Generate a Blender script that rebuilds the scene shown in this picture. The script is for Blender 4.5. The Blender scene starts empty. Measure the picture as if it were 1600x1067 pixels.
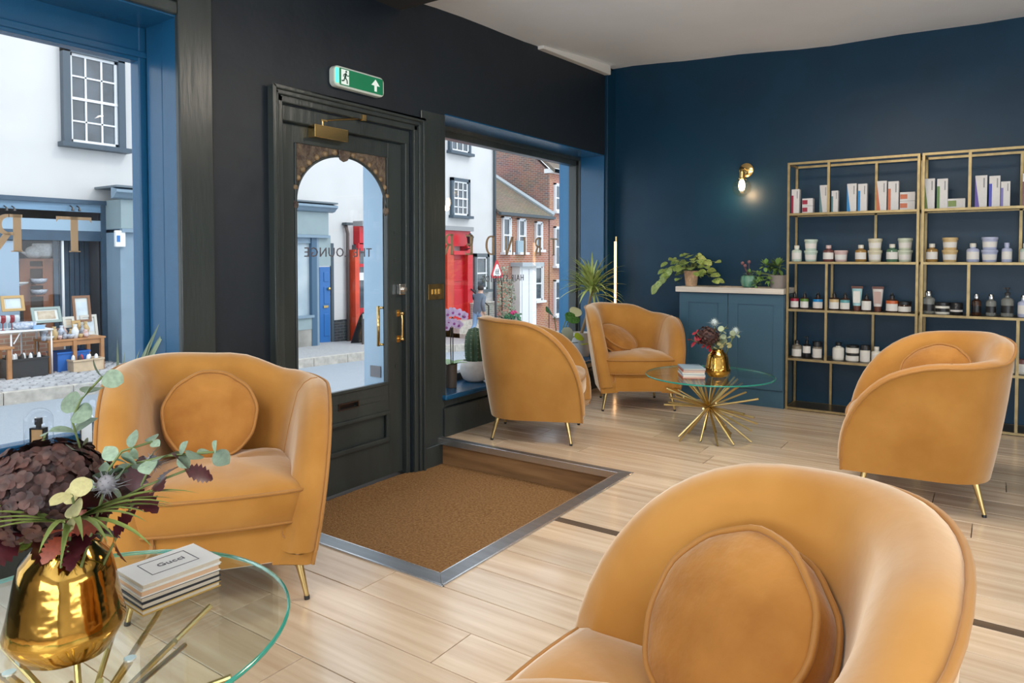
import bpy, bmesh, math, random
from mathutils import Vector, Matrix, Quaternion
random.seed(7)
R = math.radians
PI = math.pi
SC = bpy.context.scene
COL = SC.collection

# ------------------------------------------------------------------ camera
F_PX, YAW, PITCH, EYE = 1095.0, R(34.7), R(1.7), 1.15
PPY = 402 + F_PX * math.tan(PITCH)
cam_data = bpy.data.cameras.new('camera')
cam_data.sensor_width = 36.0
cam_data.lens = F_PX * 36.0 / 1600.0
cam_data.shift_y = (PPY - 533.5) / 1600.0
cam_data.clip_start = 0.05
cam_data.clip_end = 300
cam = bpy.data.objects.new('camera', cam_data)
cam.location = (0, 0, EYE)
cam.rotation_euler = (R(90) - PITCH, 0, YAW)
COL.objects.link(cam)
SC.camera = cam

# ------------------------------------------------------------------ world and lights
world = bpy.data.worlds.new('overcast_sky')
SC.world = world
world.use_nodes = True
wn = world.node_tree.nodes
wn['Background'].inputs[0].default_value = (0.80, 0.90, 1.0, 1)
wn['Background'].inputs[1].default_value = 2.3


def sun_light(name, rot, energy, col, angle):
    d = bpy.data.lights.new(name, 'SUN')
    d.energy = energy; d.color = col; d.angle = angle
    o = bpy.data.objects.new(name, d); o.rotation_euler = rot
    COL.objects.link(o)


def area(name, loc, rot, sx, sy, power, col):
    d = bpy.data.lights.new(name, 'AREA')
    d.shape = 'RECTANGLE'; d.size = sx; d.size_y = sy; d.energy = power; d.color = col
    o = bpy.data.objects.new(name, d); o.location = loc; o.rotation_euler = rot
    COL.objects.link(o)
    return o


sun_light('sun', (R(48), 0, R(115)), 0.8, (1, 0.95, 0.87), R(12))
# ceiling lamps and added fill lights, all out of the picture
area('ceiling_lamp_a', (1.0, 0.2, 2.5), (0, 0, 0), 0.9, 0.9, 56, (1, 0.88, 0.74))
area('ceiling_lamp_b', (1.3, 3.0, 2.55), (0, 0, 0), 0.9, 0.9, 50, (1, 0.88, 0.74))
area('far_fill_lamp', (-0.75, 3.25, 2.5), (0, 0, 0), 0.7, 0.7, 42, (1, 0.88, 0.74))  # added lamp to brighten the far half of the room
area('ceiling_lamp_c', (-1.1, -1.0, 2.5), (0, 0, 0), 0.9, 0.9, 50, (1, 0.90, 0.78))
area('rear_fill_light', (0.4, -2.9, 1.35), (R(118), 0, 0), 4.2, 1.9, 215, (0.80, 0.90, 1.0))  # added fill light, no window here; tilted up to brighten the ceiling
area('side_fill_light', (2.95, 1.2, 1.4), (R(120), 0, R(90)), 3.0, 1.8, 115, (0.84, 0.92, 1.0))  # added fill light before the solid right wall, also tilted up

SC.view_settings.view_transform = 'Standard'
SC.view_settings.look = 'None'
SC.view_settings.gamma = 1
SC.view_settings.use_curve_mapping = False
SC.view_settings.exposure = 0.0

# ------------------------------------------------------------------ pixel helpers (photo 1600 x 1067)
_fw = Vector((-math.sin(YAW) * math.cos(PITCH), math.cos(YAW) * math.cos(PITCH), -math.sin(PITCH)))
_rt = Vector((math.cos(YAW), math.sin(YAW), 0))
_up = _rt.cross(_fw)
_C = Vector((0, 0, EYE))


def at(px, py, axis, val):
    d = _fw + _rt * ((px - 800) / F_PX) - _up * ((py - PPY) / F_PX)
    return _C + d * ((val - _C[axis]) / d[axis])


def aX(px, py, v): return at(px, py, 0, v)
def aY(px, py, v): return at(px, py, 1, v)
def aZ(px, py, v): return at(px, py, 2, v)


# ------------------------------------------------------------------ materials
MATS = {}


def mat(name, col, rough=0.5, metal=0.0, var=0.0, scale=8.0, bump=0.0, bscale=None, stretch=(1, 1, 1),
        sheen=0.0, coat=0.0, emit=None, estr=0.0, objvar=0.0, spec=0.5, trans=0.0, col2=None, alpha=1.0, detail=4.0):
    if name in MATS:
        return MATS[name]
    m = bpy.data.materials.new(name)
    m.use_nodes = True
    nt = m.node_tree
    b = nt.nodes['Principled BSDF']
    b.inputs['Base Color'].default_value = (*col, 1)
    b.inputs['Roughness'].default_value = rough
    b.inputs['Metallic'].default_value = metal
    b.inputs['Specular IOR Level'].default_value = spec
    if sheen:
        b.inputs['Sheen Weight'].default_value = sheen
        b.inputs['Sheen Roughness'].default_value = 0.45
        b.inputs['Sheen Tint'].default_value = (1.0, 0.88, 0.72, 1)
    if coat:
        b.inputs['Coat Weight'].default_value = coat
        b.inputs['Coat Roughness'].default_value = 0.12
    if trans:
        b.inputs['Transmission Weight'].default_value = trans
    if emit:
        b.inputs['Emission Color'].default_value = (*emit, 1)
        b.inputs['Emission Strength'].default_value = estr
    if var or bump or objvar or col2:
        tc = nt.nodes.new('ShaderNodeTexCoord')
        mp = nt.nodes.new('ShaderNodeMapping')
        mp.inputs['Scale'].default_value = stretch
        nt.links.new(tc.outputs['Object'], mp.inputs['Vector'])
        src = mp.outputs['Vector']
        oi = None
        if objvar:
            oi = nt.nodes.new('ShaderNodeObjectInfo')
            add = nt.nodes.new('ShaderNodeVectorMath'); add.operation = 'ADD'
            sc_ = nt.nodes.new('ShaderNodeMath'); sc_.operation = 'MULTIPLY'; sc_.inputs[1].default_value = 37.0
            nt.links.new(oi.outputs['Random'], sc_.inputs[0])
            nt.links.new(src, add.inputs[0]); nt.links.new(sc_.outputs[0], add.inputs[1])
            src = add.outputs[0]
        nz = nt.nodes.new('ShaderNodeTexNoise')
        nz.inputs['Scale'].default_value = scale
        nz.inputs['Detail'].default_value = detail
        nt.links.new(src, nz.inputs['Vector'])
        ramp = nt.nodes.new('ShaderNodeValToRGB')
        ramp.color_ramp.elements[0].position = 0.32
        ramp.color_ramp.elements[1].position = 0.68
        c2 = col2 if col2 else tuple(min(1, c * (1 + var)) for c in col)
        c1 = tuple(c * (1 - var) for c in col) if not col2 else col
        ramp.color_ramp.elements[0].color = (*c1, 1)
        ramp.color_ramp.elements[1].color = (*c2, 1)
        nt.links.new(nz.outputs['Fac'], ramp.inputs['Fac'])
        out = ramp.outputs['Color']
        if objvar:
            hsv = nt.nodes.new('ShaderNodeHueSaturation')
            mr = nt.nodes.new('ShaderNodeMapRange')
            mr.inputs['To Min'].default_value = 1 - objvar
            mr.inputs['To Max'].default_value = 1 + objvar
            nt.links.new(oi.outputs['Random'], mr.inputs['Value'])
            nt.links.new(mr.outputs[0], hsv.inputs['Value'])
            nt.links.new(out, hsv.inputs['Color'])
            out = hsv.outputs['Color']
        nt.links.new(out, b.inputs['Base Color'])
        if bump:
            nb = nt.nodes.new('ShaderNodeTexNoise')
            nb.inputs['Scale'].default_value = bscale or scale
            nb.inputs['Detail'].default_value = detail
            nt.links.new(src, nb.inputs['Vector'])
            bp = nt.nodes.new('ShaderNodeBump')
            bp.inputs['Strength'].default_value = bump
            bp.inputs['Distance'].default_value = 0.02
            nt.links.new(nb.outputs['Fac'], bp.inputs['Height'])
            nt.links.new(bp.outputs['Normal'], b.inputs['Normal'])
    MATS[name] = m
    return m


def glass_mat(name, tint=(1, 1, 1), ior=1.45, rough=0.0):
    """thin clear pane: lets light straight through, mirrors by Fresnel"""
    if name in MATS:
        return MATS[name]
    m = bpy.data.materials.new(name); m.use_nodes = True
    nt = m.node_tree; nt.nodes.clear()
    o = nt.nodes.new('ShaderNodeOutputMaterial')
    t = nt.nodes.new('ShaderNodeBsdfTransparent'); t.inputs[0].default_value = (*tint, 1)
    g = nt.nodes.new('ShaderNodeBsdfGlossy'); g.inputs['Roughness'].default_value = rough
    fr = nt.nodes.new('ShaderNodeFresnel'); fr.inputs['IOR'].default_value = ior
    mx = nt.nodes.new('ShaderNodeMixShader')
    ge = nt.nodes.new('ShaderNodeNewGeometry')
    mi = nt.nodes.new('ShaderNodeMapRange')          # same Fresnel from both sides of the pane
    mi.inputs['To Min'].default_value = ior; mi.inputs['To Max'].default_value = 1 / ior
    nt.links.new(ge.outputs['Backfacing'], mi.inputs['Value']); nt.links.new(mi.outputs[0], fr.inputs['IOR'])
    nt.links.new(fr.outputs[0], mx.inputs[0]); nt.links.new(t.outputs[0], mx.inputs[1]); nt.links.new(g.outputs[0], mx.inputs[2])
    nt.links.new(mx.outputs[0], o.inputs[0])
    MATS[name] = m
    return m


M_wall = mat('navy wall paint', (0.002, 0.031, 0.066), 0.42, var=0.10, scale=3, bump=0.16, bscale=5, spec=0.35)
M_shade = mat('shaded navy wall paint', (0.0065, 0.0125, 0.020), 0.5, var=0.12, scale=3, bump=0.35, bscale=5)  # navy paint darkened to carry the backlit shade of the window wall
M_skylit = mat('sky lit navy gloss paint', (0.010, 0.085, 0.19), 0.25, var=0.08, scale=4, bump=0.06, bscale=20, stretch=(1, 1, 0.2))  # navy paint brightened to carry the skylight on reveals, sills and frame
M_wood = mat('dark green grey gloss paint', (0.034, 0.043, 0.042), 0.30, var=0.2, scale=6, bump=0.12, bscale=30, stretch=(1, 1, 0.15))
M_cab = mat('slate blue cabinet paint', (0.035, 0.098, 0.150), 0.45, var=0.05, scale=3)
M_white = mat('sky tinted white plaster', (0.80, 0.85, 0.90), 0.8, var=0.02, scale=2, bump=0.15, bscale=4)  # cool tint puts bluish skylight into the ceiling colour
M_trimw = mat('white trunking', (0.75, 0.74, 0.70), 0.4)
M_back = mat('pale plaster', (0.55, 0.52, 0.47), 0.8)
M_velvet = mat('mustard velvet', (0.38, 0.160, 0.022), 0.75, sheen=0.95, col2=(0.48, 0.225, 0.044), scale=5.0, bump=0.10, bscale=9, spec=0.25)
M_velvet2 = mat('mustard velvet cushion', (0.33, 0.130, 0.020), 0.75, sheen=0.5, col2=(0.45, 0.20, 0.04), scale=9, bump=0.45, bscale=13, spec=0.25)
M_pipe = mat('mustard piping', (0.38, 0.165, 0.028), 0.6, sheen=0.3)
M_gold = mat('brushed brass', (0.62, 0.46, 0.20), 0.28, 1.0)
M_gold2 = mat('aged brass shelving', (0.33, 0.25, 0.125), 0.42, 0.85, var=0.15, scale=20)
M_brass = mat('polished brass', (0.80, 0.55, 0.22), 0.18, 1.0)
M_chrome = mat('chrome', (0.75, 0.73, 0.70), 0.15, 1.0, var=0.3, scale=60)
M_alu = mat('anodised aluminium', (0.34, 0.36, 0.38), 0.36, 0.85, var=0.1, scale=30, stretch=(0.1, 1, 1))
M_alu2 = mat('bright aluminium', (0.72, 0.73, 0.74), 0.25, 0.9)
M_plank = mat('pale oak', (0.57, 0.42, 0.285), 0.24, coat=0.3, col2=(0.76, 0.62, 0.465), scale=4.0, stretch=(0.35, 6, 1), bump=0.05, bscale=9, objvar=0.14, detail=7)
M_inlay = mat('dark inlay wood', (0.11, 0.075, 0.05), 0.4, var=0.3, scale=5, stretch=(0.3, 4, 1))
M_riser = mat('brown oak riser', (0.20, 0.105, 0.045), 0.4, col2=(0.36, 0.20, 0.09), scale=4, stretch=(0.6, 1, 7), detail=6)
M_coir = mat('coir', (0.30, 0.150, 0.058), 1.0, col2=(0.54, 0.31, 0.14), scale=90, bump=1.0, bscale=150, spec=0.1)
M_sub = mat('subfloor', (0.05, 0.035, 0.025), 0.9)
M_glass = glass_mat('window glass')
M_tglass = glass_mat('table glass', (0.93, 0.985, 0.965), 1.5)
M_edge = mat('green glass edge', (0.03, 0.42, 0.34), 0.08, trans=0.5, emit=None)
M_letter = mat('bronze vinyl lettering', (0.42, 0.30, 0.18), 0.5)
M_letterg = mat('grey vinyl lettering', (0.11, 0.10, 0.12), 0.5)
M_black = mat('black', (0.012, 0.012, 0.013), 0.35)
M_dark = mat('charcoal', (0.03, 0.03, 0.032), 0.6)
M_whitep = mat('white paint', (0.78, 0.78, 0.76), 0.5)
M_paper = mat('paper', (0.66, 0.58, 0.46), 0.85, var=0.1, scale=200, stretch=(1, 1, 30))

# ------------------------------------------------------------------ mesh helpers
WL = {}


class MB:
    def __init__(s):
        s.v = []; s.f = []

    def add(s, vs, fs):
        n = len(s.v)
        s.v += [Vector(p) for p in vs]
        s.f += [tuple(i + n for i in f) for f in fs]
        return s

    def box(s, x0, x1, y0, y1, z0, z1):
        if x0 > x1: x0, x1 = x1, x0
        if y0 > y1: y0, y1 = y1, y0
        if z0 > z1: z0, z1 = z1, z0
        return s.add([(x0, y0, z0), (x1, y0, z0), (x1, y1, z0), (x0, y1, z0), (x0, y0, z1), (x1, y0, z1), (x1, y1, z1), (x0, y1, z1)],
                     [(0, 3, 2, 1), (4, 5, 6, 7), (0, 1, 5, 4), (1, 2, 6, 5), (2, 3, 7, 6), (3, 0, 4, 7)])

    def obox(s, mtx, sx, sy, sz):
        n = len(s.v)
        s.box(-sx / 2, sx / 2, -sy / 2, sy / 2, -sz / 2, sz / 2)
        for i in range(n, len(s.v)): s.v[i] = mtx @ s.v[i]
        return s

    def tube(s, pts, r, n=8, closed=False, cap=True):
        pts = [Vector(p) for p in pts]
        m = len(pts)
        rs = r if isinstance(r, (list, tuple)) else [r] * m
        base = len(s.v)
        prev = None
        for i in range(m):
            if closed:
                t = pts[(i + 1) % m] - pts[i - 1]
            else:
                t = pts[min(i + 1, m - 1)] - pts[max(i - 1, 0)]
            t = t.normalized() if t.length > 1e-9 else Vector((0, 0, 1))
            if prev is None:
                a = Vector((0, 0, 1)) if abs(t.z) < 0.9 else Vector((1, 0, 0))
                u = t.cross(a).normalized()
            else:
                u = (prev - t * prev.dot(t))
                u = u.normalized() if u.length > 1e-6 else t.orthogonal().normalized()
            prev = u
            w = t.cross(u)
            for k in range(n):
                a = 2 * PI * k / n
                s.v.append(pts[i] + (u * math.cos(a) + w * math.sin(a)) * rs[i])
        for i in range(m if closed else m - 1):
            j = (i + 1) % m
            for k in range(n):
                l = (k + 1) % n
                s.f.append((base + i * n + k, base + i * n + l, base + j * n + l, base + j * n + k))
        if cap and not closed:
            s.f.append(tuple(base + k for k in range(n))[::-1])
            s.f.append(tuple(base + (m - 1) * n + k for k in range(n)))
        return s

    def lathe(s, prof, n=24, c=(0, 0, 0), mtx=None, fn=None):
        base = len(s.v)
        for (r, z) in prof:
            for k in range(n):
                a = 2 * PI * k / n
                rr = r * (fn(a, z) if fn else 1)
                p = Vector((c[0] + rr * math.cos(a), c[1] + rr * math.sin(a), c[2] + z))
                s.v.append(mtx @ p if mtx else p)
        for i in range(len(prof) - 1):
            for k in range(n):
                l = (k + 1) % n
                s.f.append((base + i * n + k, base + i * n + l, base + (i + 1) * n + l, base + (i + 1) * n + k))
        if prof[0][0] > 1e-5: s.f.append(tuple(base + k for k in range(n))[::-1])
        if prof[-1][0] > 1e-5: s.f.append(tuple(base + (len(prof) - 1) * n + k for k in range(n)))
        return s

    def prism(s, poly, axis, a, b):
        """poly of 2D points extruded along axis from a to b"""
        n = len(poly)
        def P(u, v, w):
            return {0: (w, u, v), 1: (u, w, v), 2: (u, v, w)}[axis]
        vs = [P(u, v, a) for u, v in poly] + [P(u, v, b) for u, v in poly]
        fs = [tuple(range(n))[::-1], tuple(range(n, 2 * n))] + [(i, (i + 1) % n, n + (i + 1) % n, n + i) for i in range(n)]
        return s.add(vs, fs)

    def sphere(s, c, r, n=12, m=8, sz=1.0):
        prof = [(max(1e-6, math.sin(PI * i / m)) * r, -math.cos(PI * i / m) * r * sz) for i in range(m + 1)]
        return s.lathe(prof, n, c)

    def mesh(s, name, smooth=False, off=None):
        me = bpy.data.meshes.new(name)
        o = off or Vector((0, 0, 0))
        me.from_pydata([tuple(p - o) for p in s.v], [], s.f)
        bm = bmesh.new(); bm.from_mesh(me)
        bmesh.ops.remove_doubles(bm, verts=bm.verts, dist=1e-6)
        bmesh.ops.recalc_face_normals(bm, faces=bm.faces)
        bm.to_mesh(me); bm.free()
        if smooth:
            for p in me.polygons: p.use_smooth = True
        return me

    def build(s, name, m=None, parent=None, smooth=False, bevel=0.0, seg=2, auto=None):
        """verts are in world space when the parent is unrotated (WL holds the parent's place)"""
        if parent is not None:
            off = WL.get(parent.as_pointer(), Vector((0, 0, 0)))
            me = s.mesh(name, smooth, off)
            o = bpy.data.objects.new(name, me)
            o.parent = parent
            WL[o.as_pointer()] = off.copy()
        else:
            lo = Vector((min(p[i] for p in s.v) for i in range(3)))
            hi = Vector((max(p[i] for p in s.v) for i in range(3)))
            off = Vector(((lo.x + hi.x) / 2, (lo.y + hi.y) / 2, lo.z))
            me = s.mesh(name, smooth, off)
            o = bpy.data.objects.new(name, me)
            o.location = off
            WL[o.as_pointer()] = off
        COL.objects.link(o)
        if m: me.materials.append(m)
        if bevel:
            bv = o.modifiers.new('bevel', 'BEVEL'); bv.width = bevel; bv.segments = seg; bv.limit_method = 'ANGLE'
        if auto is not None:
            me.set_sharp_from_angle(angle=R(auto))
        return o


def empty(name, loc=(0, 0, 0), rz=0.0, parent=None):
    o = bpy.data.objects.new(name, None)
    o.empty_display_size = 0.1
    o.location = loc; o.rotation_euler = (0, 0, rz)
    if parent:
        o.parent = parent
        o.location = Vector(loc) - WL[parent.as_pointer()]
    COL.objects.link(o)
    WL[o.as_pointer()] = Vector(loc)
    return o


def tag(o, label=None, cat=None, group=None, kind=None):
    if label: o['label'] = label
    if cat: o['category'] = cat
    if group: o['group'] = group
    if kind: o['kind'] = kind
    return o


def struct(o):
    o['kind'] = 'structure'
    return o


def inst(me, name, parent, loc, rot=None, scale=(1, 1, 1), m=None):
    """a child object that shares mesh data; loc in the space of MB.build"""
    o = bpy.data.objects.new(name, me)
    COL.objects.link(o)
    off = Vector((0, 0, 0))
    if parent is not None:
        o.parent = parent
        off = WL.get(parent.as_pointer(), Vector((0, 0, 0)))
    o.location = Vector(loc) - off
    if rot is not None:
        o.rotation_mode = 'QUATERNION'; o.rotation_quaternion = rot
    o.scale = scale if isinstance(scale, (tuple, list)) else (scale,) * 3
    WL[o.as_pointer()] = Vector(loc)
    if m is not None and not me.materials: me.materials.append(m)
    return o


def copy_tree(o, parent=None):
    c = o.copy(); COL.objects.link(c)
    if parent is not None: c.parent = parent
    for ch in list(o.children): copy_tree(ch, c)
    return c


def B(x0, x1, y0, y1, z0, z1): return MB().box(x0, x1, y0, y1, z0, z1)


def text_mesh(s, size, m, thick=0.0015, shear=0.0, space=1.0):
    c = bpy.data.curves.new('lettering', 'FONT')
    c.body = s; c.size = size; c.align_x = 'CENTER'; c.extrude = thick; c.resolution_u = 2; c.space_character = space
    o = bpy.data.objects.new('lettering', c); COL.objects.link(o)
    dg = bpy.context.evaluated_depsgraph_get()
    me = bpy.data.meshes.new_from_object(o.evaluated_get(dg))
    bpy.data.objects.remove(o)
    me.materials.clear(); me.materials.append(m)
    return me


OUTWARD = Matrix(((0, 0, -1), (-1, 0, 0), (0, 1, 0))).to_quaternion()   # lettering that reads from the street

# ================================================================== THE ROOM
W, OUT, GX, DX = -2.911, -3.27, -3.225, -2.955
YB = 5.82
PIT = -0.16
# --- wall with the street windows
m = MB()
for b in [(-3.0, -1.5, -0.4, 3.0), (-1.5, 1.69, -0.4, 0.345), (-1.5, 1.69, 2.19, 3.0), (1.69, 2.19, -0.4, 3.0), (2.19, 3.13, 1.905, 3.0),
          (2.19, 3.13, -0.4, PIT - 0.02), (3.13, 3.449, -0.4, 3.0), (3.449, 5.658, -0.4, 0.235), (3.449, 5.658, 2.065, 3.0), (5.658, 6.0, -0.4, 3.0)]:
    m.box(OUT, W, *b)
wall_left = struct(m.build('wall_left', M_shade))
struct(B(-3.27, 3.2, YB, YB + 0.15, -0.3, 3.0).build('wall_back', M_wall))
struct(B(3.05, 3.2, -3.1, YB, -0.3, 3.0).build('wall_right', M_back))
struct(B(-3.27, 3.2, -3.15, -3.0, -0.3, 3.0).build('wall_front', M_back))
# ceiling, old and uneven
m = MB()
NX, NY = 26, 36
for j in range(NY + 1):
    for i in range(NX + 1):
        x = -2.95 + 6.1 * i / NX; y = -3.05 + 8.9 * j / NY
        z = 2.85 - 0.067 * (YB - max(y, 2.2)) - 0.034 * (x + 2.9)
        z += 0.012 * math.sin(x * 2.3 + 1) + 0.010 * math.sin(y * 3.1 + x) + 0.006 * math.sin(x * 6 + y * 2)
        m.v.append(Vector((x, y, z)))
for j in range(NY):
    for i in range(NX):
        a = j * (NX + 1) + i
        m.f.append((a, a + 1, a + NX + 2, a + NX + 1))
n0 = len(m.v)
struct(m.build('ceiling', M_white, smooth=True))
struct(B(-2.93, 3.0, 2.70, 3.06, 2.60, 2.9).build('trim_1', M_dark, bevel=0.01))          # dark ceiling beam
m = MB(); 
m.add([(-2.925, 4.55, 2.735), (-2.86, 4.55, 2.735), (-2.86, 5.68, 2.775), (-2.925, 5.68, 2.775), (-2.925, 4.55, 2.82), (-2.86, 4.55, 2.82), (-2.86, 5.68, 2.86), (-2.925, 5.68, 2.86)],
      [(0, 3, 2, 1), (4, 5, 6, 7), (0, 1, 5, 4), (1, 2, 6, 5), (2, 3, 7, 6), (3, 0, 4, 7)])
struct(m.build('trim_2', M_trimw, bevel=0.006))                                                # white trunking under the ceiling
struct(B(W - 0.005, W + 0.028, 5.665, YB + 0.01, 0, 2.83).build('trim_3', M_wall, bevel=0.006))   # boxed pipe in the corner

# --- floor: subfloor slab round the entrance pit, planks on it
PX0, PX1, PY0, PY1 = W, -1.58, 1.852, 3.412        # pit with its metal edge
m = MB()
m.box(PX1, 3.1, -3.05, YB, -0.3, -0.021)
m.box(-2.92, PX1, -3.05, PY0, -0.3, -0.021)
m.box(-2.92, PX1, PY1, YB, -0.3, -0.021)
floor = struct(m.build('floor', M_sub))
struct(B(-3.27, PX1, PY0, PY1, PIT - 0.14, PIT - 0.012).build('floor_pit', M_sub))
rows = []
y = 2.60
while y > -2.4:
    rows.append((y - 0.187, y)); y -= 0.187
y = 2.648
while y < YB - 0.02:
    rows.append((y, min(y + 0.191, YB - 0.01))); y += 0.191
rng = random.Random(3)
plank_meshes = {}
def plank(x0, x1, y0, y1, mt=M_plank, nm='plank'):
    g = 0.0016
    L = x1 - x0 - 2 * g; Wd = y1 - y0 - 2 * g; c = 0.0012
    key = (round(L, 3), round(Wd, 3), mt.name)
    if key not in plank_meshes:
        b = MB()
        vs = [(-L/2, -Wd/2, -0.02), (L/2, -Wd/2, -0.02), (L/2, Wd/2, -0.02), (-L/2, Wd/2, -0.02),
              (-L/2, -Wd/2, -c), (L/2, -Wd/2, -c), (L/2, Wd/2, -c), (-L/2, Wd/2, -c),
              (-L/2+c, -Wd/2+c, 0), (L/2-c, -Wd/2+c, 0), (L/2-c, Wd/2-c, 0), (-L/2+c, Wd/2-c, 0)]
        fs = [(0, 3, 2, 1), (8, 9, 10, 11)]
        for i in range(4):
            j = (i + 1) % 4
            fs += [(i, j, 4 + j, 4 + i), (4 + i, 4 + j, 8 + j, 8 + i)]
        b.add(vs, fs)
        me = b.mesh(nm); me.materials.append(mt); plank_meshes[key] = me
    inst(plank_meshes[key], nm, floor, ((x0 + x1) / 2, (y0 + y1) / 2, rng.uniform(-0.0006, 0.0)))
for r, (y0, y1) in enumerate(rows):
    xs = PX1 if (y0 > PY0 - 0.1 and y1 < PY1 + 0.09) else -2.905
    if abs(y0 - 3.412) < 0.03: xs = -2.905
    x = xs
    first = True
    while x < 3.0:
        L = rng.choice([1.1, 1.35, 1.6, 1.85])
        if first: L *= rng.choice([0.35, 0.6, 0.8, 1.0]); first = False
        x2 = min(x + L, 3.04)
        if 3.04 - x2 < 0.3: x2 = 3.04
        yy0, yy1 = y0, y1
        if x < PX1 and yy0 < PY0 < yy1: yy1 = PY0 if yy0 < PY0 - 0.02 else yy1
        plank(x, x2, yy0, yy1)
        x = x2
plank(PX1, 3.04, 2.60, 2.648, M_inlay, 'inlay_strip')

# --- entrance pit: matting, riser, aluminium edging
m = MB()
NX, NY = 60, 70
x0, x1, y0, y1 = -2.94, PX1 + 0.01, PY0 + 0.005, PY1 - 0.02
rr = random.Random(5)
for j in range(NY + 1):
    for i in range(NX + 1):
        x = x0 + (x1 - x0) * i / NX; y = y0 + (y1 - y0) * j / NY
        m.v.append(Vector((x, y, PIT + rr.uniform(-0.0015, 0.0015) + 0.003 * math.sin(x * 5) * math.sin(y * 4))))
for j in range(NY):
    for i in range(NX):
        a = j * (NX + 1) + i; m.f.append((a, a + 1, a + NX + 2, a + NX + 1))
nv = len(m.v)
m.box(x0, x1, y0, y1, PIT - 0.011, PIT - 0.004)
tag(m.build('doormat', M_coir), 'brown coir entrance matting sunk in the floor before the door', 'doormat')
pit = struct(empty('trim_4', (-2.2, 2.6, PIT)))
B(W, PX1, PY1 - 0.022, PY1 - 0.002, PIT - 0.012, -0.012).build('riser_board', M_riser, pit)
B(PX1 - 0.02, PX1 - 0.002, PY0, PY1 - 0.02, PIT - 0.012, -0.012).build('riser_board', M_riser, pit)
B(W, PX1, PY0 + 0.002, PY0 + 0.02, PIT - 0.012, -0.012).build('riser_board', M_riser, pit)
E = 0.062
# each strip mitred at its corners, with a bright bull edge
def mitre(poly, z0, z1, nm, mt): 
    return MB().prism(poly, 2, z0, z1).build(nm, mt, pit, bevel=0.002)
mitre([(W, PY1), (PX1, PY1), (PX1 - E, PY1 - E * 0.72), (W, PY1 - E * 0.72)], -0.003, 0.005, 'edge_strip', M_alu)
mitre([(PX1, PY1), (PX1, PY0), (PX1 - E, PY0 + E), (PX1 - E, PY1 - E * 0.72)], -0.003, 0.005, 'edge_strip', M_alu)
mitre([(W, PY0), (PX1, PY0), (PX1 - E, PY0 + E), (W, PY0 + E)], -0.003, 0.005, 'edge_strip', M_alu)
B(W, PX1 - E + 0.004, PY1 - E * 0.72 - 0.006, PY1 - E * 0.72 + 0.002, -0.034, 0.0055).build('nosing', M_alu2, pit, bevel=0.002)
B(PX1 - 0.001, PX1 + 0.009, PY0 - 0.009, PY1, -0.002, 0.006).build('nosing', M_alu2, pit, bevel=0.002)
B(W, PX1 + 0.009, PY0 - 0.011, PY0 + 0.001, -0.002, 0.006).build('nosing', M_alu2, pit, bevel=0.002)
B(PX1 - E - 0.004, PX1 - E + 0.002, PY0 + E, PY1 - E * 0.72, -0.012, 0.0055).build('nosing', M_alu2, pit)
B(W, PX1 - E, PY0 + E - 0.002, PY0 + E + 0.004, -0.012, 0.0055).build('nosing', M_alu2, pit)

# --- street door
door = struct(empty('door_1', (DX, 2.66, PIT)))
T0 = DX - 0.042
leaf = MB()
leaf.box(T0, DX, 2.215, 2.317, -0.145, 1.825)
leaf.box(T0, DX, 2.985, 3.098, -0.145, 1.825)
leaf.box(T0, DX, 2.317, 2.985, 1.735, 1.825)
leaf.box(T0, DX, 2.317, 2.985, 0.235, 0.31)
leaf.box(T0, DX, 2.317, 2.60, 0.31, 0.342); leaf.box(T0, DX, 2.74, 2.985, 0.31, 0.342); leaf.box(T0, DX, 2.317, 2.985, 0.342, 0.398)
leaf.box(T0, DX - 0.012, 2.317, 2.985, 0.07, 0.235)
leaf.box(T0, DX, 2.317, 2.985, -0.145, 0.07)
leaf.build('door_leaf', M_wood, door, bevel=0.003)
pm = MB()
for (a, b, c, d, h) in [(2.32, 2.98, 0.222, 0.245, 0.014), (2.32, 2.98, 0.06, 0.088, 0.016), (2.32, 2.345, 0.07, 0.235, 0.012), (2.955, 2.98, 0.07, 0.235, 0.012)]:
    pm.box(DX - 0.005, DX + h, a, b, c, d)
pm.build('panel_moulding', M_wood, door, bevel=0.005)
gm = MB()
for (a, b, c, d) in [(2.317, 2.985, 0.396, 0.414), (2.317, 2.33, 0.40, 1.735), (2.972, 2.985, 0.40, 1.735)]:
    gm.box(DX - 0.022, DX + 0.006, a, b, c, d)
gm.build('glazing_bead', M_wood, door, bevel=0.004)
B(DX - 0.028, DX - 0.023, 2.317, 2.985, 0.40, 1.735).build('pane', M_glass, door)
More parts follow.
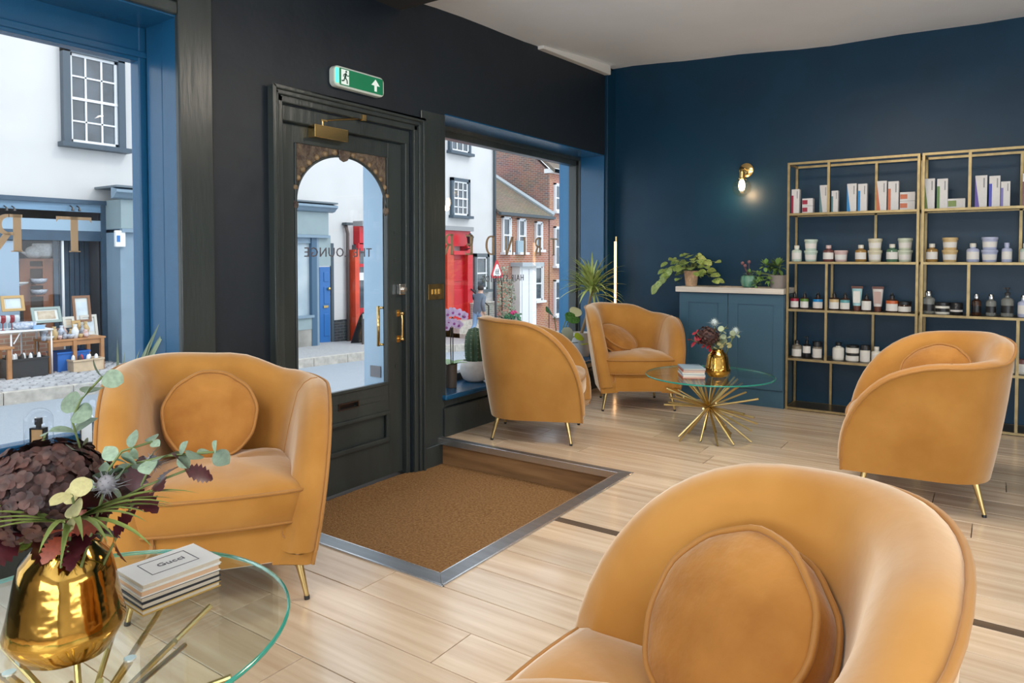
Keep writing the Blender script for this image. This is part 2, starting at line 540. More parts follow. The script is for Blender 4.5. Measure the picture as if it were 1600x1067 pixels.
# carved spandrels of the arched light
M_carv = mat('carved brown wood', (0.055, 0.036, 0.03), 0.6, col2=(0.16, 0.12, 0.08), scale=22, bump=0.8, bscale=40)
for sgn in (-1, 1):
    cy = 2.651; hw = 0.322; zs = 1.44; rise = 0.262
    poly = [(cy + sgn * hw, 1.736)]
    for k in range(15):
        a = PI / 2 * k / 14
        poly.append((cy + sgn * hw * math.cos(a), zs + rise * math.sin(a)))
    poly.append((cy, 1.736))
    MB().prism(poly, 0, DX - 0.02, DX - 0.006).build('spandrel', M_carv, door)
    arc = [(DX - 0.004, cy + sgn * hw * math.cos(PI / 2 * k / 16), zs + rise * math.sin(PI / 2 * k / 16)) for k in range(17)]
    MB().tube(arc, 0.007, 6).build('arch_bead', M_wood, door, smooth=True)
    # scalloped carving
    sc = MB()
    for k in range(2, 15, 2):
        a = PI / 2 * k / 16
        sc.sphere((DX - 0.006, cy + sgn * (hw * math.cos(a) + 0.012 * math.cos(a)), zs + rise * math.sin(a) + 0.018), 0.017, 8, 5)
    sc.build('carving', mat('gilt carving', (0.22, 0.15, 0.08), 0.5, var=0.4, scale=40), door, smooth=True)
    MB().sphere((DX - 0.008, cy + sgn * (hw + 0.004), zs - 0.02), 0.019, 8, 6, 1.5).build('corbel', M_carv, door, smooth=True)
MB().prism([(2.61, 1.735), (2.692, 1.735), (2.69, 1.705), (2.675, 1.682), (2.651, 1.672), (2.627, 1.682), (2.612, 1.705)], 0, DX - 0.012, DX + 0.004).build('keystone', M_carv, door, bevel=0.004)
# letter slot
ls = MB()
for (a, b, c, d) in [(2.595, 2.745, 0.338, 0.345), (2.595, 2.745, 0.305, 0.311), (2.595, 2.602, 0.31, 0.34), (2.738, 2.745, 0.31, 0.34)]:
    ls.box(DX - 0.002, DX + 0.005, a, b, c, d)
ls.box(T0 + 0.004, T0 + 0.010, 2.60, 2.74, 0.309, 0.343)
ls.build('letter_slot', mat('dark bronze', (0.06, 0.035, 0.025), 0.4, 0.5), door)
# pull handle
hd = MB()
hd.tube([(DX + 0.03, 3.065, 0.665), (DX + 0.034, 3.065, 0.70), (DX + 0.034, 3.065, 0.775), (DX + 0.03, 3.065, 0.81)], [0.009, 0.007, 0.007, 0.009], 10)
for z in (0.66, 0.815):
    hd.tube([(DX, 3.065, z), (DX + 0.034, 3.065, z)], 0.008, 8)
    hd.box(DX, DX + 0.004, 3.05, 3.08, z - 0.02, z + 0.02)
    hd.sphere((DX + 0.034, 3.065, z), 0.012, 8, 6)
hd.build('pull_handle', M_brass, door, smooth=True, auto=40)
hx = MB().tube([(T0 - 0.03, 2.972, 0.62), (T0 - 0.03, 2.972, 0.86)], 0.01, 8)
hx.tube([(T0, 2.995, 0.63), (T0 - 0.03, 2.972, 0.63)], 0.008, 6); hx.tube([(T0, 2.995, 0.85), (T0 - 0.03, 2.972, 0.85)], 0.008, 6)
hx.build('outer_handle', M_brass, door, smooth=True)
B(DX, DX + 0.028, 3.05, 3.135, 0.925, 0.992).build('latch_plate', M_chrome, door, bevel=0.006)
MB().tube([(DX + 0.02, 3.085, 0.958), (DX + 0.045, 3.085, 0.958)], 0.014, 12).build('latch_knob', M_chrome, door, smooth=True, auto=40)
for (yy, zz) in [(3.05, 0.50), (3.045, 1.13), (3.045, 1.30)]:
    kh = MB(); kh.lathe([(0.014, 0), (0.014, 0.004), (0.006, 0.005)], 12, mtx=Matrix.Translation((DX, yy, zz)) @ Matrix.Rotation(R(90), 4, 'Y'))
    kh.build('keyhole_cover', M_wood, door)
for zz in (0.15, 1.42):
    B(DX - 0.004, DX + 0.007, 2.198, 2.222, zz - 0.06, zz + 0.06).build('hinge', M_black, door)
# lettering on the door glass, reads from the street
inst(text_mesh('THE LOUNGE', 0.072, M_letterg, space=1.12), 'lettering', door, (DX - 0.03, 2.64, 1.153), OUTWARD)
# brass door closer
B(DX, DX + 0.055, 2.405, 2.632, 1.772, 1.838).build('closer_body', M_brass, door, bevel=0.003)
cl = MB()
cl.tube([(DX + 0.03, 2.475, 1.838), (DX + 0.03, 2.475, 1.866)], 0.009, 8)
cl.box(DX + 0.02, DX + 0.042, 2.462, 2.50, 1.862, 1.872)
cl.tube([(DX + 0.03, 2.48, 1.868), (DX + 0.05, 2.735, 1.918)], 0.0055, 8)
cl.box(W + 0.01, W + 0.03, 2.72, 2.748, 1.902, 1.935)
cl.build('closer_arm', M_brass, door, bevel=0.001)
# frame and architrave
m = MB()
m.box(DX - 0.05, W - 0.01, 2.185, 2.213, PIT, 1.905); m.box(DX - 0.05, W - 0.01, 3.10, 3.135, PIT, 1.905)
m.box(DX - 0.05, W - 0.008, 2.185, 3.135, 1.829, 1.91)
for (o, i, t, h) in [(2.131, 2.150, 1.984, 0.048), (2.150, 2.172, 1.966, 0.034), (2.172, 2.205, 1.945, 0.020)]:
    o2, i2 = 3.216 - (o - 2.131), 3.216 - (i - 2.131)
    zt = 1.984 - (o - 2.131); zi = 1.984 - (i - 2.131)
    m.box(W - 0.004, W + h, o, i, PIT, zt); m.box(W - 0.004, W + h, i2, o2, PIT, zt); m.box(W - 0.004, W + h, o, o2, zi, zt)
struct(m.build('trim_5', M_wood, bevel=0.006, seg=3))
M_paleblue = mat('pale blue gloss paint', (0.40, 0.58, 0.74), 0.35)
m = MB(); m.box(OUT - 0.03, DX - 0.06, 3.115, 3.135, PIT, 1.9); m.box(OUT - 0.03, DX - 0.06, 2.185, 2.2, PIT, 1.9)
porch = struct(m.build('trim_6', M_paleblue))
B(OUT + 0.03, OUT + 0.12, 3.108, 3.114, 0.40, 0.47).build('air_grate', mat('grey grate', (0.18, 0.2, 0.23), 0.5), porch)
m = MB(); m.box(W - 0.002, W + 0.010, 3.218, 3.446, PIT, 2.05); m.box(W, W + 0.028, 3.22, 3.395, PIT - 0.005, -0.03)
struct(m.build('trim_7', M_wood, bevel=0.006))

# --- window 2
def letter_polys(ch):
    t, n, s = 0.19, 0.085, 0.05       # stem, thin bar, serif
    q = lambda x0, x1, y0, y1: [(x0, y0), (x1, y0), (x1, y1), (x0, y1)]
    def ring(cx, cy, rx, ry, th, tv, a0, a1, k=14):
        o = [(cx + rx * math.cos(a0 + (a1 - a0) * i / k), cy + ry * math.sin(a0 + (a1 - a0) * i / k)) for i in range(k + 1)]
        n_ = [(cx + (rx - th) * math.cos(a0 + (a1 - a0) * i / k), cy + (ry - tv) * math.sin(a0 + (a1 - a0) * i / k)) for i in range(k + 1)]
        return [[o[i], o[i + 1], n_[i + 1], n_[i]] for i in range(k)]
    if ch == 'T': return 0.92, [q(0.46 - t / 2, 0.46 + t / 2, 0, 1), q(0, 0.92, 1 - n, 1), [(0, 1 - n), (0.05, 1 - n), (0.0, 0.84)], [(0.92, 1 - n), (0.87, 1 - n), (0.92, 0.84)], q(0.31, 0.61, 0, 0.035)]
    if ch == 'I': return 0.26, [q(0.035, 0.035 + t, 0, 1), q(0, 0.26, 0, 0.03), q(0, 0.26, 0.97, 1)]
    if ch == 'R': return 0.74, [q(0.03, 0.03 + t, 0, 1), q(0, 0.28, 0, 0.03), q(0.0, 0.3, 1 - n, 1), q(0.2, 0.34, 0.44, 0.44 + n)] + ring(0.32, 0.72, 0.33, 0.28, 0.17, n, -PI / 2, PI / 2) + [[(0.26, 0.48), (0.44, 0.48), (0.76, 0.0), (0.56, 0.0)]]
    if ch == 'N': return 0.82, [q(0.04, 0.04 + 0.11, 0, 1), q(0.67, 0.78, 0, 1), [(0.04, 1), (0.24, 1), (0.78, 0), (0.58, 0)]]
    if ch == 'D': return 0.82, [q(0.03, 0.03 + t, 0, 1), q(0.0, 0.36, 1 - n, 1), q(0.0, 0.36, 0, n)] + ring(0.34, 0.5, 0.46, 0.5, 0.18, n, -PI / 2, PI / 2, 18)
    if ch == 'E': return 0.60, [q(0.03, 0.03 + t, 0, 1), q(0, 0.58, 1 - n, 1), q(0, 0.60, 0, n), q(0.1, 0.48, 0.47, 0.47 + n), [(0.58, 1 - n), (0.53, 1 - n), (0.58, 0.85)], [(0.60, n), (0.55, n), (0.60, 0.17)], q(0.455, 0.48, 0.40, 0.60)]
LET = {}
def letter(ch, size, yc, z, parent):
    if (ch, size) not in LET:
        w, ps = letter_polys(ch)
        b = MB()
        for p in ps:
            b.prism([((u - w / 2) * size, v * size) for u, v in p], 2, -0.001, 0.001)
        me = b.mesh('lettering'); me.materials.append(M_letter); LET[(ch, size)] = me
    inst(LET[(ch, size)], 'lettering', parent, (GX - 0.006, yc, z), OUTWARD)

win2 = struct(empty('window_2', (GX, 4.55, 0.235)))
fr = MB()
fr.box(GX - 0.03, GX + 0.05, 3.449, 5.658, 1.985, 2.065); fr.box(GX - 0.02, GX + 0.075, 3.449, 5.658, 2.03, 2.066)
fr.box(GX - 0.03, GX + 0.05, 3.449, 5.658, 0.235, 0.32)
fr.box(GX - 0.03, GX + 0.05, 5.615, 5.658, 0.235, 2.065); fr.box(GX - 0.02, GX + 0.075, 5.64, 5.66, 0.235, 2.065)
fr.box(GX - 0.03, GX + 0.05, 3.449, 3.50, 0.235, 2.065)
fr.build('window_frame', M_wood, win2, bevel=0.006)
B(GX - 0.003, GX + 0.003, 3.49, 5.63, 0.31, 1.995).build('pane', M_glass, win2)
for ch, px in zip('TRINDER', [865.7, 841, 820.8, 797, 766.5, 734, 702]):
    letter(ch, 0.15, aX(px, 384, GX).y, 1.168, win2)
ya, yb = aX(817, 433, GX).y, aX(757, 433, GX).y
inst(text_mesh('HAIR STUDIOS', 0.074, M_letterg, space=1.22), 'lettering', win2, (GX - 0.006, (ya + yb) / 2, 0.958), OUTWARD)
sill2 = MB()
sill2.box(GX, W + 0.045, 3.405, 5.66, 0.236, 0.268)
struct(sill2.build('trim_8', M_skylit, bevel=0.012, seg=3))
m = MB(); m.box(W - 0.002, W + 0.012, 3.412, 5.70, 0.19, 0.236); m.box(W - 0.002, W + 0.03, 3.412, YB, 0, 0.185)
struct(m.build('baseboard_left', M_wood, bevel=0.006))
M_ext = mat('street front paint', (0.02, 0.16, 0.33), 0.3)
m = MB(); m.box(OUT - 0.10, OUT + 0.0, 5.66, 5.95, -0.4, 2.4); m.box(OUT - 0.06, OUT + 0.02, 5.635, 5.67, -0.4, 2.4); m.box(OUT - 0.15, OUT - 0.10, 5.72, 5.9, -0.4, 2.4)
struct(m.build('trim_9', M_ext, bevel=0.008))

# --- window 1
win1 = struct(empty('window_1', (GX, 0.1, 0.35)))
fr = MB()
fr.box(GX - 0.03, GX + 0.04, -1.5, 1.69, 2.03, 2.19); fr.box(GX - 0.02, GX + 0.055, -1.5, 1.69, 2.045, 2.075)
fr.box(GX - 0.03, GX + 0.04, -1.5, 1.69, 0.345, 0.405)
fr.box(GX - 0.03, GX + 0.045, 1.652, 1.69, 0.345, 2.19); fr.box(GX - 0.03, GX + 0.04, -1.5, -1.44, 0.345, 2.19)
fr.build('window_frame', M_skylit, win1, bevel=0.006)
B(GX - 0.003, GX + 0.003, -1.45, 1.66, 0.40, 2.035).build('pane', M_glass, win1)
for k, ch in enumerate('TRINDER'):
    letter(ch, 0.15, 1.395 - 0.248 * k, 1.172, win1)
struct(B(GX, W + 0.04, -1.5, 1.70, 0.346, 0.372).build('trim_10', M_skylit, bevel=0.01))
struct(B(GX + 0.03, W, -1.5, 1.69, 2.178, 2.192).build('trim_14', M_skylit))
m = MB(); m.box(GX + 0.05, W, 3.449, 5.658, 2.057, 2.067); m.box(GX + 0.05, W, 5.65, 5.66, 0.26, 2.06)
struct(m.build('trim_15', M_skylit))
m = MB(); m.box(GX + 0.06, GX + 0.19, 1.678, 1.692, 0.37, 2.19); m.box(GX + 0.195, W, 1.675, 1.692, 0.37, 2.19)
struct(m.build('trim_11', M_skylit, bevel=0.004))
m = MB(); m.box(W - 0.01, W + 0.02, 1.672, 1.832, 0, 2.8); 
struct(m.build('trim_12', M_wood, bevel=0.006))
m = MB(); m.box(W - 0.01, W + 0.022, -1.6, 1.672, 2.185, 2.24); m.box(W - 0.01, W + 0.035, -1.6, 1.672, 2.24, 2.30)
struct(m.build('trim_13', M_wood, bevel=0.008))
m = MB(); m.box(W, W + 0.02, 1.832, 2.131, 0, 0.18); m.box(W, W + 0.02, -3, 1.68, 0, 0.18)
struct(m.build('baseboard_front', M_wood, bevel=0.005))

# ================================================================== FIXED SMALL THINGS ON THE WALLS
sw = empty('light_switch', (W, 3.345, 0.885))
B(W + 0.010, W + 0.017, 3.269, 3.421, 0.885, 0.983).build('plate', mat('antique brass', (0.42, 0.30, 0.13), 0.3, 1.0, var=0.2, scale=30), sw, bevel=0.003)
for y in (3.315, 3.345, 3.375):
    B(W + 0.015, W + 0.024, y - 0.009, y + 0.009, 0.918, 0.952).build('rocker', M_brass, sw, bevel=0.002)
tag(sw, 'square brass light switch with three rockers beside the door', 'light switch')

# exit sign
ex = empty('exit_sign', (W, 2.69, 2.05))
def rrect(cy, cz, hy, hz, r, n=5):
    pts = []
    for (sy, sz, a0) in [(1, 1, 0), (-1, 1, 90), (-1, -1, 180), (1, -1, 270)]:
        for k in range(n + 1):
            a = R(a0 + 90 * k / n)
            pts.append((cy + sy * (hy - r) + r * math.cos(a), cz + sz * (hz - r) + r * math.sin(a)))
    return pts
M_exw = mat('pale sign housing', (0.62, 0.68, 0.62), 0.35, trans=0.0)
MB().prism(rrect(2.69, 2.105, 0.182, 0.055, 0.03), 0, W, W + 0.045).build('housing', M_exw, ex, bevel=0.008, seg=3)
MB().prism(rrect(2.70, 2.105, 0.158, 0.044, 0.006), 0, W + 0.044, W + 0.048).build('green_panel', mat('exit green', (0.0, 0.13, 0.055), 0.4, emit=(0.0, 0.20, 0.08), estr=0.35), ex)
B(W + 0.045, W + 0.050, 2.515, 2.535, 2.068, 2.145).build('status_lamp', mat('green indicator glow', (0.1, 0.7, 0.4), 0.3, emit=(0.05, 1.0, 0.45), estr=1.8), ex, bevel=0.004)
M_exg = mat('exit white print', (0.75, 0.82, 0.78), 0.5, emit=(0.7, 0.85, 0.78), estr=0.35)
B(W + 0.047, W + 0.0492, 2.552, 2.605, 2.066, 2.144).build('pictogram_doorway', M_exg, ex)
g = MB(); XF = W + 0.0495; XB = W + 0.0505
g.lathe([(0.006, 0), (0.006, 0.001)], 10, mtx=Matrix.Translation((XF, 2.585, 2.135)) @ Matrix.Rotation(R(90), 4, 'Y'))
def seg(p, q, w):
    d = Vector((q[0] - p[0], q[1] - p[1])).normalized(); n_ = Vector((-d.y, d.x)) * w / 2
    g.prism([(p[0] + n_.x, p[1] + n_.y), (q[0] + n_.x, q[1] + n_.y), (q[0] - n_.x, q[1] - n_.y), (p[0] - n_.x, p[1] - n_.y)], 0, XF, XB)
for p, q, w in [((2.584, 2.127), (2.576, 2.10), 0.012), ((2.583, 2.122), (2.596, 2.113), 0.005), ((2.596, 2.113), (2.604, 2.118), 0.005), ((2.580, 2.122), (2.568, 2.118), 0.005), ((2.568, 2.118), (2.566, 2.106), 0.005),
                ((2.577, 2.102), (2.590, 2.092), 0.007), ((2.590, 2.092), (2.592, 2.072), 0.007), ((2.575, 2.102), (2.568, 2.085), 0.007), ((2.568, 2.085), (2.553, 2.083), 0.007)]:
    seg(p, q, w)
g.build('pictogram_runner', mat('exit dark print', (0.0, 0.06, 0.03), 0.5), ex)
a = MB(); a.prism([(2.80, 2.138), (2.832, 2.104), (2.809, 2.104), (2.809, 2.072), (2.791, 2.072), (2.791, 2.104), (2.768, 2.104)], 0, W + 0.047, W + 0.0492)
a.build('arrow', M_exg, ex)
tag(ex, 'green emergency exit sign with running figure and arrow above the door', 'exit sign')

# ================================================================== ARMCHAIRS
def smoothstep(a, b, x):
    t = max(0, min(1, (x - a) / (b - a))); return t * t * (3 - 2 * t)


def rim_path():
    """outer plan curve from the sitter's right arm front to the left arm front: (point, outward normal, distance from each front end)"""
    FR, HX, YC, BY = -0.315, 0.372, 0.03, 0.375
    pts = []
    arcl = 0.325
    for k in range(13):                                  # dense near the front where the arm edge sweeps up
        d = arcl * (1 - math.cos(PI / 2 * k / 12))
        pts.append((-HX, FR + d))
    for k in range(1, 3): pts.append((-HX, FR + arcl + (YC - FR - arcl) * k / 2))
    n = 30
    for k in range(1, n):
        a = PI - PI * k / n
        c, s_ = math.cos(a), math.sin(a)
        e = 0.80
        pts.append((HX * math.copysign(abs(c) ** e, c), YC + (BY - YC) * abs(s_) ** e))
    left = [(-p[0], p[1]) for p in pts[:15]][::-1]
    pts += left
    out = []
    L = [0]
    for i in range(1, len(pts)): L.append(L[-1] + math.dist(pts[i], pts[i - 1]))
    for i, p in enumerate(pts):
        a, b = pts[max(i - 1, 0)], pts[min(i + 1, len(pts) - 1)]
        t = Vector((b[0] - a[0], b[1] - a[1])).normalized()
        nrm = Vector((-t.y, t.x))
        out.append((Vector((p[0], p[1])), nrm, L[i], L[-1] - L[i]))
    return out


def rim_height(dr, dl):
    tot = dr + dl
    s_ = dr / tot
    keys = [(0, 0.735), (0.2, 0.75), (0.36, 0.762), (0.5, 0.748), (0.64, 0.68), (0.76, 0.665), (0.88, 0.65), (1, 0.63)]
    for (a, ha), (b, hb) in zip(keys, keys[1:]):
        if a <= s_ <= b:
            Hh = ha + (hb - ha) * smoothstep(a, b, s_); break
    d = min(dr, dl)
    z0 = 0.19
    A = 0.45 if dr < dl else 0.42
    if d < A:
        u = 1 - d / A
        return z0 + (Hh - z0) * max(0, 1 - u ** 2.3) ** (1 / 2.3)
    return Hh


def make_chair():
    root = empty('armchair')
    ZB = 0.145
    path = rim_path()
    lean = lambda z: -0.085 * (1 - min(1, (z - ZB) / (0.80 - ZB))) ** 1.5
    rings = []; pipe = []
    NO, NI = 9, 9
    hs = [rim_height(dr, dl) for (_, _, dr, dl) in path]
    for idx, (p, nrm, dr, dl) in enumerate(path):
        h = hs[idx]
        a_, b_ = max(idx - 1, 0), min(idx + 1, len(path) - 1)
        ds = path[b_][2] - path[a_][2]
        phi = math.atan2(hs[b_] - hs[a_], ds)
        tdir = Vector((nrm.y, -nrm.x, 0))
        if idx == 0: phi = PI / 2
        if idx == len(path) - 1: phi = -PI / 2
        nr3 = Vector((0, 0, 1)) * math.cos(phi) - tdir * math.sin(phi)      # square to the rim, up or forwards
        n3 = Vector((nrm.x, nrm.y, 0))
        backness = smoothstep(0.15, 0.55, min(dr, dl))
        inner_deep = 0.135 + 0.05 * backness
        th = 0.105
        P3 = Vector((p.x, p.y, 0))
        ring = []
        for k in range(NO):
            z = ZB + (h - ZB) * (k / (NO - 1))
            ring.append(P3 + n3 * lean(z) + Vector((0, 0, z)))
        ot = lean(h)
        rim = P3 + n3 * ot + Vector((0, 0, h))
        for (a, b) in [(-0.010, 0.010), (-0.030, 0.020), (-0.055, 0.018), (-0.080, 0.004)]:
            ring.append(rim + n3 * a + nr3 * b)
        st = rim - n3 * th - nr3 * 0.03
        zend = 0.24 if h > 0.34 else max(ZB, h - 0.10)
        en = P3 + n3 * (ot - inner_deep) + Vector((0, 0, zend))
        if h <= 0.34: en.y = max(en.y, st.y)
        for k in range(NI):
            f = k / (NI - 1)
            ring.append(st.lerp(en, f) - n3 * (0.012 * math.sin(PI * f)))
        rings.append(ring)
        pipe.append(rim + n3 * 0.002 + nr3 * 0.003)
    m = MB()
    def capring(ring, fw_):
        c = sum(ring, Vector()) / len(ring)
        out = []
        for q in ring:
            w = q + (c - q) * 0.0
            dirx = Vector((c.x - q.x, 0, 0))
            w = q + dirx.normalized() * min(0.022, dirx.length * 0.6) if dirx.length > 1e-6 else q.copy()
            w.y -= 0.004 * fw_
            w.z = q.z
            out.append(w)
        return out
    allr = [capring(rings[0], 1)] + rings + [capring(rings[-1], 1)]
    n = len(rings[0])
    for r_ in allr: m.v += r_
    for i in range(len(allr) - 1):
        for k in range(n - 1):
            m.f.append((i * n + k, (i + 1) * n + k, (i + 1) * n + k + 1, i * n + k + 1))
    m.f.append(tuple(range(n))[::-1]); m.f.append(tuple(range((len(allr) - 1) * n, len(allr) * n)))
    # close underneath between outer and inner foot
    for i in range(len(allr) - 1):
        m.f.append((i * n, i * n + n - 1, (i + 1) * n + n - 1, (i + 1) * n))
    m.build('shell', M_velvet, root, smooth=True, auto=75)
    # piping along the whole outer rim and down both arm fronts
    r0 = [v for v in rings[0][:NO]]
    rl = [v for v in rings[-1][:NO]]
    def fwd(v): return Vector((v.x, v.y - 0.004, v.z))
    pp = [fwd(v) for v in r0] + pipe + [fwd(v) for v in rl[::-1]]
    MB().tube(pp, 0.0062, 7).build('rim_piping', M_pipe, root, smooth=True)
    # inner seam of the left arm
    seam = []
    for ring in (rings[-17],):
        seam = [q + Vector((0, -0.001, 0.001)) for q in ring[NO + 1:]]
    MB().tube(seam, 0.0022, 5).build('seam', M_pipe, root, smooth=True)
    # base rail under the cushion
    def outline(fx, fy0, fy1, bulge, k=10):
        o = []
        for i in range(k + 1):
            u = -1 + 2 * i / k
            o.append((u * fx, fy0 - bulge * (1 - u * u)))
        for i in range(1, 2 * k):
            a = PI * i / (2 * k)
            o.append((fx * math.copysign(abs(math.cos(a)) ** 0.55, math.cos(a)), fy0 + 0.12 + (fy1 - fy0 - 0.12) * math.sin(a) ** 0.55))
        return o
    base = outline(0.268, -0.275, 0.27, 0.018)
    b = MB()
    lv = [(0.95, 0.148), (1.0, 0.156), (1.0, 0.27), (0.97, 0.285)]
    for (sc_, z) in lv: b.v += [Vector((x * sc_, y * sc_, z)) for x, y in base]
    nb = len(base)
    for i in range(len(lv) - 1):
        for k in range(nb):
            l = (k + 1) % nb
            b.f.append((i * nb + k, i * nb + l, (i + 1) * nb + l, (i + 1) * nb + k))
    b.f.append(tuple(range(nb))[::-1]); b.f.append(tuple(range(3 * nb, 4 * nb)))
    b.build('seat_base', M_velvet, root, smooth=True, auto=50)
    # seat cushion, crowned
    cu = outline(0.262, -0.292, 0.23, 0.022)
    prof = [(0.90, 0.276), (0.975, 0.280), (1.0, 0.290), (1.006, 0.335), (1.0, 0.380), (0.985, 0.392), (0.90, 0.408), (0.72, 0.424), (0.45, 0.434), (0.18, 0.437)]
    b = MB(); nb = len(cu)
    cy = -0.03
    for (sc_, z) in prof: b.v += [Vector((x * sc_, cy + (y - cy) * sc_, z + (0.006 * math.sin(x * 19) * math.sin(y * 23) if sc_ < 0.95 and z > 0.39 else 0))) for x, y in cu]
    for i in range(len(prof) - 1):
        for k in range(nb):
            l = (k + 1) % nb
            b.f.append((i * nb + k, i * nb + l, (i + 1) * nb + l, (i + 1) * nb + k))
    b.f.append(tuple(range(nb))[::-1]); b.f.append(tuple(range((len(prof) - 1) * nb, len(prof) * nb)))
    sc_o = b.build('seat_cushion', M_velvet, root, smooth=True)
    pt = [(x * 1.002, cy + (y - cy) * 1.004, 0.387) for x, y in cu]
    MB().tube(pt, 0.0058, 6, closed=True).build('piping', M_pipe, sc_o, smooth=True)
    pb = [(x * 1.0, cy + (y - cy) * 1.003, 0.286) for x, y in cu]
    MB().tube(pb, 0.005, 6, closed=True).build('piping', M_pipe, sc_o, smooth=True)
    # splayed brass legs with dark tips
    for (x, y, dx, dy) in [(-0.235, -0.215, -0.035, -0.035), (0.235, -0.215, 0.035, -0.035), (-0.19, 0.215, -0.03, 0.04), (0.19, 0.215, 0.03, 0.04)]:
        l = MB().tube([(x, y, 0.165), (x + dx, y + dy, 0.008)], [0.0155, 0.0075], 12).build('leg', M_gold, root, smooth=True, auto=40)
        MB().tube([(x + dx * 0.97, y + dy * 0.97, 0.012), (x + dx, y + dy, 0.0)], [0.0095, 0.0095], 10).build('foot_tip', M_black, l)
    return root


chair0 = make_chair()
CH = [((-2.255, 1.455), math.atan2(-0.60, 0.80), 'mustard velvet tub armchair in front of the left shop window, holding a round cushion'),
      ((-2.46, 3.84), math.atan2(0.41, 0.91), 'mustard velvet tub armchair beside the matting, seen from outside with its high side towards us'),
      ((-2.33, 5.03), math.atan2(-0.82, 0.57), 'mustard velvet tub armchair in the far corner beside the tall plant'),
      ((-0.30, 3.91), math.atan2(-0.08, -1.0), 'mustard velvet tub armchair seen side on before the product shelves'),
      ((-0.395, 1.0), math.atan2(-0.02, -1.0), 'largest mustard velvet tub armchair in the right foreground')]
chairs = []
for i, ((x, y), ang, lab) in enumerate(CH):
    c = chair0 if i == 0 else copy_tree(chair0)
    c.location = (x, y, 0)
    c.rotation_euler = (0, 0, ang + PI / 2)        # local front is -y
    tag(c, lab, 'armchair', 'mustard velvet armchairs')
    chairs.append(c)


def make_cushion():
    b = MB()
    RR = 0.158
    prof = [(1e-6, -0.062), (0.05, -0.061), (0.10, -0.055), (0.132, -0.044), (0.151, -0.034), (RR, -0.028), (RR + 0.002, 0.0), (RR, 0.028), (0.151, 0.034), (0.132, 0.044), (0.10, 0.055), (0.05, 0.061), (1e-6, 0.062)]
    b.lathe(prof, 48, fn=lambda a, z: 1 + 0.012 * math.sin(5 * a) + 0.008 * math.sin(11 * a + 1))
    o = b.build('round_cushion', M_velvet2, None, smooth=True)
    o.location = (0, 0, 0)
    me = o.data
    for v in me.vertices: v.co.z -= 0.062          # origin at the cushion's centre
    for z in (-0.031, 0.031):
        ring = [((RR + 0.001) * (1 + 0.012 * math.sin(5 * a) + 0.008 * math.sin(11 * a + 1)) * math.cos(a), (RR + 0.001) * (1 + 0.012 * math.sin(5 * a) + 0.008 * math.sin(11 * a + 1)) * math.sin(a), z) for a in [2 * PI * k / 48 for k in range(48)]]
        p = MB().tube(ring, 0.0062, 6, closed=True).mesh('piping', True)
        p.materials.append(M_pipe)
        q = bpy.data.objects.new('piping', p); COL.objects.link(q); q.parent = o
    return o


cush0 = make_cushion()
# (chair index, local place, local normal of the cushion face, label)
CU = [(0, (-0.055, 0.11, 0.565), (0.16, -0.92, 0.36), 'round mustard velvet cushion propped on the armchair by the left window'),
      (2, (-0.12, 0.055, 0.505), (0.40, -0.42, 0.82), 'round mustard velvet cushion leaning in the armchair in the far corner'),
      (3, (-0.06, 0.07, 0.575), (0.72, -0.35, 0.60), 'round mustard velvet cushion half hidden in the armchair before the shelves'),
      (4, (-0.135, 0.055, 0.542), (0.68, -0.40, 0.62), 'large round mustard velvet cushion in the right foreground armchair')]
for i, (ci, lp, ln, lab) in enumerate(CU):
    c = cush0 if i == 0 else copy_tree(cush0)
    rz = Matrix.Rotation(chairs[ci].rotation_euler[2], 4, 'Z')
    c.location = Vector(chairs[ci].location) + rz @ Vector(lp)
    nrm = (rz @ Vector(ln)).normalized()
    c.rotation_mode = 'QUATERNION'
    c.rotation_quaternion = nrm.to_track_quat('Z', 'Y')
    tag(c, lab, 'cushion', 'round velvet cushions')

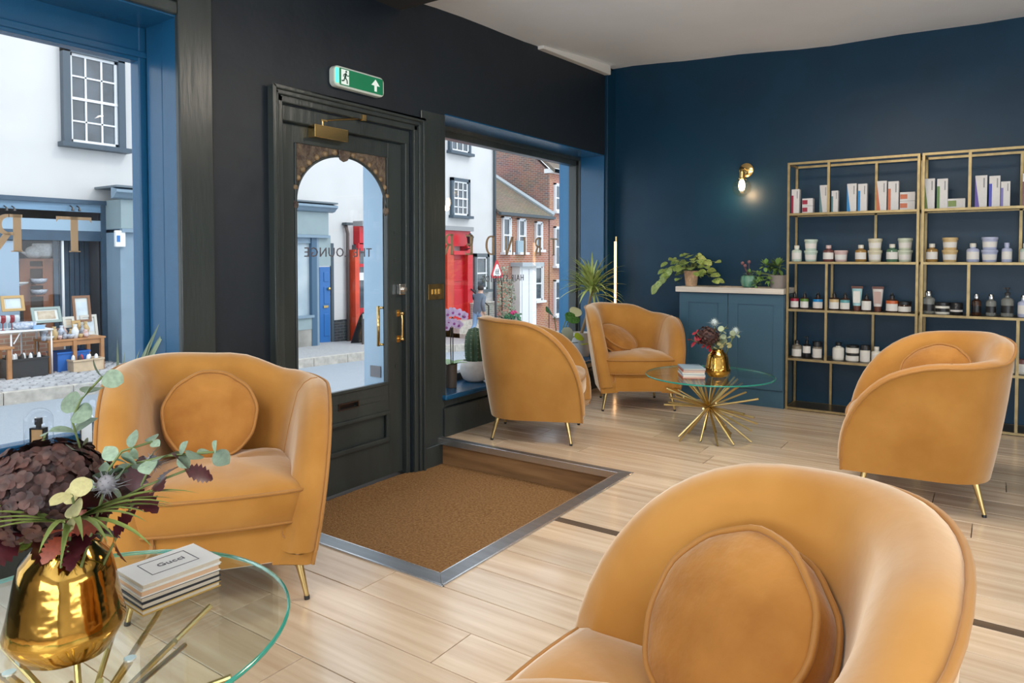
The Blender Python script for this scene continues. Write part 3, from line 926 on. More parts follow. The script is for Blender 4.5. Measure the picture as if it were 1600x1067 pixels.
# ================================================================== GLASS TABLES
def make_table(loc, lab, seed, near):
    t = empty('coffee_table', (loc[0], loc[1], 0))
    ZT = 0.395
    n = 72
    o = MB().lathe([(0.394, ZT), (0.394, ZT + 0.010)], n, (loc[0], loc[1], 0)).build('glass_top', M_tglass, t)
    e = MB()
    ring = [(0.394, ZT), (0.3985, ZT + 0.002), (0.400, ZT + 0.005), (0.3985, ZT + 0.008), (0.394, ZT + 0.010)]
    b = len(e.v)
    for (r, z) in ring:
        for k in range(n):
            a = 2 * PI * k / n; e.v.append(Vector((loc[0] + r * math.cos(a), loc[1] + r * math.sin(a), z)))
    for i in range(len(ring) - 1):
        for k in range(n):
            l = (k + 1) % n
            e.f.append((i * n + k, i * n + l, (i + 1) * n + l, (i + 1) * n + k))
    e.build('glass_rim', M_edge, o, smooth=True)
    rg = random.Random(seed)
    c = Vector((loc[0], loc[1], 0.20))
    MB().sphere(c, 0.018, 12, 8).build('hub', M_gold, t, smooth=True)
    rods = []
    N = 12
    for k in range(N):                     # legs
        a = 2 * PI * k / N + rg.uniform(-0.12, 0.12); rr = rg.uniform(0.13, 0.27)
        rods.append(Vector((rr * math.cos(a), rr * math.sin(a), -0.194)))
    for k in range(N):                     # carriers of the glass
        a = 2 * PI * k / N + rg.uniform(-0.12, 0.12) + 0.2; rr = rg.uniform(0.12, 0.27)
        rods.append(Vector((rr * math.cos(a), rr * math.sin(a), 0.186)))
    for k in range(22):                    # free rays
        a = 2 * PI * k / 22 + rg.uniform(-0.1, 0.1); el = rg.uniform(-0.42, 0.42); L = rg.uniform(0.27, 0.335)
        rods.append(Vector((L * math.cos(a) * math.cos(el), L * math.sin(a) * math.cos(el), L * math.sin(el))))
    for v in rods:
        MB().tube([c + v.normalized() * 0.008, c + v], 0.0062, 8).build('rod', M_gold, t, smooth=True, auto=40)
    if near:
        for v in rods[N:2 * N:3]:
            p = c + v
            MB().lathe([(0.011, 0), (0.011, 0.0035)], 14, (p.x, p.y, ZT - 0.0045)).build('glass_pad', M_alu2, t)
    return tag(t, lab, 'coffee table', 'round glass tables on brass starburst bases')


TN, TF = (-1.49, 0.64), (-1.495, 4.36)
make_table(TN, 'round glass coffee table in the left foreground with brass starburst base', 11, True)
make_table(TF, 'round glass coffee table with brass starburst base in front of the blue cabinet', 23, False)
ZG = 0.4055


def book(cx, cy, z, L, Wd, T, ang, cover, lab, group, page=M_paper):
    """spine along the long side"""
    b = empty('book', (0, 0, 0))
    c = 0.0022
    m = MB(); m.box(-Wd / 2, Wd / 2, -L / 2, L / 2, 0, c); m.box(-Wd / 2, Wd / 2, -L / 2, L / 2, T - c, T); m.box(-Wd / 2, -Wd / 2 + c, -L / 2, L / 2, 0, T)
    m.build('cover', cover, b, bevel=0.0006)
    B(-Wd / 2 + c, Wd / 2 - 0.003, -L / 2 + 0.003, L / 2 - 0.003, c, T - c).build('pages', page, b)
    b.location = (cx, cy, z); b.rotation_euler = (0, 0, ang)
    return tag(b, lab, 'book', group)


cream = mat('cream book cover', (0.62, 0.58, 0.50), 0.6)
ck = [('white', mat('white book cover', (0.74, 0.74, 0.72), 0.5)), ('black', mat('black book cover', (0.02, 0.022, 0.03), 0.4)), ('gold', mat('gold book cover', (0.55, 0.36, 0.10), 0.4, 0.4)),
      ('red', mat('red book cover', (0.45, 0.09, 0.05), 0.5)), ('blue', mat('blue book cover', (0.30, 0.42, 0.52), 0.5))]
ck = dict(ck)
bx, by, ba = -1.50, 0.831, R(-3)
z = ZG
for (nm, cv, T, lab) in [('gold', ck['gold'], 0.012, 'gold edged book, lowest of the stack on the near glass table'),
                         ('black', ck['black'], 0.013, 'black covered book, second from the bottom of the near table stack'),
                         ('cream', ck['black'], 0.013, 'black backed book with cream pages under the two pale books of the near stack'),
                         ('white', ck['white'], 0.015, 'white book just below the top one of the near table stack')]:
    book(bx + random.uniform(-0.002, 0.002), by + random.uniform(-0.002, 0.002), z, 0.174, 0.122, T, ba + random.uniform(-0.02, 0.02), cv, lab, 'books on the near glass table', mat('peach paper', (0.70, 0.46, 0.29), 0.85) if nm == 'white' else M_paper)
    z += T
tb = book(bx, by, z, 0.174, 0.122, 0.013, ba, ck['white'], 'white book with a framed title, on top of the near table stack', 'books on the near glass table')
T = 0.0132
# title frame and lettering on the cover, read from the +x side
fm = MB()
for (a, b_, c_, d_) in [(-0.042, 0.030, -0.052, -0.0505), (-0.042, 0.030, 0.0505, 0.052), (-0.042, -0.0405, -0.052, 0.052), (0.0285, 0.030, -0.052, 0.052)]:
    fm.box(a, b_, c_, d_, T - 0.0002, T + 0.0003)
fm.build('title_frame', M_letterg, tb)
me = text_mesh('Gucci', 0.026, M_letterg, 0.0002)
q = Matrix(((0, -1, 0), (1, 0, 0), (0, 0, 1))).to_quaternion()
inst(me, 'lettering', tb, (0.002, 0.005, T + 0.0003), q)
# far stack
z = ZG
fx, fy = aZ(1085, 580, ZG).x, aZ(1085, 580, ZG).y
fx, fy = -1.565, 4.235
for k, (cv, T, lab) in enumerate([('red', 0.010, 'red backed book at the bottom of the stack on the far glass table'), ('white', 0.011, 'thin white book, second from the bottom of the far table stack'),
                                  ('blue', 0.009, 'pale blue book low in the stack on the far glass table'), ('white', 0.010, 'white book in the middle of the far table stack'),
                                  ('red', 0.012, 'red and white book just under the top of the far table stack'), ('blue', 0.010, 'pale blue book on top of the stack on the far glass table')]):
    book(fx, fy, z, 0.19, 0.135, T, R(30) + random.uniform(-0.05, 0.05), ck[cv], lab, 'books on the far glass table')
    z += T

# ================================================================== CABINET, SHELVES, LAMPS
cab = empty('cabinet', (-1.70, 5.62, 0))
CF = 5.50
cx0, cx1 = aY(1061, 500, CF).x, aY(1225, 500, CF).x
m = MB(); m.box(cx0, cx1, CF + 0.02, YB - 0.005, 0.0, 0.868)
m.build('body', M_cab, cab, bevel=0.002)
B(cx0, cx1, CF + 0.015, CF + 0.02, 0.0, 0.13).build('plinth', M_cab, cab)
xm = aY(1137, 500, CF).x
for (a, b) in [(cx0 + 0.002, xm - 0.002), (xm + 0.002, cx1 - 0.004)]:
    d = MB(); w = 0.075
    d.box(a, b, CF, CF + 0.019, 0.135, 0.135 + w); d.box(a, b, CF, CF + 0.019, 0.862 - w, 0.862)
    d.box(a, a + w, CF, CF + 0.019, 0.135 + w, 0.862 - w); d.box(b - w, b, CF, CF + 0.019, 0.135 + w, 0.862 - w)
    do = d.build('door', M_cab, cab, bevel=0.0015)
    B(a + w - 0.002, b - w + 0.002, CF + 0.009, CF + 0.016, 0.135 + w - 0.002, 0.862 - w + 0.002).build('door_panel', M_cab, do)
tag(cab, 'slate blue two door cabinet standing against the blue wall', 'cabinet')
top = B(cx0 - 0.02, cx1 + 0.004, CF - 0.035, YB - 0.004, 0.870, 0.913).build('worktop', mat('limed wood worktop', (0.62, 0.57, 0.50), 0.6, var=0.14, scale=5, stretch=(0.5, 6, 6), bump=0.1), bevel=0.004)
tag(top, 'thick pale limed wood worktop lying on the blue cabinet', 'worktop')

SHZ = [0.022, 0.392, 0.762, 1.118, 1.480, 1.858]
SF, SBK = 5.52, 5.80
M_shp = mat('bronze shelf panel', (0.10, 0.075, 0.04), 0.35, 0.7)


def shelf_unit(x0, x1, lab, fronts, rears):
    u = empty('shelving_unit', ((x0 + x1) / 2, (SF + SBK) / 2, 0))
    t = 0.017
    for x in (x0, x1 - t):
        for y in (SF, SBK - t):
            B(x, x + t, y, y + t, 0, SHZ[-1]).build('post', M_gold2, u, bevel=0.001)
    for k, z in enumerate(SHZ):
        fr_ = MB(); e = 0.0005
        fr_.box(x0 + t, x1 - t, SF + e, SF + t, z - t, z - e); fr_.box(x0 + t, x1 - t, SBK - t, SBK - e, z - t, z - e)
        fr_.box(x0 + e, x0 + t, SF + t, SBK - t, z - t, z - e); fr_.box(x1 - t, x1 - e, SF + t, SBK - t, z - t, z - e)
        f = fr_.build('shelf_frame', M_gold2, u)
        if k < 5:
            B(x0 + t, x1 - t, SF + t, SBK - t, z - 0.007, z - 0.001).build('shelf_panel', M_shp, f)
    for (x, a, b) in fronts:
        B(x - t / 2, x + t / 2, SF + 0.001, SF + t, SHZ[a], SHZ[b] - t).build('divider', M_gold2, u)
    for (x, a, b) in rears:
        B(x - t / 2, x + t / 2, SBK - t, SBK - 0.001, SHZ[a], SHZ[b] - t).build('divider', M_gold2, u)
    return tag(u, lab, 'shelves', 'brass framed shelving units')


xa, xb = aY(1229, 400, SF).x, aY(1435.5, 400, SF).x
xc = aY(1438.5, 400, SF).x; xd = xc + (xb - xa)
xl = lambda px, Y=SF: aY(px, 400, Y).x
shelf_unit(xa, xb, 'brass framed shelving unit beside the blue cabinet', [(xl(1293), 4, 5), (xl(1291.5), 1, 3)], [(xl(1368, SBK), 3, 5), (xl(1301, SBK), 2, 3), (xl(1366, SBK), 1, 2), (xl(1301, SBK), 0, 1)])
shelf_unit(xc, xd, 'brass framed shelving unit cut by the right edge of the photo', [(xl(1513), 4, 5), (xl(1514), 2, 3), (xl(1593), 0, 2)], [(xl(1594, SBK), 3, 5)])

# --- products
PY = 5.63


def prod_x(px, z):
    """x of a product whose middle is seen at px on the shelf of height z"""
    return aY(px, 402, PY).x


LAB = mat('product label', (0.72, 0.70, 0.66), 0.6, var=0.06, scale=300, stretch=(0.2, 1, 6))
WHT = mat('white carton', (0.70, 0.68, 0.66), 0.55, var=0.03, scale=60)


def colm(nm, c, rough=0.35, **k): return mat('tone ' + nm, c, rough, **k)


CRIM = colm('crimson', (0.35, 0.01, 0.04)); TEAL = colm('teal', (0.10, 0.22, 0.24)); BLUE = colm('azure', (0.0, 0.22, 0.55)); ORNG = colm('orange', (0.55, 0.12, 0.03))
OLIV = colm('olive', (0.17, 0.24, 0.03)); GRN = colm('leaf green', (0.10, 0.22, 0.03)); VIOL = colm('violet', (0.10, 0.05, 0.36)); INDI = colm('indigo', (0.03, 0.04, 0.42)); LILA = colm('lilac', (0.16, 0.14, 0.42))
AMB = colm('amber bottle', (0.05, 0.022, 0.012), 0.12); AMBER = colm('honey', (0.34, 0.20, 0.06), 0.2); BRN = colm('brown tube cap', (0.12, 0.035, 0.02), 0.4)
MINT = colm('mint', (0.50, 0.60, 0.52)); ROSE = colm('rose brown', (0.16, 0.06, 0.055)); PINK = colm('pale pink', (0.62, 0.45, 0.42)); CREA = colm('cream tub', (0.62, 0.58, 0.42)); YELT = colm('yellow tub', (0.58, 0.42, 0.20)); BLUT = colm('pale blue tub', (0.42, 0.46, 0.62)); PALG = colm('pale green tub', (0.55, 0.60, 0.47)); DGRN = colm('green liquid', (0.10, 0.20, 0.12), 0.2)
CLR = colm('clear bottle', (0.35, 0.36, 0.33), 0.08, trans=0.5); MILK = colm('milk white', (0.70, 0.68, 0.60))
SILV = mat('silver cap', (0.6, 0.6, 0.6), 0.2, 1.0)


def carton(px, tier, w, h, d, tone, lab, slant=False):
    z = SHZ[tier]; x = prod_x(px, z)
    o = empty('carton', (x, PY, z))
    B(x - w / 2, x + w / 2, PY - d / 2, PY + d / 2, z, z + h).build('box', WHT, o, bevel=0.001)
    if slant == 'flat':          # low box with coloured jar prints
        for zz in ([0.25, 0.75] if h > 0.07 else [0.5]):
            hh = 0.016 if h > 0.07 else 0.02
            B(x - w * 0.48, x + w * 0.0, PY - d / 2 - 0.001, PY - d / 2 + 0.001, z + h * zz - hh, z + h * zz + hh).build('colour_print', tone, o, bevel=0.0004)
        if h > 0.07: B(x - w / 2 - 0.0005, x + w / 2 + 0.0005, PY - d / 2 - 0.0005, PY + d / 2, z + h / 2 - 0.0008, z + h / 2 + 0.0008).build('lid_seam', M_dark, o)
    else:
        hh = h * (0.98 if slant else 0.75)
        if slant:
            MB().prism([(x - w / 2 - 0.0006, z + 0.001), (x - w * 0.12, z + 0.001), (x - w / 2 - 0.0006, z + hh)], 1, PY - d / 2 - 0.001, PY - d / 2 + 0.001).build('colour_print', tone, o)
        else:
            B(x - w / 2 - 0.0006, x - w * 0.24, PY - d / 2 - 0.001, PY - d / 2 + 0.001, z + 0.001, z + hh).build('colour_print', tone, o)
        B(x + w * 0.18, x + w * 0.30, PY - d / 2 - 0.0008, PY - d / 2 + 0.0005, z + h * 0.62, z + h * 0.92).build('side_print', mat('grey print', (0.3, 0.3, 0.3), 0.6), o)
    return tag(o, lab, 'box', 'white cartons on the top shelves')


S1 = 'left top shelf'; S2 = 'right top shelf'
for a in [(1243, 4, 0.055, 0.185, 0.055, CRIM, 'tall white carton with crimson edge, leftmost on the top shelf'),
          (1262, 4, 0.075, 0.112, 0.06, CRIM, 'pair of low white cartons with crimson prints on the top shelf', 'flat'),
          (1287, 4, 0.055, 0.205, 0.06, TEAL, 'tall white carton with slanted grey teal edge behind the first divider', True),
          (1304, 4, 0.045, 0.160, 0.05, TEAL, 'shorter white carton with thin teal edge right of the first divider'),
          (1330.5, 4, 0.062, 0.205, 0.06, BLUE, 'tall white carton with slanted blue edge on the top shelf', True),
          (1347, 4, 0.058, 0.200, 0.055, BLUE, 'white carton with straight blue edge beside the slanted blue one'),
          (1377, 4, 0.062, 0.212, 0.065, ORNG, 'tall white carton with slanted orange edge on the top shelf', True),
          (1395, 4, 0.066, 0.205, 0.06, ORNG, 'white carton with straight orange edge on the top shelf'),
          (1417, 4, 0.092, 0.125, 0.07, ORNG, 'pair of low white cartons with orange prints, last on their shelf', 'flat'),
          (1451, 4, 0.062, 0.210, 0.06, OLIV, 'tall white carton with slanted olive edge on the right unit', True),
          (1471, 4, 0.062, 0.205, 0.06, GRN, 'white carton with straight green edge on the right unit'),
          (1493, 4, 0.100, 0.066, 0.06, OLIV, 'single low white carton with olive print on the right unit', 'flat'),
          (1531, 4, 0.066, 0.212, 0.06, VIOL, 'tall white carton with slanted violet edge on the right unit', True),
          (1552, 4, 0.060, 0.205, 0.06, INDI, 'white carton with indigo edge on the right unit'),
          (1569, 4, 0.050, 0.165, 0.05, LILA, 'smaller white carton with lilac edge on the right unit'),
          (1604, 4, 0.060, 0.210, 0.06, ROSE, 'white carton cut by the right photo edge')]:
    carton(*a)


def bottle(px, tier, r, h, body, cap, lab, kind='round', label=None, lz=(0.15, 0.55), nm='bottle', grp='bottles on the shelves', cat='bottle', band=None):
    z = SHZ[tier]; x = prod_x(px, z)
    o = empty(nm, (x, PY, z))
    c = (x, PY, z)
    if kind == 'round':       # shouldered bottle with a neck and cap
        hb = h * 0.74
        MB().lathe([(r * 0.92, 0), (r, 0.004), (r, hb * 0.86), (r * 0.85, hb * 0.95), (r * 0.45, hb), (r * 0.42, h * 0.82)], 20, c).build('body', body, o, smooth=True, auto=50)
        MB().lathe([(r * 0.50, h * 0.80), (r * 0.50, h * 0.99), (r * 0.46, h)], 16, c).build('cap', cap, o, smooth=True, auto=50)
    elif kind == 'drop':      # square shoulders, short neck and pointed dropper
        hb = h * 0.66
        MB().lathe([(r * 0.96, 0), (r, 0.003), (r, hb * 0.93), (r * 0.8, hb), (r * 0.36, hb * 1.02), (r * 0.36, h * 0.76)], 18, c).build('body', body, o, smooth=True, auto=50)
        MB().lathe([(r * 0.40, h * 0.74), (r * 0.40, h * 0.86), (r * 0.22, h * 0.90), (r * 0.16, h)], 14, c).build('cap', cap, o, smooth=True, auto=50)
    elif kind == 'pump':
        hb = h * 0.66
        MB().lathe([(r * 0.96, 0), (r, 0.004), (r, hb * 0.84), (r * 0.8, hb * 0.94), (r * 0.34, hb), (r * 0.34, h * 0.74)], 20, c).build('body', body, o, smooth=True, auto=50)
        p = MB().lathe([(r * 0.42, h * 0.72), (r * 0.42, h * 0.82), (r * 0.16, h * 0.84), (r * 0.16, h * 0.93), (r * 0.34, h * 0.94), (r * 0.34, h)], 14, c)
        p.box(x - r * 0.75, x, PY - 0.004, PY + 0.004, z + h * 0.945, z + h * 0.985)
        p.build('pump', cap, o, smooth=True, auto=50)
    elif kind == 'tub':
        MB().lathe([(r * 0.82, 0), (r * 0.86, 0.003), (r * 0.97, h * 0.80)], 24, c).build('body', body, o, smooth=True, auto=50)
        MB().lathe([(r * 1.03, h * 0.78), (r * 1.05, h * 0.80), (r * 1.05, h * 0.97), (r * 1.0, h)], 24, c).build('lid', cap, o, smooth=True, auto=50)
    elif kind == 'jar':
        MB().lathe([(r * 0.94, 0), (r, 0.004), (r, h * 0.66), (r * 0.9, h * 0.72)], 22, c).build('body', body, o, smooth=True, auto=50)
        MB().lathe([(r * 1.0, h * 0.70), (r * 1.0, h * 0.98), (r * 0.95, h)], 22, c).build('lid', cap, o, smooth=True, auto=50)
    elif kind == 'tube':      # squeeze tube standing on its cap
        b = MB(); n = 16
        secs = [(r * 0.72, r * 0.55, h * 0.20), (r * 0.85, r * 0.55, h * 0.5), (r * 1.0, r * 0.25, h * 0.9)]
        for (rx, ry, zz) in secs:
            for k in range(n):
                a = 2 * PI * k / n; b.v.append(Vector((x + rx * math.cos(a), PY + ry * math.sin(a), z + zz)))
        for i in range(2):
            for k in range(n):
                l = (k + 1) % n; b.f.append((i * n + k, i * n + l, (i + 1) * n + l, (i + 1) * n + k))
        b.f.append(tuple(range(n))[::-1]); b.f.append(tuple(range(2 * n, 3 * n)))
        b.build('body', body, o, smooth=True, auto=50)
        B(x - r * 1.05, x + r * 1.05, PY - r * 0.12, PY + r * 0.12, z + h * 0.89, z + h).build('crimp', cap, o)
        MB().lathe([(r * 0.62, 0), (r * 0.68, h * 0.20)], 16, c).build('cap', cap, o, smooth=True, auto=50)
    if label and kind != 'tube':
        rr = r * 1.012 if kind not in ('tub',) else r * 0.985
        n = 14
        a0, a1 = (R(200), R(340))
        b = MB()
        for zz in lz:
            for k in range(n + 1):
                a = a0 + (a1 - a0) * k / n
                k2 = rr if kind != 'tub' else r * (0.86 + 0.11 * zz / 0.8) * 1.012
                b.v.append(Vector((x + k2 * math.cos(a), PY + k2 * math.sin(a), z + h * zz)))
        for k in range(n): b.f.append((k, k + 1, n + 2 + k, n + 1 + k))
        lo = b.build('label', label, o, smooth=True)
        if band is not None:
            b = MB()
            za = lz[1] - (lz[1] - lz[0]) * 0.30
            for zz in (za, lz[1]):
                for k in range(n + 1):
                    a = a0 + (a1 - a0) * k / n
                    b.v.append(Vector((x + rr * 1.006 * math.cos(a), PY + rr * 1.006 * math.sin(a), z + h * zz)))
            for k in range(n): b.f.append((k, k + 1, n + 2 + k, n + 1 + k))
            b.build('colour_band', band, o, smooth=True)
    elif label:
        B(x - r * 0.62, x + r * 0.62, PY - r * 0.62, PY - r * 0.5, z + h * 0.32, z + h * 0.8).build('label', label, o)
    return tag(o, lab, cat, grp)


# second shelf from the top: shampoos and tubs
def tubs(px, tier, tone, what, side, two=True):
    r, h = 0.045, 0.083
    bottle(px, tier, r, h, tone, tone, 'lower %s tub %s' % (what, side) if two else '%s tub %s' % (what, side), 'tub', LAB, (0.18, 0.62), 'tub', 'lidded tubs on the second shelf', 'tub')
    if two:
        SHZ.append(SHZ[tier] + h + 0.0005)
        bottle(px, len(SHZ) - 1, r, h, tone, tone, 'upper %s tub stacked %s' % (what, side), 'tub', LAB, (0.18, 0.62), 'tub', 'lidded tubs on the second shelf', 'tub')


bottle(1245, 3, 0.036, 0.122, MINT, MILK, 'mint green shouldered bottle, leftmost on the second shelf', 'round', LAB)
tubs(1267, 3, MINT, 'mint', 'next to the mint bottle')
bottle(1294.5, 3, 0.038, 0.122, ROSE, PINK, 'rose brown bottle with pale cap on the second shelf', 'round', LAB)
tubs(1314, 3, PINK, 'single pale pink', 'beside the rose brown bottle', False)
bottle(1345, 3, 0.038, 0.122, AMBER, MILK, 'honey coloured bottle on the left half of the second shelf', 'round', LAB)
tubs(1367, 3, CREA, 'cream', 'before the rear divider')
bottle(1394, 3, 0.038, 0.126, DGRN, MILK, 'green bottle with white cap on the second shelf', 'round', LAB)
tubs(1414, 3, PALG, 'pale green', 'at the right end of the left unit')
bottle(1456, 3, 0.036, 0.126, AMBER, MILK, 'honey coloured bottle, leftmost on the right unit', 'round', LAB)
tubs(1484, 3, YELT, 'yellow', 'on the right unit')
bottle(1520, 3, 0.037, 0.126, BLUT, MILK, 'pale lilac bottle with broad shoulders on the right unit', 'round', LAB)
tubs(1546, 3, BLUT, 'pale blue', 'on the right unit')
bottle(1573, 3, 0.029, 0.128, BLUT, BLUT, 'slim pale lilac bottle right of the blue tubs', 'round', LAB)
bottle(1603, 3, 0.034, 0.122, MINT, MILK, 'pale bottle on the second shelf cut by the right photo edge', 'round', LAB)
# third shelf: amber bottles
for (px, tone, nm) in [(1242.5, CRIM, 'red'), (1258, GRN, 'green'), (1279, BLUE, 'blue')]:
    bottle(px, 2, 0.031 if nm != 'blue' else 0.036, 0.125, AMB, M_black, 'small amber bottle with %s banded label on the third shelf' % nm, 'drop', LAB, (0.06, 0.60), band=tone)
bottle(1304.5, 2, 0.035, 0.135, AMB, M_black, 'amber bottle with ochre banded label right of the front divider', 'drop', LAB, (0.06, 0.58), band=YELT)
bottle(1321.5, 2, 0.034, 0.130, AMB, M_black, 'amber bottle with turquoise banded label on the third shelf', 'drop', LAB, (0.06, 0.58), band=colm('turquoise', (0.10, 0.33, 0.36)))
bottle(1340, 2, 0.036, 0.178, colm('aqua tube', (0.30, 0.52, 0.55)), BRN, 'aqua squeeze tube with brown cap on the third shelf', 'tube', LAB, nm='squeeze_tube', cat='tube')
bottle(1355, 2, 0.033, 0.125, AMB, M_black, 'amber bottle with plain white label between the two tubes', 'drop', LAB, (0.06, 0.58))
bottle(1372.5, 2, 0.036, 0.178, colm('white tube', (0.62, 0.58, 0.54)), BRN, 'white squeeze tube with brown cap on the third shelf', 'tube', colm('tube check', (0.45, 0.3, 0.26)), nm='squeeze_tube', cat='tube')
bottle(1395, 2, 0.039, 0.135, AMB, M_black, 'wide amber bottle with orange banded label on the third shelf', 'drop', LAB, (0.06, 0.6), band=ORNG)
bottle(1415, 2, 0.042, 0.078, AMB, M_black, 'low amber jar with black lid, last on the third shelf of the left unit', 'jar', LAB, (0.08, 0.55), nm='jar', cat='jar')
bottle(1452, 2, 0.040, 0.155, CLR, SILV, 'clear bottle of milky lotion with black label on the right unit', 'round', M_black, (0.12, 0.42))
bottle(1474, 2, 0.044, 0.080, MILK, M_black, 'milk white jar with black lid on the right unit', 'jar', M_black, (0.2, 0.5), nm='jar', cat='jar')
bottle(1496, 2, 0.038, 0.080, M_black, M_black, 'all black jar on the right unit', 'jar', LAB, (0.25, 0.4), nm='jar', cat='jar')
bottle(1527, 2, 0.028, 0.142, AMB, SILV, 'dark bottle with clear cap on the right unit', 'round', M_black, (0.15, 0.45))
bottle(1550, 2, 0.030, 0.142, CLR, SILV, 'clear bottle with silver cap on the right unit', 'round', M_black, (0.15, 0.45))
bottle(1575.5, 2, 0.036, 0.190, CLR, M_dark, 'tall clear pump bottle with black label on the right unit', 'pump', M_black, (0.12, 0.38))
bottle(1601, 2, 0.032, 0.14, BLUT, SILV, 'pale bottle on the third shelf cut by the right photo edge', 'round', LAB)
# fourth shelf
bottle(1247, 1, 0.036, 0.125, colm('smoke', (0.20, 0.17, 0.13), 0.15), M_black, 'smoke brown bottle with black cap, leftmost on the fourth shelf', 'round', LAB, (0.05, 0.48))
bottle(1262.5, 1, 0.030, 0.158, M_black, M_black, 'black pump bottle on the fourth shelf', 'pump', LAB, (0.22, 0.55))
bottle(1279, 1, 0.034, 0.125, colm('smoke', (0.2, 0.17, 0.13)), M_black, 'short dark bottle with white label left of the front divider', 'jar', LAB, (0.05, 0.58))
bottle(1312, 1, 0.040, 0.130, MILK, M_black, 'white shouldered bottle with black cap on the fourth shelf', 'round', LAB, (0.1, 0.6))
bottle(1334, 1, 0.045, 0.058, MILK, M_black, 'lower white jar with black lid on the fourth shelf', 'jar', LAB, (0.1, 0.6), nm='jar', cat='jar')
SHZ.append(SHZ[1] + 0.0585)
bottle(1334, len(SHZ) - 1, 0.045, 0.058, MILK, M_black, 'upper white jar stacked on another on the fourth shelf', 'jar', LAB, (0.1, 0.6), nm='jar', cat='jar')
bottle(1354, 1, 0.034, 0.122, MILK, M_black, 'white bottle with wide black cap on the fourth shelf', 'jar', LAB, (0.05, 0.6))
bottle(1372, 1, 0.034, 0.115, MILK, MILK, 'white bottle half hidden behind the side on armchair', 'round', LAB)
bottle(1580, 1, 0.032, 0.170, MILK, MILK, 'white spray bottle right of the side on armchair', 'pump', LAB, (0.15, 0.5))
bottle(1602, 1, 0.036, 0.095, MILK, ROSE, 'white jar on the fourth shelf cut by the right photo edge', 'jar', LAB, nm='jar', cat='jar')

# --- globe wall lamp
wl = empty('wall_lamp', (-1.70, YB, 1.70))
px_, pz_ = aY(1166, 266, YB - 0.01).x, aY(1166, 266, YB - 0.01).z
mt = Matrix.Translation((px_, YB - 0.002, pz_)) @ Matrix.Rotation(R(90), 4, 'X')
MB().lathe([(0.058, 0), (0.058, 0.010), (0.052, 0.015), (0.012, 0.017)], 28, mtx=mt).build('back_plate', M_brass, wl, smooth=True, auto=40)
GL = Vector((aY(1159, 293, 5.69).x, 5.69, aY(1159, 293, 5.69).z))
MB().tube([(px_, YB - 0.01, pz_), (px_, YB - 0.05, pz_ + 0.004), (GL.x + 0.004, GL.y + 0.03, pz_ + 0.006), (GL.x, GL.y, pz_ - 0.008), (GL.x, GL.y, pz_ - 0.03)], 0.007, 10).build('arm', M_brass, wl, smooth=True)
MB().lathe([(0.010, 0.03), (0.021, 0.022), (0.021, -0.025), (0.030, -0.030), (0.030, -0.042)], 18, (GL.x, GL.y, GL.z + 0.105)).build('socket', M_brass, wl, smooth=True, auto=40)
MB().sphere(GL, 0.072, 28, 18).build('glass_globe', glass_mat('globe glass', (1, 0.94, 0.86), 1.5), wl, smooth=True)
MB().lathe([(0.008, 0.06), (0.022, 0.03), (0.026, 0.0), (0.020, -0.028), (0.001, -0.04)], 16, (GL.x, GL.y, GL.z + 0.012)).build('bulb', mat('lit bulb', (1, 0.8, 0.5), 0.5, emit=(1, 0.78, 0.48), estr=14), wl, smooth=True)
d = bpy.data.lights.new('bulb_light', 'POINT'); d.energy = 5; d.color = (1, 0.68, 0.38); d.shadow_soft_size = 0.03
o = bpy.data.objects.new('bulb_light', d); o.location = (0, 0, 0); COL.objects.link(o)
o.location = GL + Vector((0, -0.035, -0.045))
tag(wl, 'brass wall lamp with a lit clear glass globe on the blue wall', 'wall lamp')

# --- LED stick lamp in the corner
st = empty('stick_lamp', (-2.80, 5.66, 0))
sx, sy = -2.795, 5.66
zt = 1.335
B(sx - 0.09, sx + 0.09, sy - 0.09, sy + 0.09, 0, 0.012).build('base', M_gold, st, bevel=0.003)
MB().tube([(sx, sy + 0.006, 0.01), (sx, sy + 0.006, zt)], 0.009, 10).build('stem', M_gold, st, smooth=True, auto=40)
MB().tube([(sx, sy - 0.008, 0.12), (sx, sy - 0.008, zt - 0.045)], 0.010, 10).build('light_strip', mat('warm light strip', (1, 0.8, 0.6), 0.5, emit=(1, 0.55, 0.25), estr=6), st, smooth=True)
tag(st, 'slim brass floor lamp with a vertical glowing strip in the corner', 'floor lamp')

# ================================================================== THE STREET
FX = -14.6


def gz(y):
    return -0.75 - 0.027 * y if y < 12.2 else -1.08 - 0.06 * (y - 12.2)


M_render = mat('white render', (0.60, 0.59, 0.575), 0.85, var=0.03, scale=1.5)
M_navy = mat('navy shopfront paint', (0.035, 0.075, 0.12), 0.4, var=0.15, scale=4)
M_lblue = mat('weathered blue fascia', (0.16, 0.28, 0.40), 0.5, var=0.15, scale=3, stretch=(1, 0.3, 4))
M_greyp = mat('grey green shopfront paint', (0.26, 0.33, 0.34), 0.5, var=0.06, scale=3)
M_greyb = mat('grey blue pilaster paint', (0.20, 0.28, 0.35), 0.5, var=0.06, scale=3)
M_slate = mat('slate dark frame', (0.05, 0.075, 0.10), 0.45)
M_red = mat('pillar box red paint', (0.55, 0.008, 0.016), 0.35, var=0.1, scale=2)
M_redl = mat('faded orange red paint', (0.62, 0.06, 0.02), 0.4, var=0.15, scale=2)
M_bdoor = mat('royal blue door paint', (0.03, 0.15, 0.42), 0.35)
M_dglass = mat('street window glass', (0.05, 0.065, 0.08), 0.04, var=0.4, scale=2.5, spec=0.9)
M_sashw = mat('white sash paint', (0.78, 0.79, 0.80), 0.5)
M_asph = mat('asphalt', (0.30, 0.335, 0.37), 0.85, var=0.12, scale=60, bump=0.3, bscale=120)
M_pave = mat('paving tar', (0.34, 0.34, 0.34), 0.9, var=0.12, scale=20)
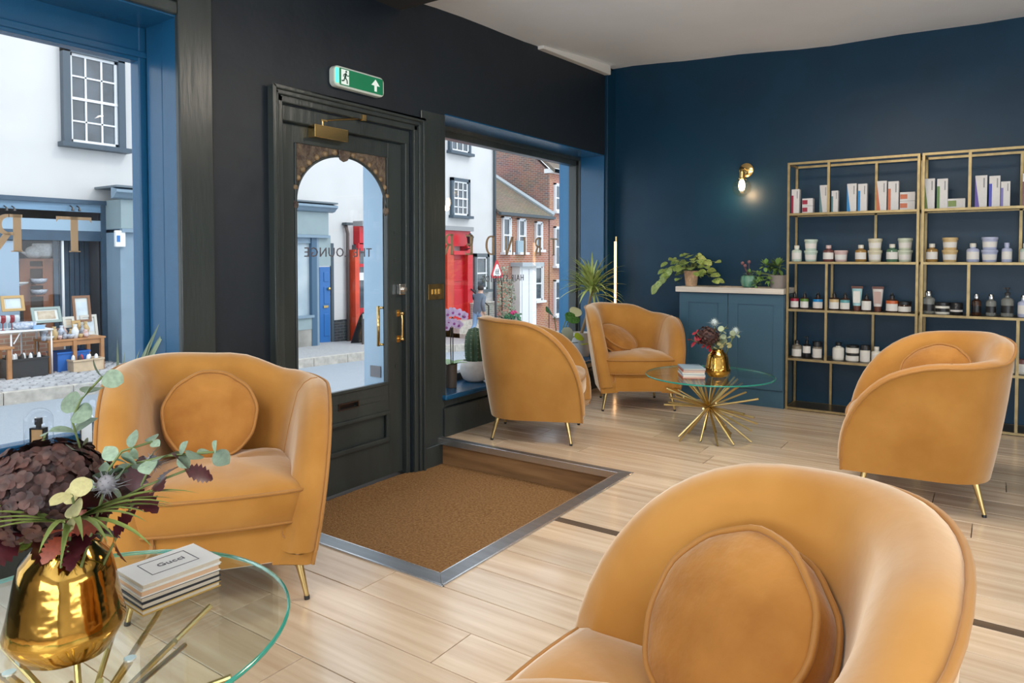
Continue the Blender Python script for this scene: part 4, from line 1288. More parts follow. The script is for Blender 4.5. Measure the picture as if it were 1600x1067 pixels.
M_kerb = mat('kerb stone', (0.46, 0.43, 0.38), 0.85, var=0.2, scale=8)
M_cob = mat('cobble stone', (0.40, 0.40, 0.41), 0.7, var=0.2, scale=4)
M_pipeb = mat('dark downpipe', (0.05, 0.065, 0.075), 0.5)


def brick_mat(name, c1, c2, mo, sc=1.0, rot=None):
    m = bpy.data.materials.new(name); m.use_nodes = True
    nt = m.node_tree; b = nt.nodes['Principled BSDF']; b.inputs['Roughness'].default_value = 0.9
    tc = nt.nodes.new('ShaderNodeTexCoord'); mp = nt.nodes.new('ShaderNodeMapping')
    sp = nt.nodes.new('ShaderNodeSeparateXYZ'); cb = nt.nodes.new('ShaderNodeCombineXYZ'); ad = nt.nodes.new('ShaderNodeMath')
    nt.links.new(tc.outputs['Object'], sp.inputs[0])
    nt.links.new(sp.outputs['X'], ad.inputs[0]); nt.links.new(sp.outputs['Y'], ad.inputs[1])
    nt.links.new(ad.outputs[0], cb.inputs[0]); nt.links.new(sp.outputs['Z'], cb.inputs[1])
    br = nt.nodes.new('ShaderNodeTexBrick')
    br.inputs['Color1'].default_value = (*c1, 1); br.inputs['Color2'].default_value = (*c2, 1); br.inputs['Mortar'].default_value = (*mo, 1)
    br.inputs['Scale'].default_value = sc; br.inputs['Brick Width'].default_value = 0.225; br.inputs['Row Height'].default_value = 0.075; br.inputs['Mortar Size'].default_value = 0.008
    nt.links.new(cb.outputs[0], br.inputs['Vector'])
    nz = nt.nodes.new('ShaderNodeTexNoise'); nz.inputs['Scale'].default_value = 1.2; nt.links.new(tc.outputs['Object'], nz.inputs['Vector'])
    mx = nt.nodes.new('ShaderNodeMix'); mx.data_type = 'RGBA'; mx.blend_type = 'MULTIPLY'; mx.inputs[0].default_value = 0.35
    nt.links.new(br.outputs['Color'], mx.inputs[6]); nt.links.new(nz.outputs['Color'], mx.inputs[7])
    nt.links.new(mx.outputs[2], b.inputs['Base Color'])
    return m


M_brick = brick_mat('orange red brick', (0.52, 0.22, 0.12), (0.44, 0.17, 0.10), (0.60, 0.48, 0.40))
M_brick2 = brick_mat('dark mixed brick', (0.36, 0.15, 0.10), (0.19, 0.12, 0.11), (0.42, 0.35, 0.30))
M_bbrick = brick_mat('black painted brick', (0.03, 0.035, 0.04), (0.05, 0.055, 0.06), (0.10, 0.11, 0.12))
M_gbrick = brick_mat('grey garden brick', (0.34, 0.31, 0.27), (0.26, 0.24, 0.21), (0.5, 0.47, 0.42))

# --- ground
def strip(xa, xb, za, zb, mt, name, y0=-8.0, y1=46.0, n=54, drop=0.25):
    b = MB()
    for k in range(n + 1):
        y = y0 + (y1 - y0) * k / n
        za_, zb_ = za(y), zb(y)
        b.v += [Vector((xa, y, za_)), Vector((xb, y, zb_)), Vector((xb, y, zb_ - drop)), Vector((xa, y, za_ - drop))]
    for k in range(n):
        for q in range(4):
            b.f.append((k * 4 + q, k * 4 + (q + 1) % 4, k * 4 + 4 + (q + 1) % 4, k * 4 + 4 + q))
    b.f.append((0, 1, 2, 3)); b.f.append((n * 4, n * 4 + 3, n * 4 + 2, n * 4 + 1))
    return struct(b.build(name, mt))


KX = -12.15
strip(OUT - 0.002, -4.3, lambda y: -0.30, lambda y: -0.34, M_pave, 'floor_near_pavement')
strip(-4.3, KX + 0.15, lambda y: -0.44, lambda y: gz(y) - 0.17, M_asph, 'floor_road')
strip(KX, -24.0, lambda y: gz(y), lambda y: gz(y) + 0.02, M_pave, 'floor_far_pavement')
kb = struct(empty('trim_kerb', (KX, 10, -1.2)))
y = -2.0
rk = random.Random(9)
kerbs = {}
while y < 30:
    L = 0.95
    me = kerbs.get('k')
    if me is None:
        b = MB(); b.box(-0.075, 0.075, -L / 2 + 0.006, L / 2 - 0.006, -0.3, 0.012)
        me = b.mesh('kerb_stone'); me.materials.append(M_kerb); kerbs['k'] = me
    o = inst(me, 'kerb_stone', kb, (KX + 0.085, y, gz(y)), Quaternion((1, 0, 0), math.atan(gz(y + 0.5) - gz(y - 0.5))))
    y += L
# cobbles on the pavement before the antiques shop
b = MB(); rc = random.Random(4)
yy = 2.0
x = KX - 0.12
i = 0
while x > FX + 0.05:
    y = 1.6 + (0.09 if i % 2 else 0)
    while y < 8.2:
        l, w = 0.165, 0.105
        z = gz(y) + 0.012 + rc.uniform(-0.006, 0.008)
        j = rc.uniform(-0.01, 0.01)
        c = 0.018
        vs = [(x - w / 2, y - l / 2 + j, z - 0.05), (x + w / 2, y - l / 2 + j, z - 0.05), (x + w / 2, y + l / 2 + j, z - 0.05), (x - w / 2, y + l / 2 + j, z - 0.05),
              (x - w / 2 + c, y - l / 2 + j + c, z + 0.012), (x + w / 2 - c, y - l / 2 + j + c, z + 0.012), (x + w / 2 - c, y + l / 2 + j - c, z + 0.012), (x - w / 2 + c, y + l / 2 + j - c, z + 0.012)]
        b.add(vs, [(4, 5, 6, 7), (0, 1, 5, 4), (1, 2, 6, 5), (2, 3, 7, 6), (3, 0, 4, 7)])
        y += 0.182
    x -= 0.120; i += 1
tag(b.build('cobbles', M_cob), 'grey cobbled pavement before the antiques shop', 'cobbles', kind='stuff')

# --- buildings: parts are built flat against the plane x = X and face the room (+x)
def sash(bld, X, y0, y1, z0, z1, cols, rows_, frame, surround=0.10, bars=True, split=True, proud=0.03, sill=True, barw=0.03):
    """a sash window: surround, white sashes with bars, separate panes where they can be told apart"""
    w = MB()
    X += 0.065
    s_ = surround
    w.box(X - 0.1, X + proud, y0, y0 + s_, z0, z1); w.box(X - 0.1, X + proud, y1 - s_, y1, z0, z1)
    w.box(X - 0.1, X + proud, y0, y1, z1 - s_, z1)
    if sill: w.box(X - 0.1, X + proud + 0.10, y0 - 0.06, y1 + 0.06, z0 - 0.09, z0)
    wo = w.build('window', frame, bld)
    a, b_, c, d = y0 + s_, y1 - s_, z0, z1 - s_
    g = MB(); e = 0.05
    g.box(X - 0.06, X, a, a + e, c, d); g.box(X - 0.06, X, b_ - e, b_, c, d); g.box(X - 0.06, X, a, b_, c, c + e * 1.4); g.box(X - 0.06, X, a, b_, d - e, d)
    if split: g.box(X - 0.06, X + 0.01, a, b_, (c + d) / 2 - 0.025, (c + d) / 2 + 0.025)
    g.build('sash_frame', M_sashw, wo)
    if bars:
        for i in range(1, cols):
            yy = a + (b_ - a) * i / cols
            B(X - 0.05, X - 0.005, yy - barw / 2, yy + barw / 2, c, d).build('glazing_bar', M_sashw, wo)
        for i in range(1, rows_):
            zz = c + (d - c) * i / rows_
            if split and i * 2 == rows_: continue
            B(X - 0.05, X - 0.005, a, b_, zz - barw / 2, zz + barw / 2).build('glazing_bar', M_sashw, wo)
        for i in range(cols):
            for j in range(rows_):
                B(X - 0.045, X - 0.035, a + (b_ - a) * i / cols, a + (b_ - a) * (i + 1) / cols, c + (d - c) * j / rows_, c + (d - c) * (j + 1) / rows_).build('pane', M_dglass, wo)
    else:
        B(X - 0.045, X - 0.035, a, b_, c, d).build('pane', M_dglass, wo)
    return wo


def Yp(px, X=FX): return aX(px, 402, X).y
def Zp(px, py, X=FX): return aX(px, py, X).z


WB = empty('white_building', (FX, 8, -1.0))
YE = Yp(772)
# wall, with the openings left out where shops are
ya, yb2 = Yp(-60), Yp(167)          # antiques shop opening
zt_ant = Zp(100, 319)
m = MB()
m.box(FX - 0.4, FX, -6, ya, -2, 9); m.box(FX - 0.4, FX, ya, yb2, zt_ant, 9); m.box(FX - 0.4, FX, yb2, YE, -2.6, 9)
m.build('wall', M_render, WB)
sash(WB, FX + 0.01, Yp(99), Yp(195), Zp(146, 228), Zp(146, 81), 3, 4, M_slate, 0.13, proud=0.06)
sash(WB, FX + 0.01, Yp(703), Yp(731.5), Zp(717, 337), Zp(717, 279), 3, 4, M_slate, 0.10)
sash(WB, FX + 0.01, Yp(700), Yp(733), Zp(716, 238), Zp(716, 190), 3, 2, M_slate, 0.10, split=False)
sash(WB, FX + 0.01, Yp(574), Yp(603), Zp(588, 329), Zp(588, 255), 3, 4, M_slate, 0.10)
MB().tube([(FX + 0.06, YE - 0.04, -1.6), (FX + 0.06, YE - 0.04, 9)], 0.05, 8).build('downpipe', M_pipeb, WB, smooth=True)
# curtained look: pale decoration standing inside the first floor window
tag(WB, 'long white rendered building with sash windows across the street', 'building')

# --- antiques shopfront
AS = empty('antiques_shopfront', (FX, 6, gz(6)))
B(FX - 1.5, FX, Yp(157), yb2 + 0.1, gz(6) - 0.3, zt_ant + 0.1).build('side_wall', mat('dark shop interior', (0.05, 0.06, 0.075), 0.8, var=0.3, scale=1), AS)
g0 = gz(6) - 0.03
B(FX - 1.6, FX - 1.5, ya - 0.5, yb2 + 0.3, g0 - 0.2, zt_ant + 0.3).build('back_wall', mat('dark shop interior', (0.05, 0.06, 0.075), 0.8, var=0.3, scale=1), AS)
B(FX - 1.5, FX, ya - 0.5, yb2 + 0.2, zt_ant, zt_ant + 0.1).build('shop_ceiling', M_dark, AS)
B(FX - 0.02, FX + 0.04, ya, yb2 + 0.02, Zp(100, 330), zt_ant + 0.05).build('fascia', M_lblue, AS)
B(FX - 0.02, FX + 0.10, ya, yb2 + 0.05, zt_ant + 0.02, zt_ant + 0.10).build('cornice', M_navy, AS)
B(FX - 0.03, FX + 0.03, ya, Yp(160), Zp(100, 360), Zp(100, 343)).build('sign_board', mat('pale blue board', (0.30, 0.42, 0.52), 0.5), AS)
B(FX - 0.05, FX + 0.06, Yp(157), yb2 + 0.04, g0 - 0.2, zt_ant).build('pilaster', M_navy, AS)
B(FX - 0.05, FX + 0.03, ya, Yp(157), Zp(100, 376), Zp(100, 360)).build('transom', M_navy, AS)
B(FX - 0.10, FX - 0.02, ya - 0.5, Yp(30), Zp(15, 575), Zp(15, 376)).build('side_window', mat('pale shop glass', (0.30, 0.40, 0.50), 0.1), AS)
MB().box(FX - 0.02, FX - 0.01, ya - 0.4, Yp(98), Zp(60, 572), Zp(60, 515)).build('stall_riser', brick_mat('shop riser brick', (0.50, 0.22, 0.16), (0.55, 0.32, 0.24), (0.58, 0.5, 0.42)), AS)
B(FX - 0.05, FX, Yp(97.5), Yp(100), g0 - 0.1, Zp(98, 376)).build('glazing_bar', M_sashw, AS)
y_ = Yp(100)
n = 7
for k in range(n):
    w = (Yp(157) - y_) / n
    B(FX - 0.5, FX - 0.46 + 0.006 * (k % 2), y_ + w * k + 0.006, y_ + w * (k + 1) - 0.006, g0 - 0.2, Zp(100, 376)).build('door_board', M_navy, AS)
B(FX - 0.06, FX - 0.055, ya, Yp(97), Zp(60, 515), Zp(60, 376)).build('shop_pane', M_glass, AS)
for px in (12, 114):
    y_ = Yp(px)
    lm = MB()
    for dy in (-0.06, 0.06):
        lm.tube([(FX + 0.06, y_ + dy, Zp(px, 322)), (FX + 0.16, y_ + dy, Zp(px, 325)), (FX + 0.17, y_ + dy, Zp(px, 330))], [0.012, 0.012, 0.03], 6)
    lm.build('fascia_lamp', M_black, AS)
tag(AS, 'dark blue antiques shopfront with a display of goods outside', 'shopfront')

oak = mat('old oak furniture', (0.26, 0.085, 0.03), 0.4, var=0.25, scale=3, stretch=(3, 3, 0.4))
pine = mat('pine table wood', (0.42, 0.20, 0.08), 0.5, var=0.2, scale=4)
# wooden display cabinet in the shop
dc = empty('display_cabinet', (FX - 0.7, Yp(60), g0))
y0_, y1_, z0_, z1_ = Yp(30, FX - 0.5), Yp(86, FX - 0.5), Zp(60, 500, FX - 0.5), Zp(60, 408, FX - 0.5)
XC = FX - 0.5
B(XC - 0.4, XC - 0.02, y0_, y1_, g0, z1_).build('body', mat('cabinet dark inside', (0.05, 0.025, 0.015), 0.6), dc)
B(XC - 0.4, XC + 0.03, y0_ - 0.05, y1_ + 0.05, z1_, z1_ + 0.05).build('top', oak, dc)
B(XC - 0.02, XC + 0.01, y0_, Yp(46, XC), g0, z1_).build('door', oak, dc)
B(XC - 0.02, XC + 0.01, Yp(66, XC), y1_, g0, z1_).build('door', oak, dc)
for zz in (Zp(55, 445, XC), Zp(55, 462, XC), Zp(55, 418, XC)):
    B(XC - 0.02, XC + 0.005, Yp(46, XC), Yp(66, XC), zz - 0.02, zz + 0.02).build('shelf', oak, dc)
tag(dc, 'brown wooden display cabinet inside the antiques shop', 'cabinet')
chw = mat('white china', (0.72, 0.73, 0.72), 0.25, var=0.12, scale=30)
chb = mat('blue and white china', (0.70, 0.72, 0.74), 0.25, col2=(0.25, 0.33, 0.48), scale=22)
zt0 = z1_ + 0.051
def teapot(X, y, z, s, lab, mt=None):
    o = empty('teapot', (X, y, z))
    MB().lathe([(0.05 * s, 0), (0.09 * s, 0.03 * s), (0.105 * s, 0.08 * s), (0.08 * s, 0.14 * s), (0.04 * s, 0.16 * s), (0.015 * s, 0.17 * s), (0.02 * s, 0.19 * s), (1e-5, 0.20 * s)], 16, (X, y, z)).build('body', mt or chw, o, smooth=True)
    MB().tube([(X, y - 0.08 * s, z + 0.05 * s), (X, y - 0.14 * s, z + 0.09 * s), (X, y - 0.17 * s, z + 0.15 * s)], [0.022 * s, 0.015 * s, 0.01 * s], 7).build('spout', mt or chw, o, smooth=True)
    MB().tube([(X, y + 0.08 * s, z + 0.13 * s), (X, y + 0.16 * s, z + 0.12 * s), (X, y + 0.15 * s, z + 0.06 * s), (X, y + 0.09 * s, z + 0.04 * s)], 0.010 * s, 6).build('handle', mt or chw, o, smooth=True)
    tag(o, lab, 'teapot')
teapot(XC - 0.18, Yp(59, XC), zt0, 1.45, 'white china teapot on top of the antiques display cabinet')
o = MB().lathe([(0.08, 0), (0.16, 0.06), (0.19, 0.2), (0.185, 0.29), (0.17, 0.29), (0.15, 0.08), (1e-5, 0.05)], 20, (XC - 0.18, Yp(76, XC), zt0)).build('china_bowl', chw, smooth=True)
tag(o, 'deep white china bowl on top of the antiques display cabinet', 'bowl')
for k, zz in enumerate((Zp(55, 445, XC) + 0.02, Zp(55, 462, XC) + 0.02)):
    o = MB().lathe([(0.05, 0), (0.12, 0.04), (0.14, 0.10), (0.13, 0.10), (0.10, 0.05), (1e-5, 0.03)], 14, (XC + 0.09, Yp(57, XC), zz + 0.0)).build('tureen', chb, smooth=True)
    # shelf ledge that carries it
    B(XC + 0.005, XC + 0.2, Yp(48, XC), Yp(65, XC), zz - 0.02, zz - 0.001).build('ledge', oak, dc)
    tag(o, ['blue and white tureen on the upper cabinet shelf of the antiques shop', 'blue and white tureen on the lower cabinet shelf of the antiques shop'][k], 'bowl', 'tureens in the display cabinet')

# white folding table
XT = FX + 0.75
gt = gz(Yp(20, XT))
ft = empty('folding_table', (XT, Yp(20, XT), gt))
zt1 = Zp(30, 514, XT)
B(XT - 0.35, XT + 0.35, Yp(-70, XT), Yp(68, XT), zt1 - 0.03, zt1).build('tabletop', mat('white plastic', (0.70, 0.71, 0.70), 0.5), ft, bevel=0.01)
for (xx, px) in [(XT + 0.3, 66), (XT - 0.3, 66), (XT + 0.3, 3), (XT - 0.3, 42)]:
    MB().tube([(xx, Yp(px, XT), zt1 - 0.03), (xx, Yp(px, XT), gz(Yp(px, XT)) + 0.0)], 0.014, 6).build('leg', M_sashw, ft, smooth=True)
MB().tube([(XT + 0.3, Yp(7, XT), zt1 - 0.22), (XT + 0.3, Yp(18, XT), zt1 - 0.03)], 0.010, 6).build('brace', M_sashw, ft)
tag(ft, 'white folding table with goods before the antiques shop', 'table')
# pine low table
XL = FX + 0.7
zt2 = Zp(110, 527, XL)
pt = empty('low_table', (XL, Yp(105, XL), gz(Yp(105, XL))))
yl0, yl1 = Yp(60, XL), Yp(151, XL)
B(XL - 0.3, XL + 0.3, yl0, yl1, zt2 - 0.035, zt2).build('tabletop', pine, pt, bevel=0.005)
B(XL + 0.26, XL + 0.28, yl0 + 0.05, yl1 - 0.05, zt2 - 0.12, zt2 - 0.035).build('apron', pine, pt)
for (xx, yy) in [(XL + 0.27, yl0 + 0.05), (XL + 0.27, yl1 - 0.06), (XL - 0.27, yl0 + 0.05), (XL - 0.27, yl1 - 0.06), (XL + 0.27, Yp(103, XL))]:
    B(xx - 0.03, xx + 0.03, yy - 0.03, yy + 0.03, gz(yy), zt2 - 0.035).build('leg', pine, pt)
tag(pt, 'low pine table crowded with china before the antiques shop', 'table')
# second small table at the very left
XS = FX + 1.1
p2 = empty('side_table', (XS, Yp(-12, XS), gz(Yp(-12, XS))))
zt3 = Zp(5, 541, XS)
B(XS - 0.25, XS + 0.25, Yp(-50, XS), Yp(10, XS), zt3 - 0.03, zt3).build('tabletop', pine, p2)
for (xx, px) in [(XS + 0.2, 3), (XS - 0.2, 3), (XS + 0.2, -44), (XS - 0.2, -44)]:
    B(xx - 0.03, xx + 0.03, Yp(px, XS) - 0.03, Yp(px, XS) + 0.03, gz(Yp(px, XS)), zt3 - 0.03).build('leg', pine, p2)
tag(p2, 'small pine table at the left photo edge before the antiques shop', 'table')

def picture(X, px0, px1, py0, py1, tilt, frame, art, lab, roll=0.0):
    """framed picture leaning back; py0 top, py1 foot"""
    y0, y1 = Yp(px0, X), Yp(px1, X); z0, z1 = Zp((px0 + px1) / 2, py1, X), Zp((px0 + px1) / 2, py0, X)
    o = empty('picture', (X, (y0 + y1) / 2, z0))
    w, h = y1 - y0, (z1 - z0) / math.cos(tilt)
    q = Quaternion((0, 1, 0), -tilt) @ Quaternion((1, 0, 0), roll)
    e = 0.045
    f = MB(); f.box(-0.03, 0.0, -w / 2, w / 2, 0, e); f.box(-0.03, 0, -w / 2, w / 2, h - e, h); f.box(-0.03, 0, -w / 2, -w / 2 + e, e, h - e); f.box(-0.03, 0, w / 2 - e, w / 2, e, h - e)
    inst(f.mesh('frame'), 'frame', o, o.location, q, m=frame)
    inst(B(-0.028, -0.02, -w / 2 + e, w / 2 - e, e, h - e).mesh('mount'), 'mount', o, o.location, q, m=mat('picture mount', (0.60, 0.62, 0.58), 0.5))
    inst(B(-0.02, -0.016, -w * 0.30, w * 0.30, h * 0.24, h * 0.76).mesh('print'), 'print', o, o.location, q, m=art)
    tag(o, lab, 'picture', 'framed pictures outside the antiques shop')
art1 = mat('sepia print', (0.55, 0.47, 0.36), 0.6, col2=(0.36, 0.26, 0.17), scale=9)
art2 = mat('pale blue print', (0.55, 0.62, 0.66), 0.6, var=0.12, scale=6)
gf = mat('grey green frame', (0.22, 0.29, 0.27), 0.4); bf = mat('brown frame', (0.20, 0.09, 0.04), 0.4); wf = mat('pale frame', (0.52, 0.50, 0.44), 0.5); gof = mat('gilt frame', (0.45, 0.28, 0.10), 0.4)
picture(FX + 0.45, 2, 38, 462, 486, 0.25, gof, art2, 'small gilt framed picture at the back of the folding table')
picture(FX + 0.55, 50, 96, 480, 504, 0.35, gf, art1, 'wide grey green framed print leaning behind the low table')
picture(FX + 0.50, 114, 142, 462, 503, 0.15, bf, art2, 'upright brown framed picture leaning against the boarded shop door')
picture(FX + 0.55, 126, 152, 492, 526, 0.18, wf, art2, 'pale framed picture on the right end of the low table')
picture(FX + 0.60, 98, 116, 495, 512, 0.3, wf, art1, 'small pale framed print in the middle of the low table')
picture(FX + 0.72, 112, 125, 501, 516, 0.2, gof, art1, 'tiny gilt picture frame among the china on the low table')
# china crowd on the low table
rc = random.Random(21)
words = ['blue patterned', 'plain white', 'gilt', 'pink flecked', 'dark speckled']
mts = [chb, chw, mat('gilt china', (0.50, 0.35, 0.16), 0.3), mat('pink flecked china', (0.68, 0.60, 0.58), 0.3, col2=(0.45, 0.2, 0.15), scale=25), mat('dark china', (0.12, 0.14, 0.18), 0.25, col2=(0.5, 0.52, 0.55), scale=14)]
shp = [('jug', [(0.04, 0), (0.065, 0.04), (0.06, 0.10), (0.04, 0.13), (0.05, 0.16), (0.042, 0.16), (0.03, 0.12), (1e-5, 0.1)]),
       ('cup', [(0.03, 0), (0.05, 0.03), (0.06, 0.08), (0.055, 0.08), (0.04, 0.03), (1e-5, 0.02)]),
       ('vase', [(0.045, 0), (0.06, 0.06), (0.075, 0.13), (0.04, 0.19), (0.028, 0.22), (0.045, 0.25), (0.035, 0.25), (1e-5, 0.2)]),
       ('bowl', [(0.04, 0), (0.085, 0.05), (0.10, 0.08), (0.09, 0.08), (0.06, 0.04), (1e-5, 0.02)])]
k = 0
for row, xx in enumerate((XL + 0.22, XL + 0.06, XL - 0.10)):
    for col in range(9):
        px = 66 + col * 8.2 + (row % 2) * 3
        y_ = Yp(px, xx)
        nm, pr = shp[(col * 3 + row) % 4]; w = (col + row * 2) % 5
        s_ = rc.uniform(0.75, 1.05)
        o = MB().lathe([(r * s_ * 0.86, z * s_) for r, z in pr], 12, (xx, y_, zt2)).build('china_' + nm, mts[w], smooth=True)
        tag(o, '%s china %s, %s from left in the %s row on the pine table' % (words[w], nm, ['first', 'second', 'third', 'fourth', 'fifth', 'sixth', 'seventh', 'eighth', 'ninth'][col], ['front', 'middle', 'rear'][row]), nm, 'china on the low pine table')
# glassware and tins on the folding table
gls = mat('red goblet glass', (0.22, 0.01, 0.02), 0.1); clg = mat('clear glassware', (0.5, 0.54, 0.56), 0.1)
for kk, px in enumerate((-6, 2, 9, 16, 23)):
    mt = gls if kk % 2 else clg
    o = MB().lathe([(0.045, 0), (0.008, 0.012), (0.008, 0.11), (0.05, 0.15), (0.058, 0.21), (0.045, 0.25), (0.04, 0.25), (1e-5, 0.16)], 12, (XT + 0.05, Yp(px, XT + 0.05), zt1)).build('goblet', mt, smooth=True)
    tag(o, '%s goblet on the folding table, %s from the left photo edge' % ('dark red' if kk % 2 else 'clear', ['just cut', 'first', 'second', 'third', 'fourth'][kk]), 'goblet', 'goblets on the folding table')
o = MB().lathe([(0.12, 0), (0.17, 0.05), (0.18, 0.12), (0.16, 0.12), (1e-5, 0.05)], 18, (XT + 0.1, Yp(36, XT + 0.1), zt1)).build('patterned_dish', chb, smooth=True)
tag(o, 'round patterned dish on the folding table', 'dish')
o = B(XT + 0.1, XT + 0.3, Yp(47, XT + 0.2), Yp(64, XT + 0.2), zt1, zt1 + 0.06).build('blue_box', mat('light blue box', (0.25, 0.42, 0.62), 0.5), bevel=0.006)
tag(o, 'flat light blue box on the right end of the folding table', 'box')
o = MB().lathe([(0.10, 0), (0.03, 0.03), (0.03, 0.16), (0.20, 0.22), (0.22, 0.25), (0.2, 0.25), (1e-5, 0.2)], 18, (FX - 0.3, Yp(22, FX - 0.3), Zp(22, 462, FX - 0.3))).build('cake_stand', chw, smooth=True)
B(FX - 0.5, FX - 0.1, Yp(5, FX - 0.3), Yp(28, FX - 0.3), g0, Zp(22, 462, FX - 0.3)).build('window_stand', M_dark, AS)
tag(o, 'white cake stand behind the pane of the antiques shop', 'cake stand')

def crate(X, px0, px1, pz_top, py_bot, depth, mt, nm, lab, taper=0.04, slats=False):
    y0, y1 = Yp(px0, X), Yp(px1, X); z0 = gz((y0 + y1) / 2) + 0.02; z1 = Zp((px0 + px1) / 2, pz_top, X)
    o = empty(nm, (X, (y0 + y1) / 2, z0))
    t = 0.015
    b = MB()
    def wall(a, b_, c, d): b.box(a, b_, c, d, z0, z1)
    b.box(X - depth, X, y0, y1, z0, z0 + t)
    wall(X - t, X, y0, y1); wall(X - depth, X - depth + t, y0, y1); wall(X - depth, X, y0, y0 + t); wall(X - depth, X, y1 - t, y1)
    b.build('body', mt, o, bevel=0.004)
    b = MB(); b.box(X - 0.005, X + 0.015, y0 - 0.015, y1 + 0.015, z1 - 0.03, z1); b.box(X - depth - 0.015, X - depth + 0.005, y0 - 0.015, y1 + 0.015, z1 - 0.03, z1)
    b.box(X - depth, X, y0 - 0.015, y0 + 0.005, z1 - 0.03, z1); b.box(X - depth, X, y1 - 0.005, y1 + 0.015, z1 - 0.03, z1)
    b.build('rim', mt, o)
    tag(o, lab, 'crate', 'crates on the cobbles')
    return (X - depth / 2, (y0 + y1) / 2, z0 + t, z1, y0, y1)
crate(FX + 0.95, 87, 137, 549, 571, 0.4, mat('blue plastic', (0.02, 0.13, 0.45), 0.4), 'plastic_crate', 'blue plastic crate under the low pine table')
c1 = crate(FX + 1.25, 8, 72, 560, 577, 0.4, mat('black plastic', (0.03, 0.033, 0.036), 0.4), 'plastic_crate', 'black plastic crate of bric a brac on the cobbles')
c2 = crate(FX + 1.2, 112, 159, 561, 572, 0.3, mat('pale wood crate', (0.55, 0.42, 0.28), 0.6, var=0.1), 'wooden_crate', 'shallow pale wooden crate of oddments on the cobbles')
for cc, (nm, where, cnt) in ((c1, ('trinket', 'black crate', 8)), (c2, ('trinket', 'wooden crate', 6))):
    rt_ = random.Random(cnt)
    for k in range(cnt):
        y_ = cc[4] + 0.08 + (cc[5] - cc[4] - 0.16) * k / (cnt - 1)
        mt = [chw, M_dark, mat('red oddment', (0.42, 0.03, 0.04), 0.4), chw, SILV][k % 5 if cnt == 6 else (k * 2) % 2 + (k % 3 == 0)]
        r_ = min(0.07, (cc[5] - cc[4]) / cnt * 0.42)
        hz = cc[3] - cc[2]
        o = MB().lathe([(r_ * 0.8, 0), (r_, hz * 0.5), (r_, hz * 0.95), (r_ * 0.7, hz + 0.05), (r_ * 0.2, hz + 0.07), (1e-5, hz + 0.075)], 10, (cc[0] + (0.05 if k % 2 else -0.05), y_, cc[2])).build('trinket', mt, smooth=True)
        tag(o, 'small oddment in the %s, %s from its left end' % (where, ['first', 'second', 'third', 'fourth', 'fifth', 'sixth', 'seventh', 'eighth'][k]), 'trinket', 'oddments in the ' + where)

# --- grey projecting shopfront
GS = -13.95
gs = empty('grey_shopfront', (GS, 9, gz(9)))
y0_, y1_ = Yp(190, GS), Yp(514, GS)
ztop, zb_ = Zp(490, 331, GS), Zp(490, 367, GS)
gzz = gz(y1_) - 0.3
B(FX, GS, y0_, y1_, zb_, ztop).build('fascia', M_greyp, gs, bevel=0.01)
cn = MB(); cn.prism([(0, 0), (0.10, 0.02), (0.16, 0.08), (0.22, 0.12), (0.22, 0.17), (0, 0.22)], 1, y0_ - 0.18, y1_ + 0.12)
for v in cn.v: v.x += GS; v.z += ztop
cn.build('cornice', M_greyb, gs)
B(FX, GS + 0.22, y0_ - 0.18, y1_ + 0.12, ztop + 0.21, ztop + 0.25).build('lead_flashing', mat('lead', (0.12, 0.15, 0.17), 0.5), gs)
B(FX, GS + 0.05, y0_, y1_, zb_ - 0.07, zb_).build('lower_cornice', M_greyb, gs)
B(FX, GS - 0.05, y0_ + 0.0, y0_ + 0.5, gzz, zb_).build('pilaster', M_greyb, gs, bevel=0.01)
B(FX, GS - 0.02, Yp(488, GS), Yp(496, GS), gzz, zb_).build('pilaster', mat('deep blue pilaster', (0.05, 0.11, 0.18), 0.4), gs)
B(FX, GS - 0.05, Yp(496, GS), Yp(500.5, GS), gzz, zb_).build('pilaster', M_greyb, gs)
B(FX, GS - 0.04, y0_ + 0.5, Yp(488, GS), gzz, Zp(480, 515, GS)).build('plinth', mat('stained plinth stone', (0.28, 0.27, 0.24), 0.8, var=0.3, scale=2), gs)
B(FX, GS - 0.03, y0_ + 0.5, Yp(488, GS), Zp(480, 515, GS), Zp(480, 497, GS)).build('stall_riser', M_greyp, gs)
B(FX, GS + 0.02, y0_ + 0.5, Yp(490, GS), Zp(480, 497, GS), Zp(480, 493, GS)).build('window_ledge', M_greyb, gs)
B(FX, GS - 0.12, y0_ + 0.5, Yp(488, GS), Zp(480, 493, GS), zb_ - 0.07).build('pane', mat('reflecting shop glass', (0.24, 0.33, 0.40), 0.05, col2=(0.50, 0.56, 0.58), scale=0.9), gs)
B(GS - 0.12, GS - 0.06, y0_ + 0.5, Yp(488, GS), Zp(480, 380, GS), zb_ - 0.07).build('transom', M_greyb, gs)
B(FX, GS - 0.05, Yp(500.5, GS), y1_ + 0.1, Zp(507, 415, FX), zb_).build('door_head', M_greyp, gs)
B(FX, FX + 0.06, Yp(499, FX + 0.06), Yp(515.5, FX + 0.06), gzz, Zp(507, 417, FX)).build('door', M_bdoor, gs, bevel=0.01)
for (a, b_) in [(425, 440), (448, 475), (490, 525)]:
    B(FX + 0.05, FX + 0.075, Yp(503), Yp(511), Zp(507, b_), Zp(507, a)).build('door_panel', M_bdoor, gs, bevel=0.01)
MB().sphere((FX + 0.11, Yp(509.5), Zp(509, 451)), 0.045, 8, 6).build('door_knocker', M_brass, gs, smooth=True)
B(FX + 0.06, FX + 0.09, Yp(502), Yp(509), Zp(507, 480.5), Zp(507, 477)).build('letter_plate', M_brass, gs)
B(FX, FX + 0.05, Yp(515.5), Yp(519.5), gzz, Zp(515, 380)).build('door_post', M_slate, gs)
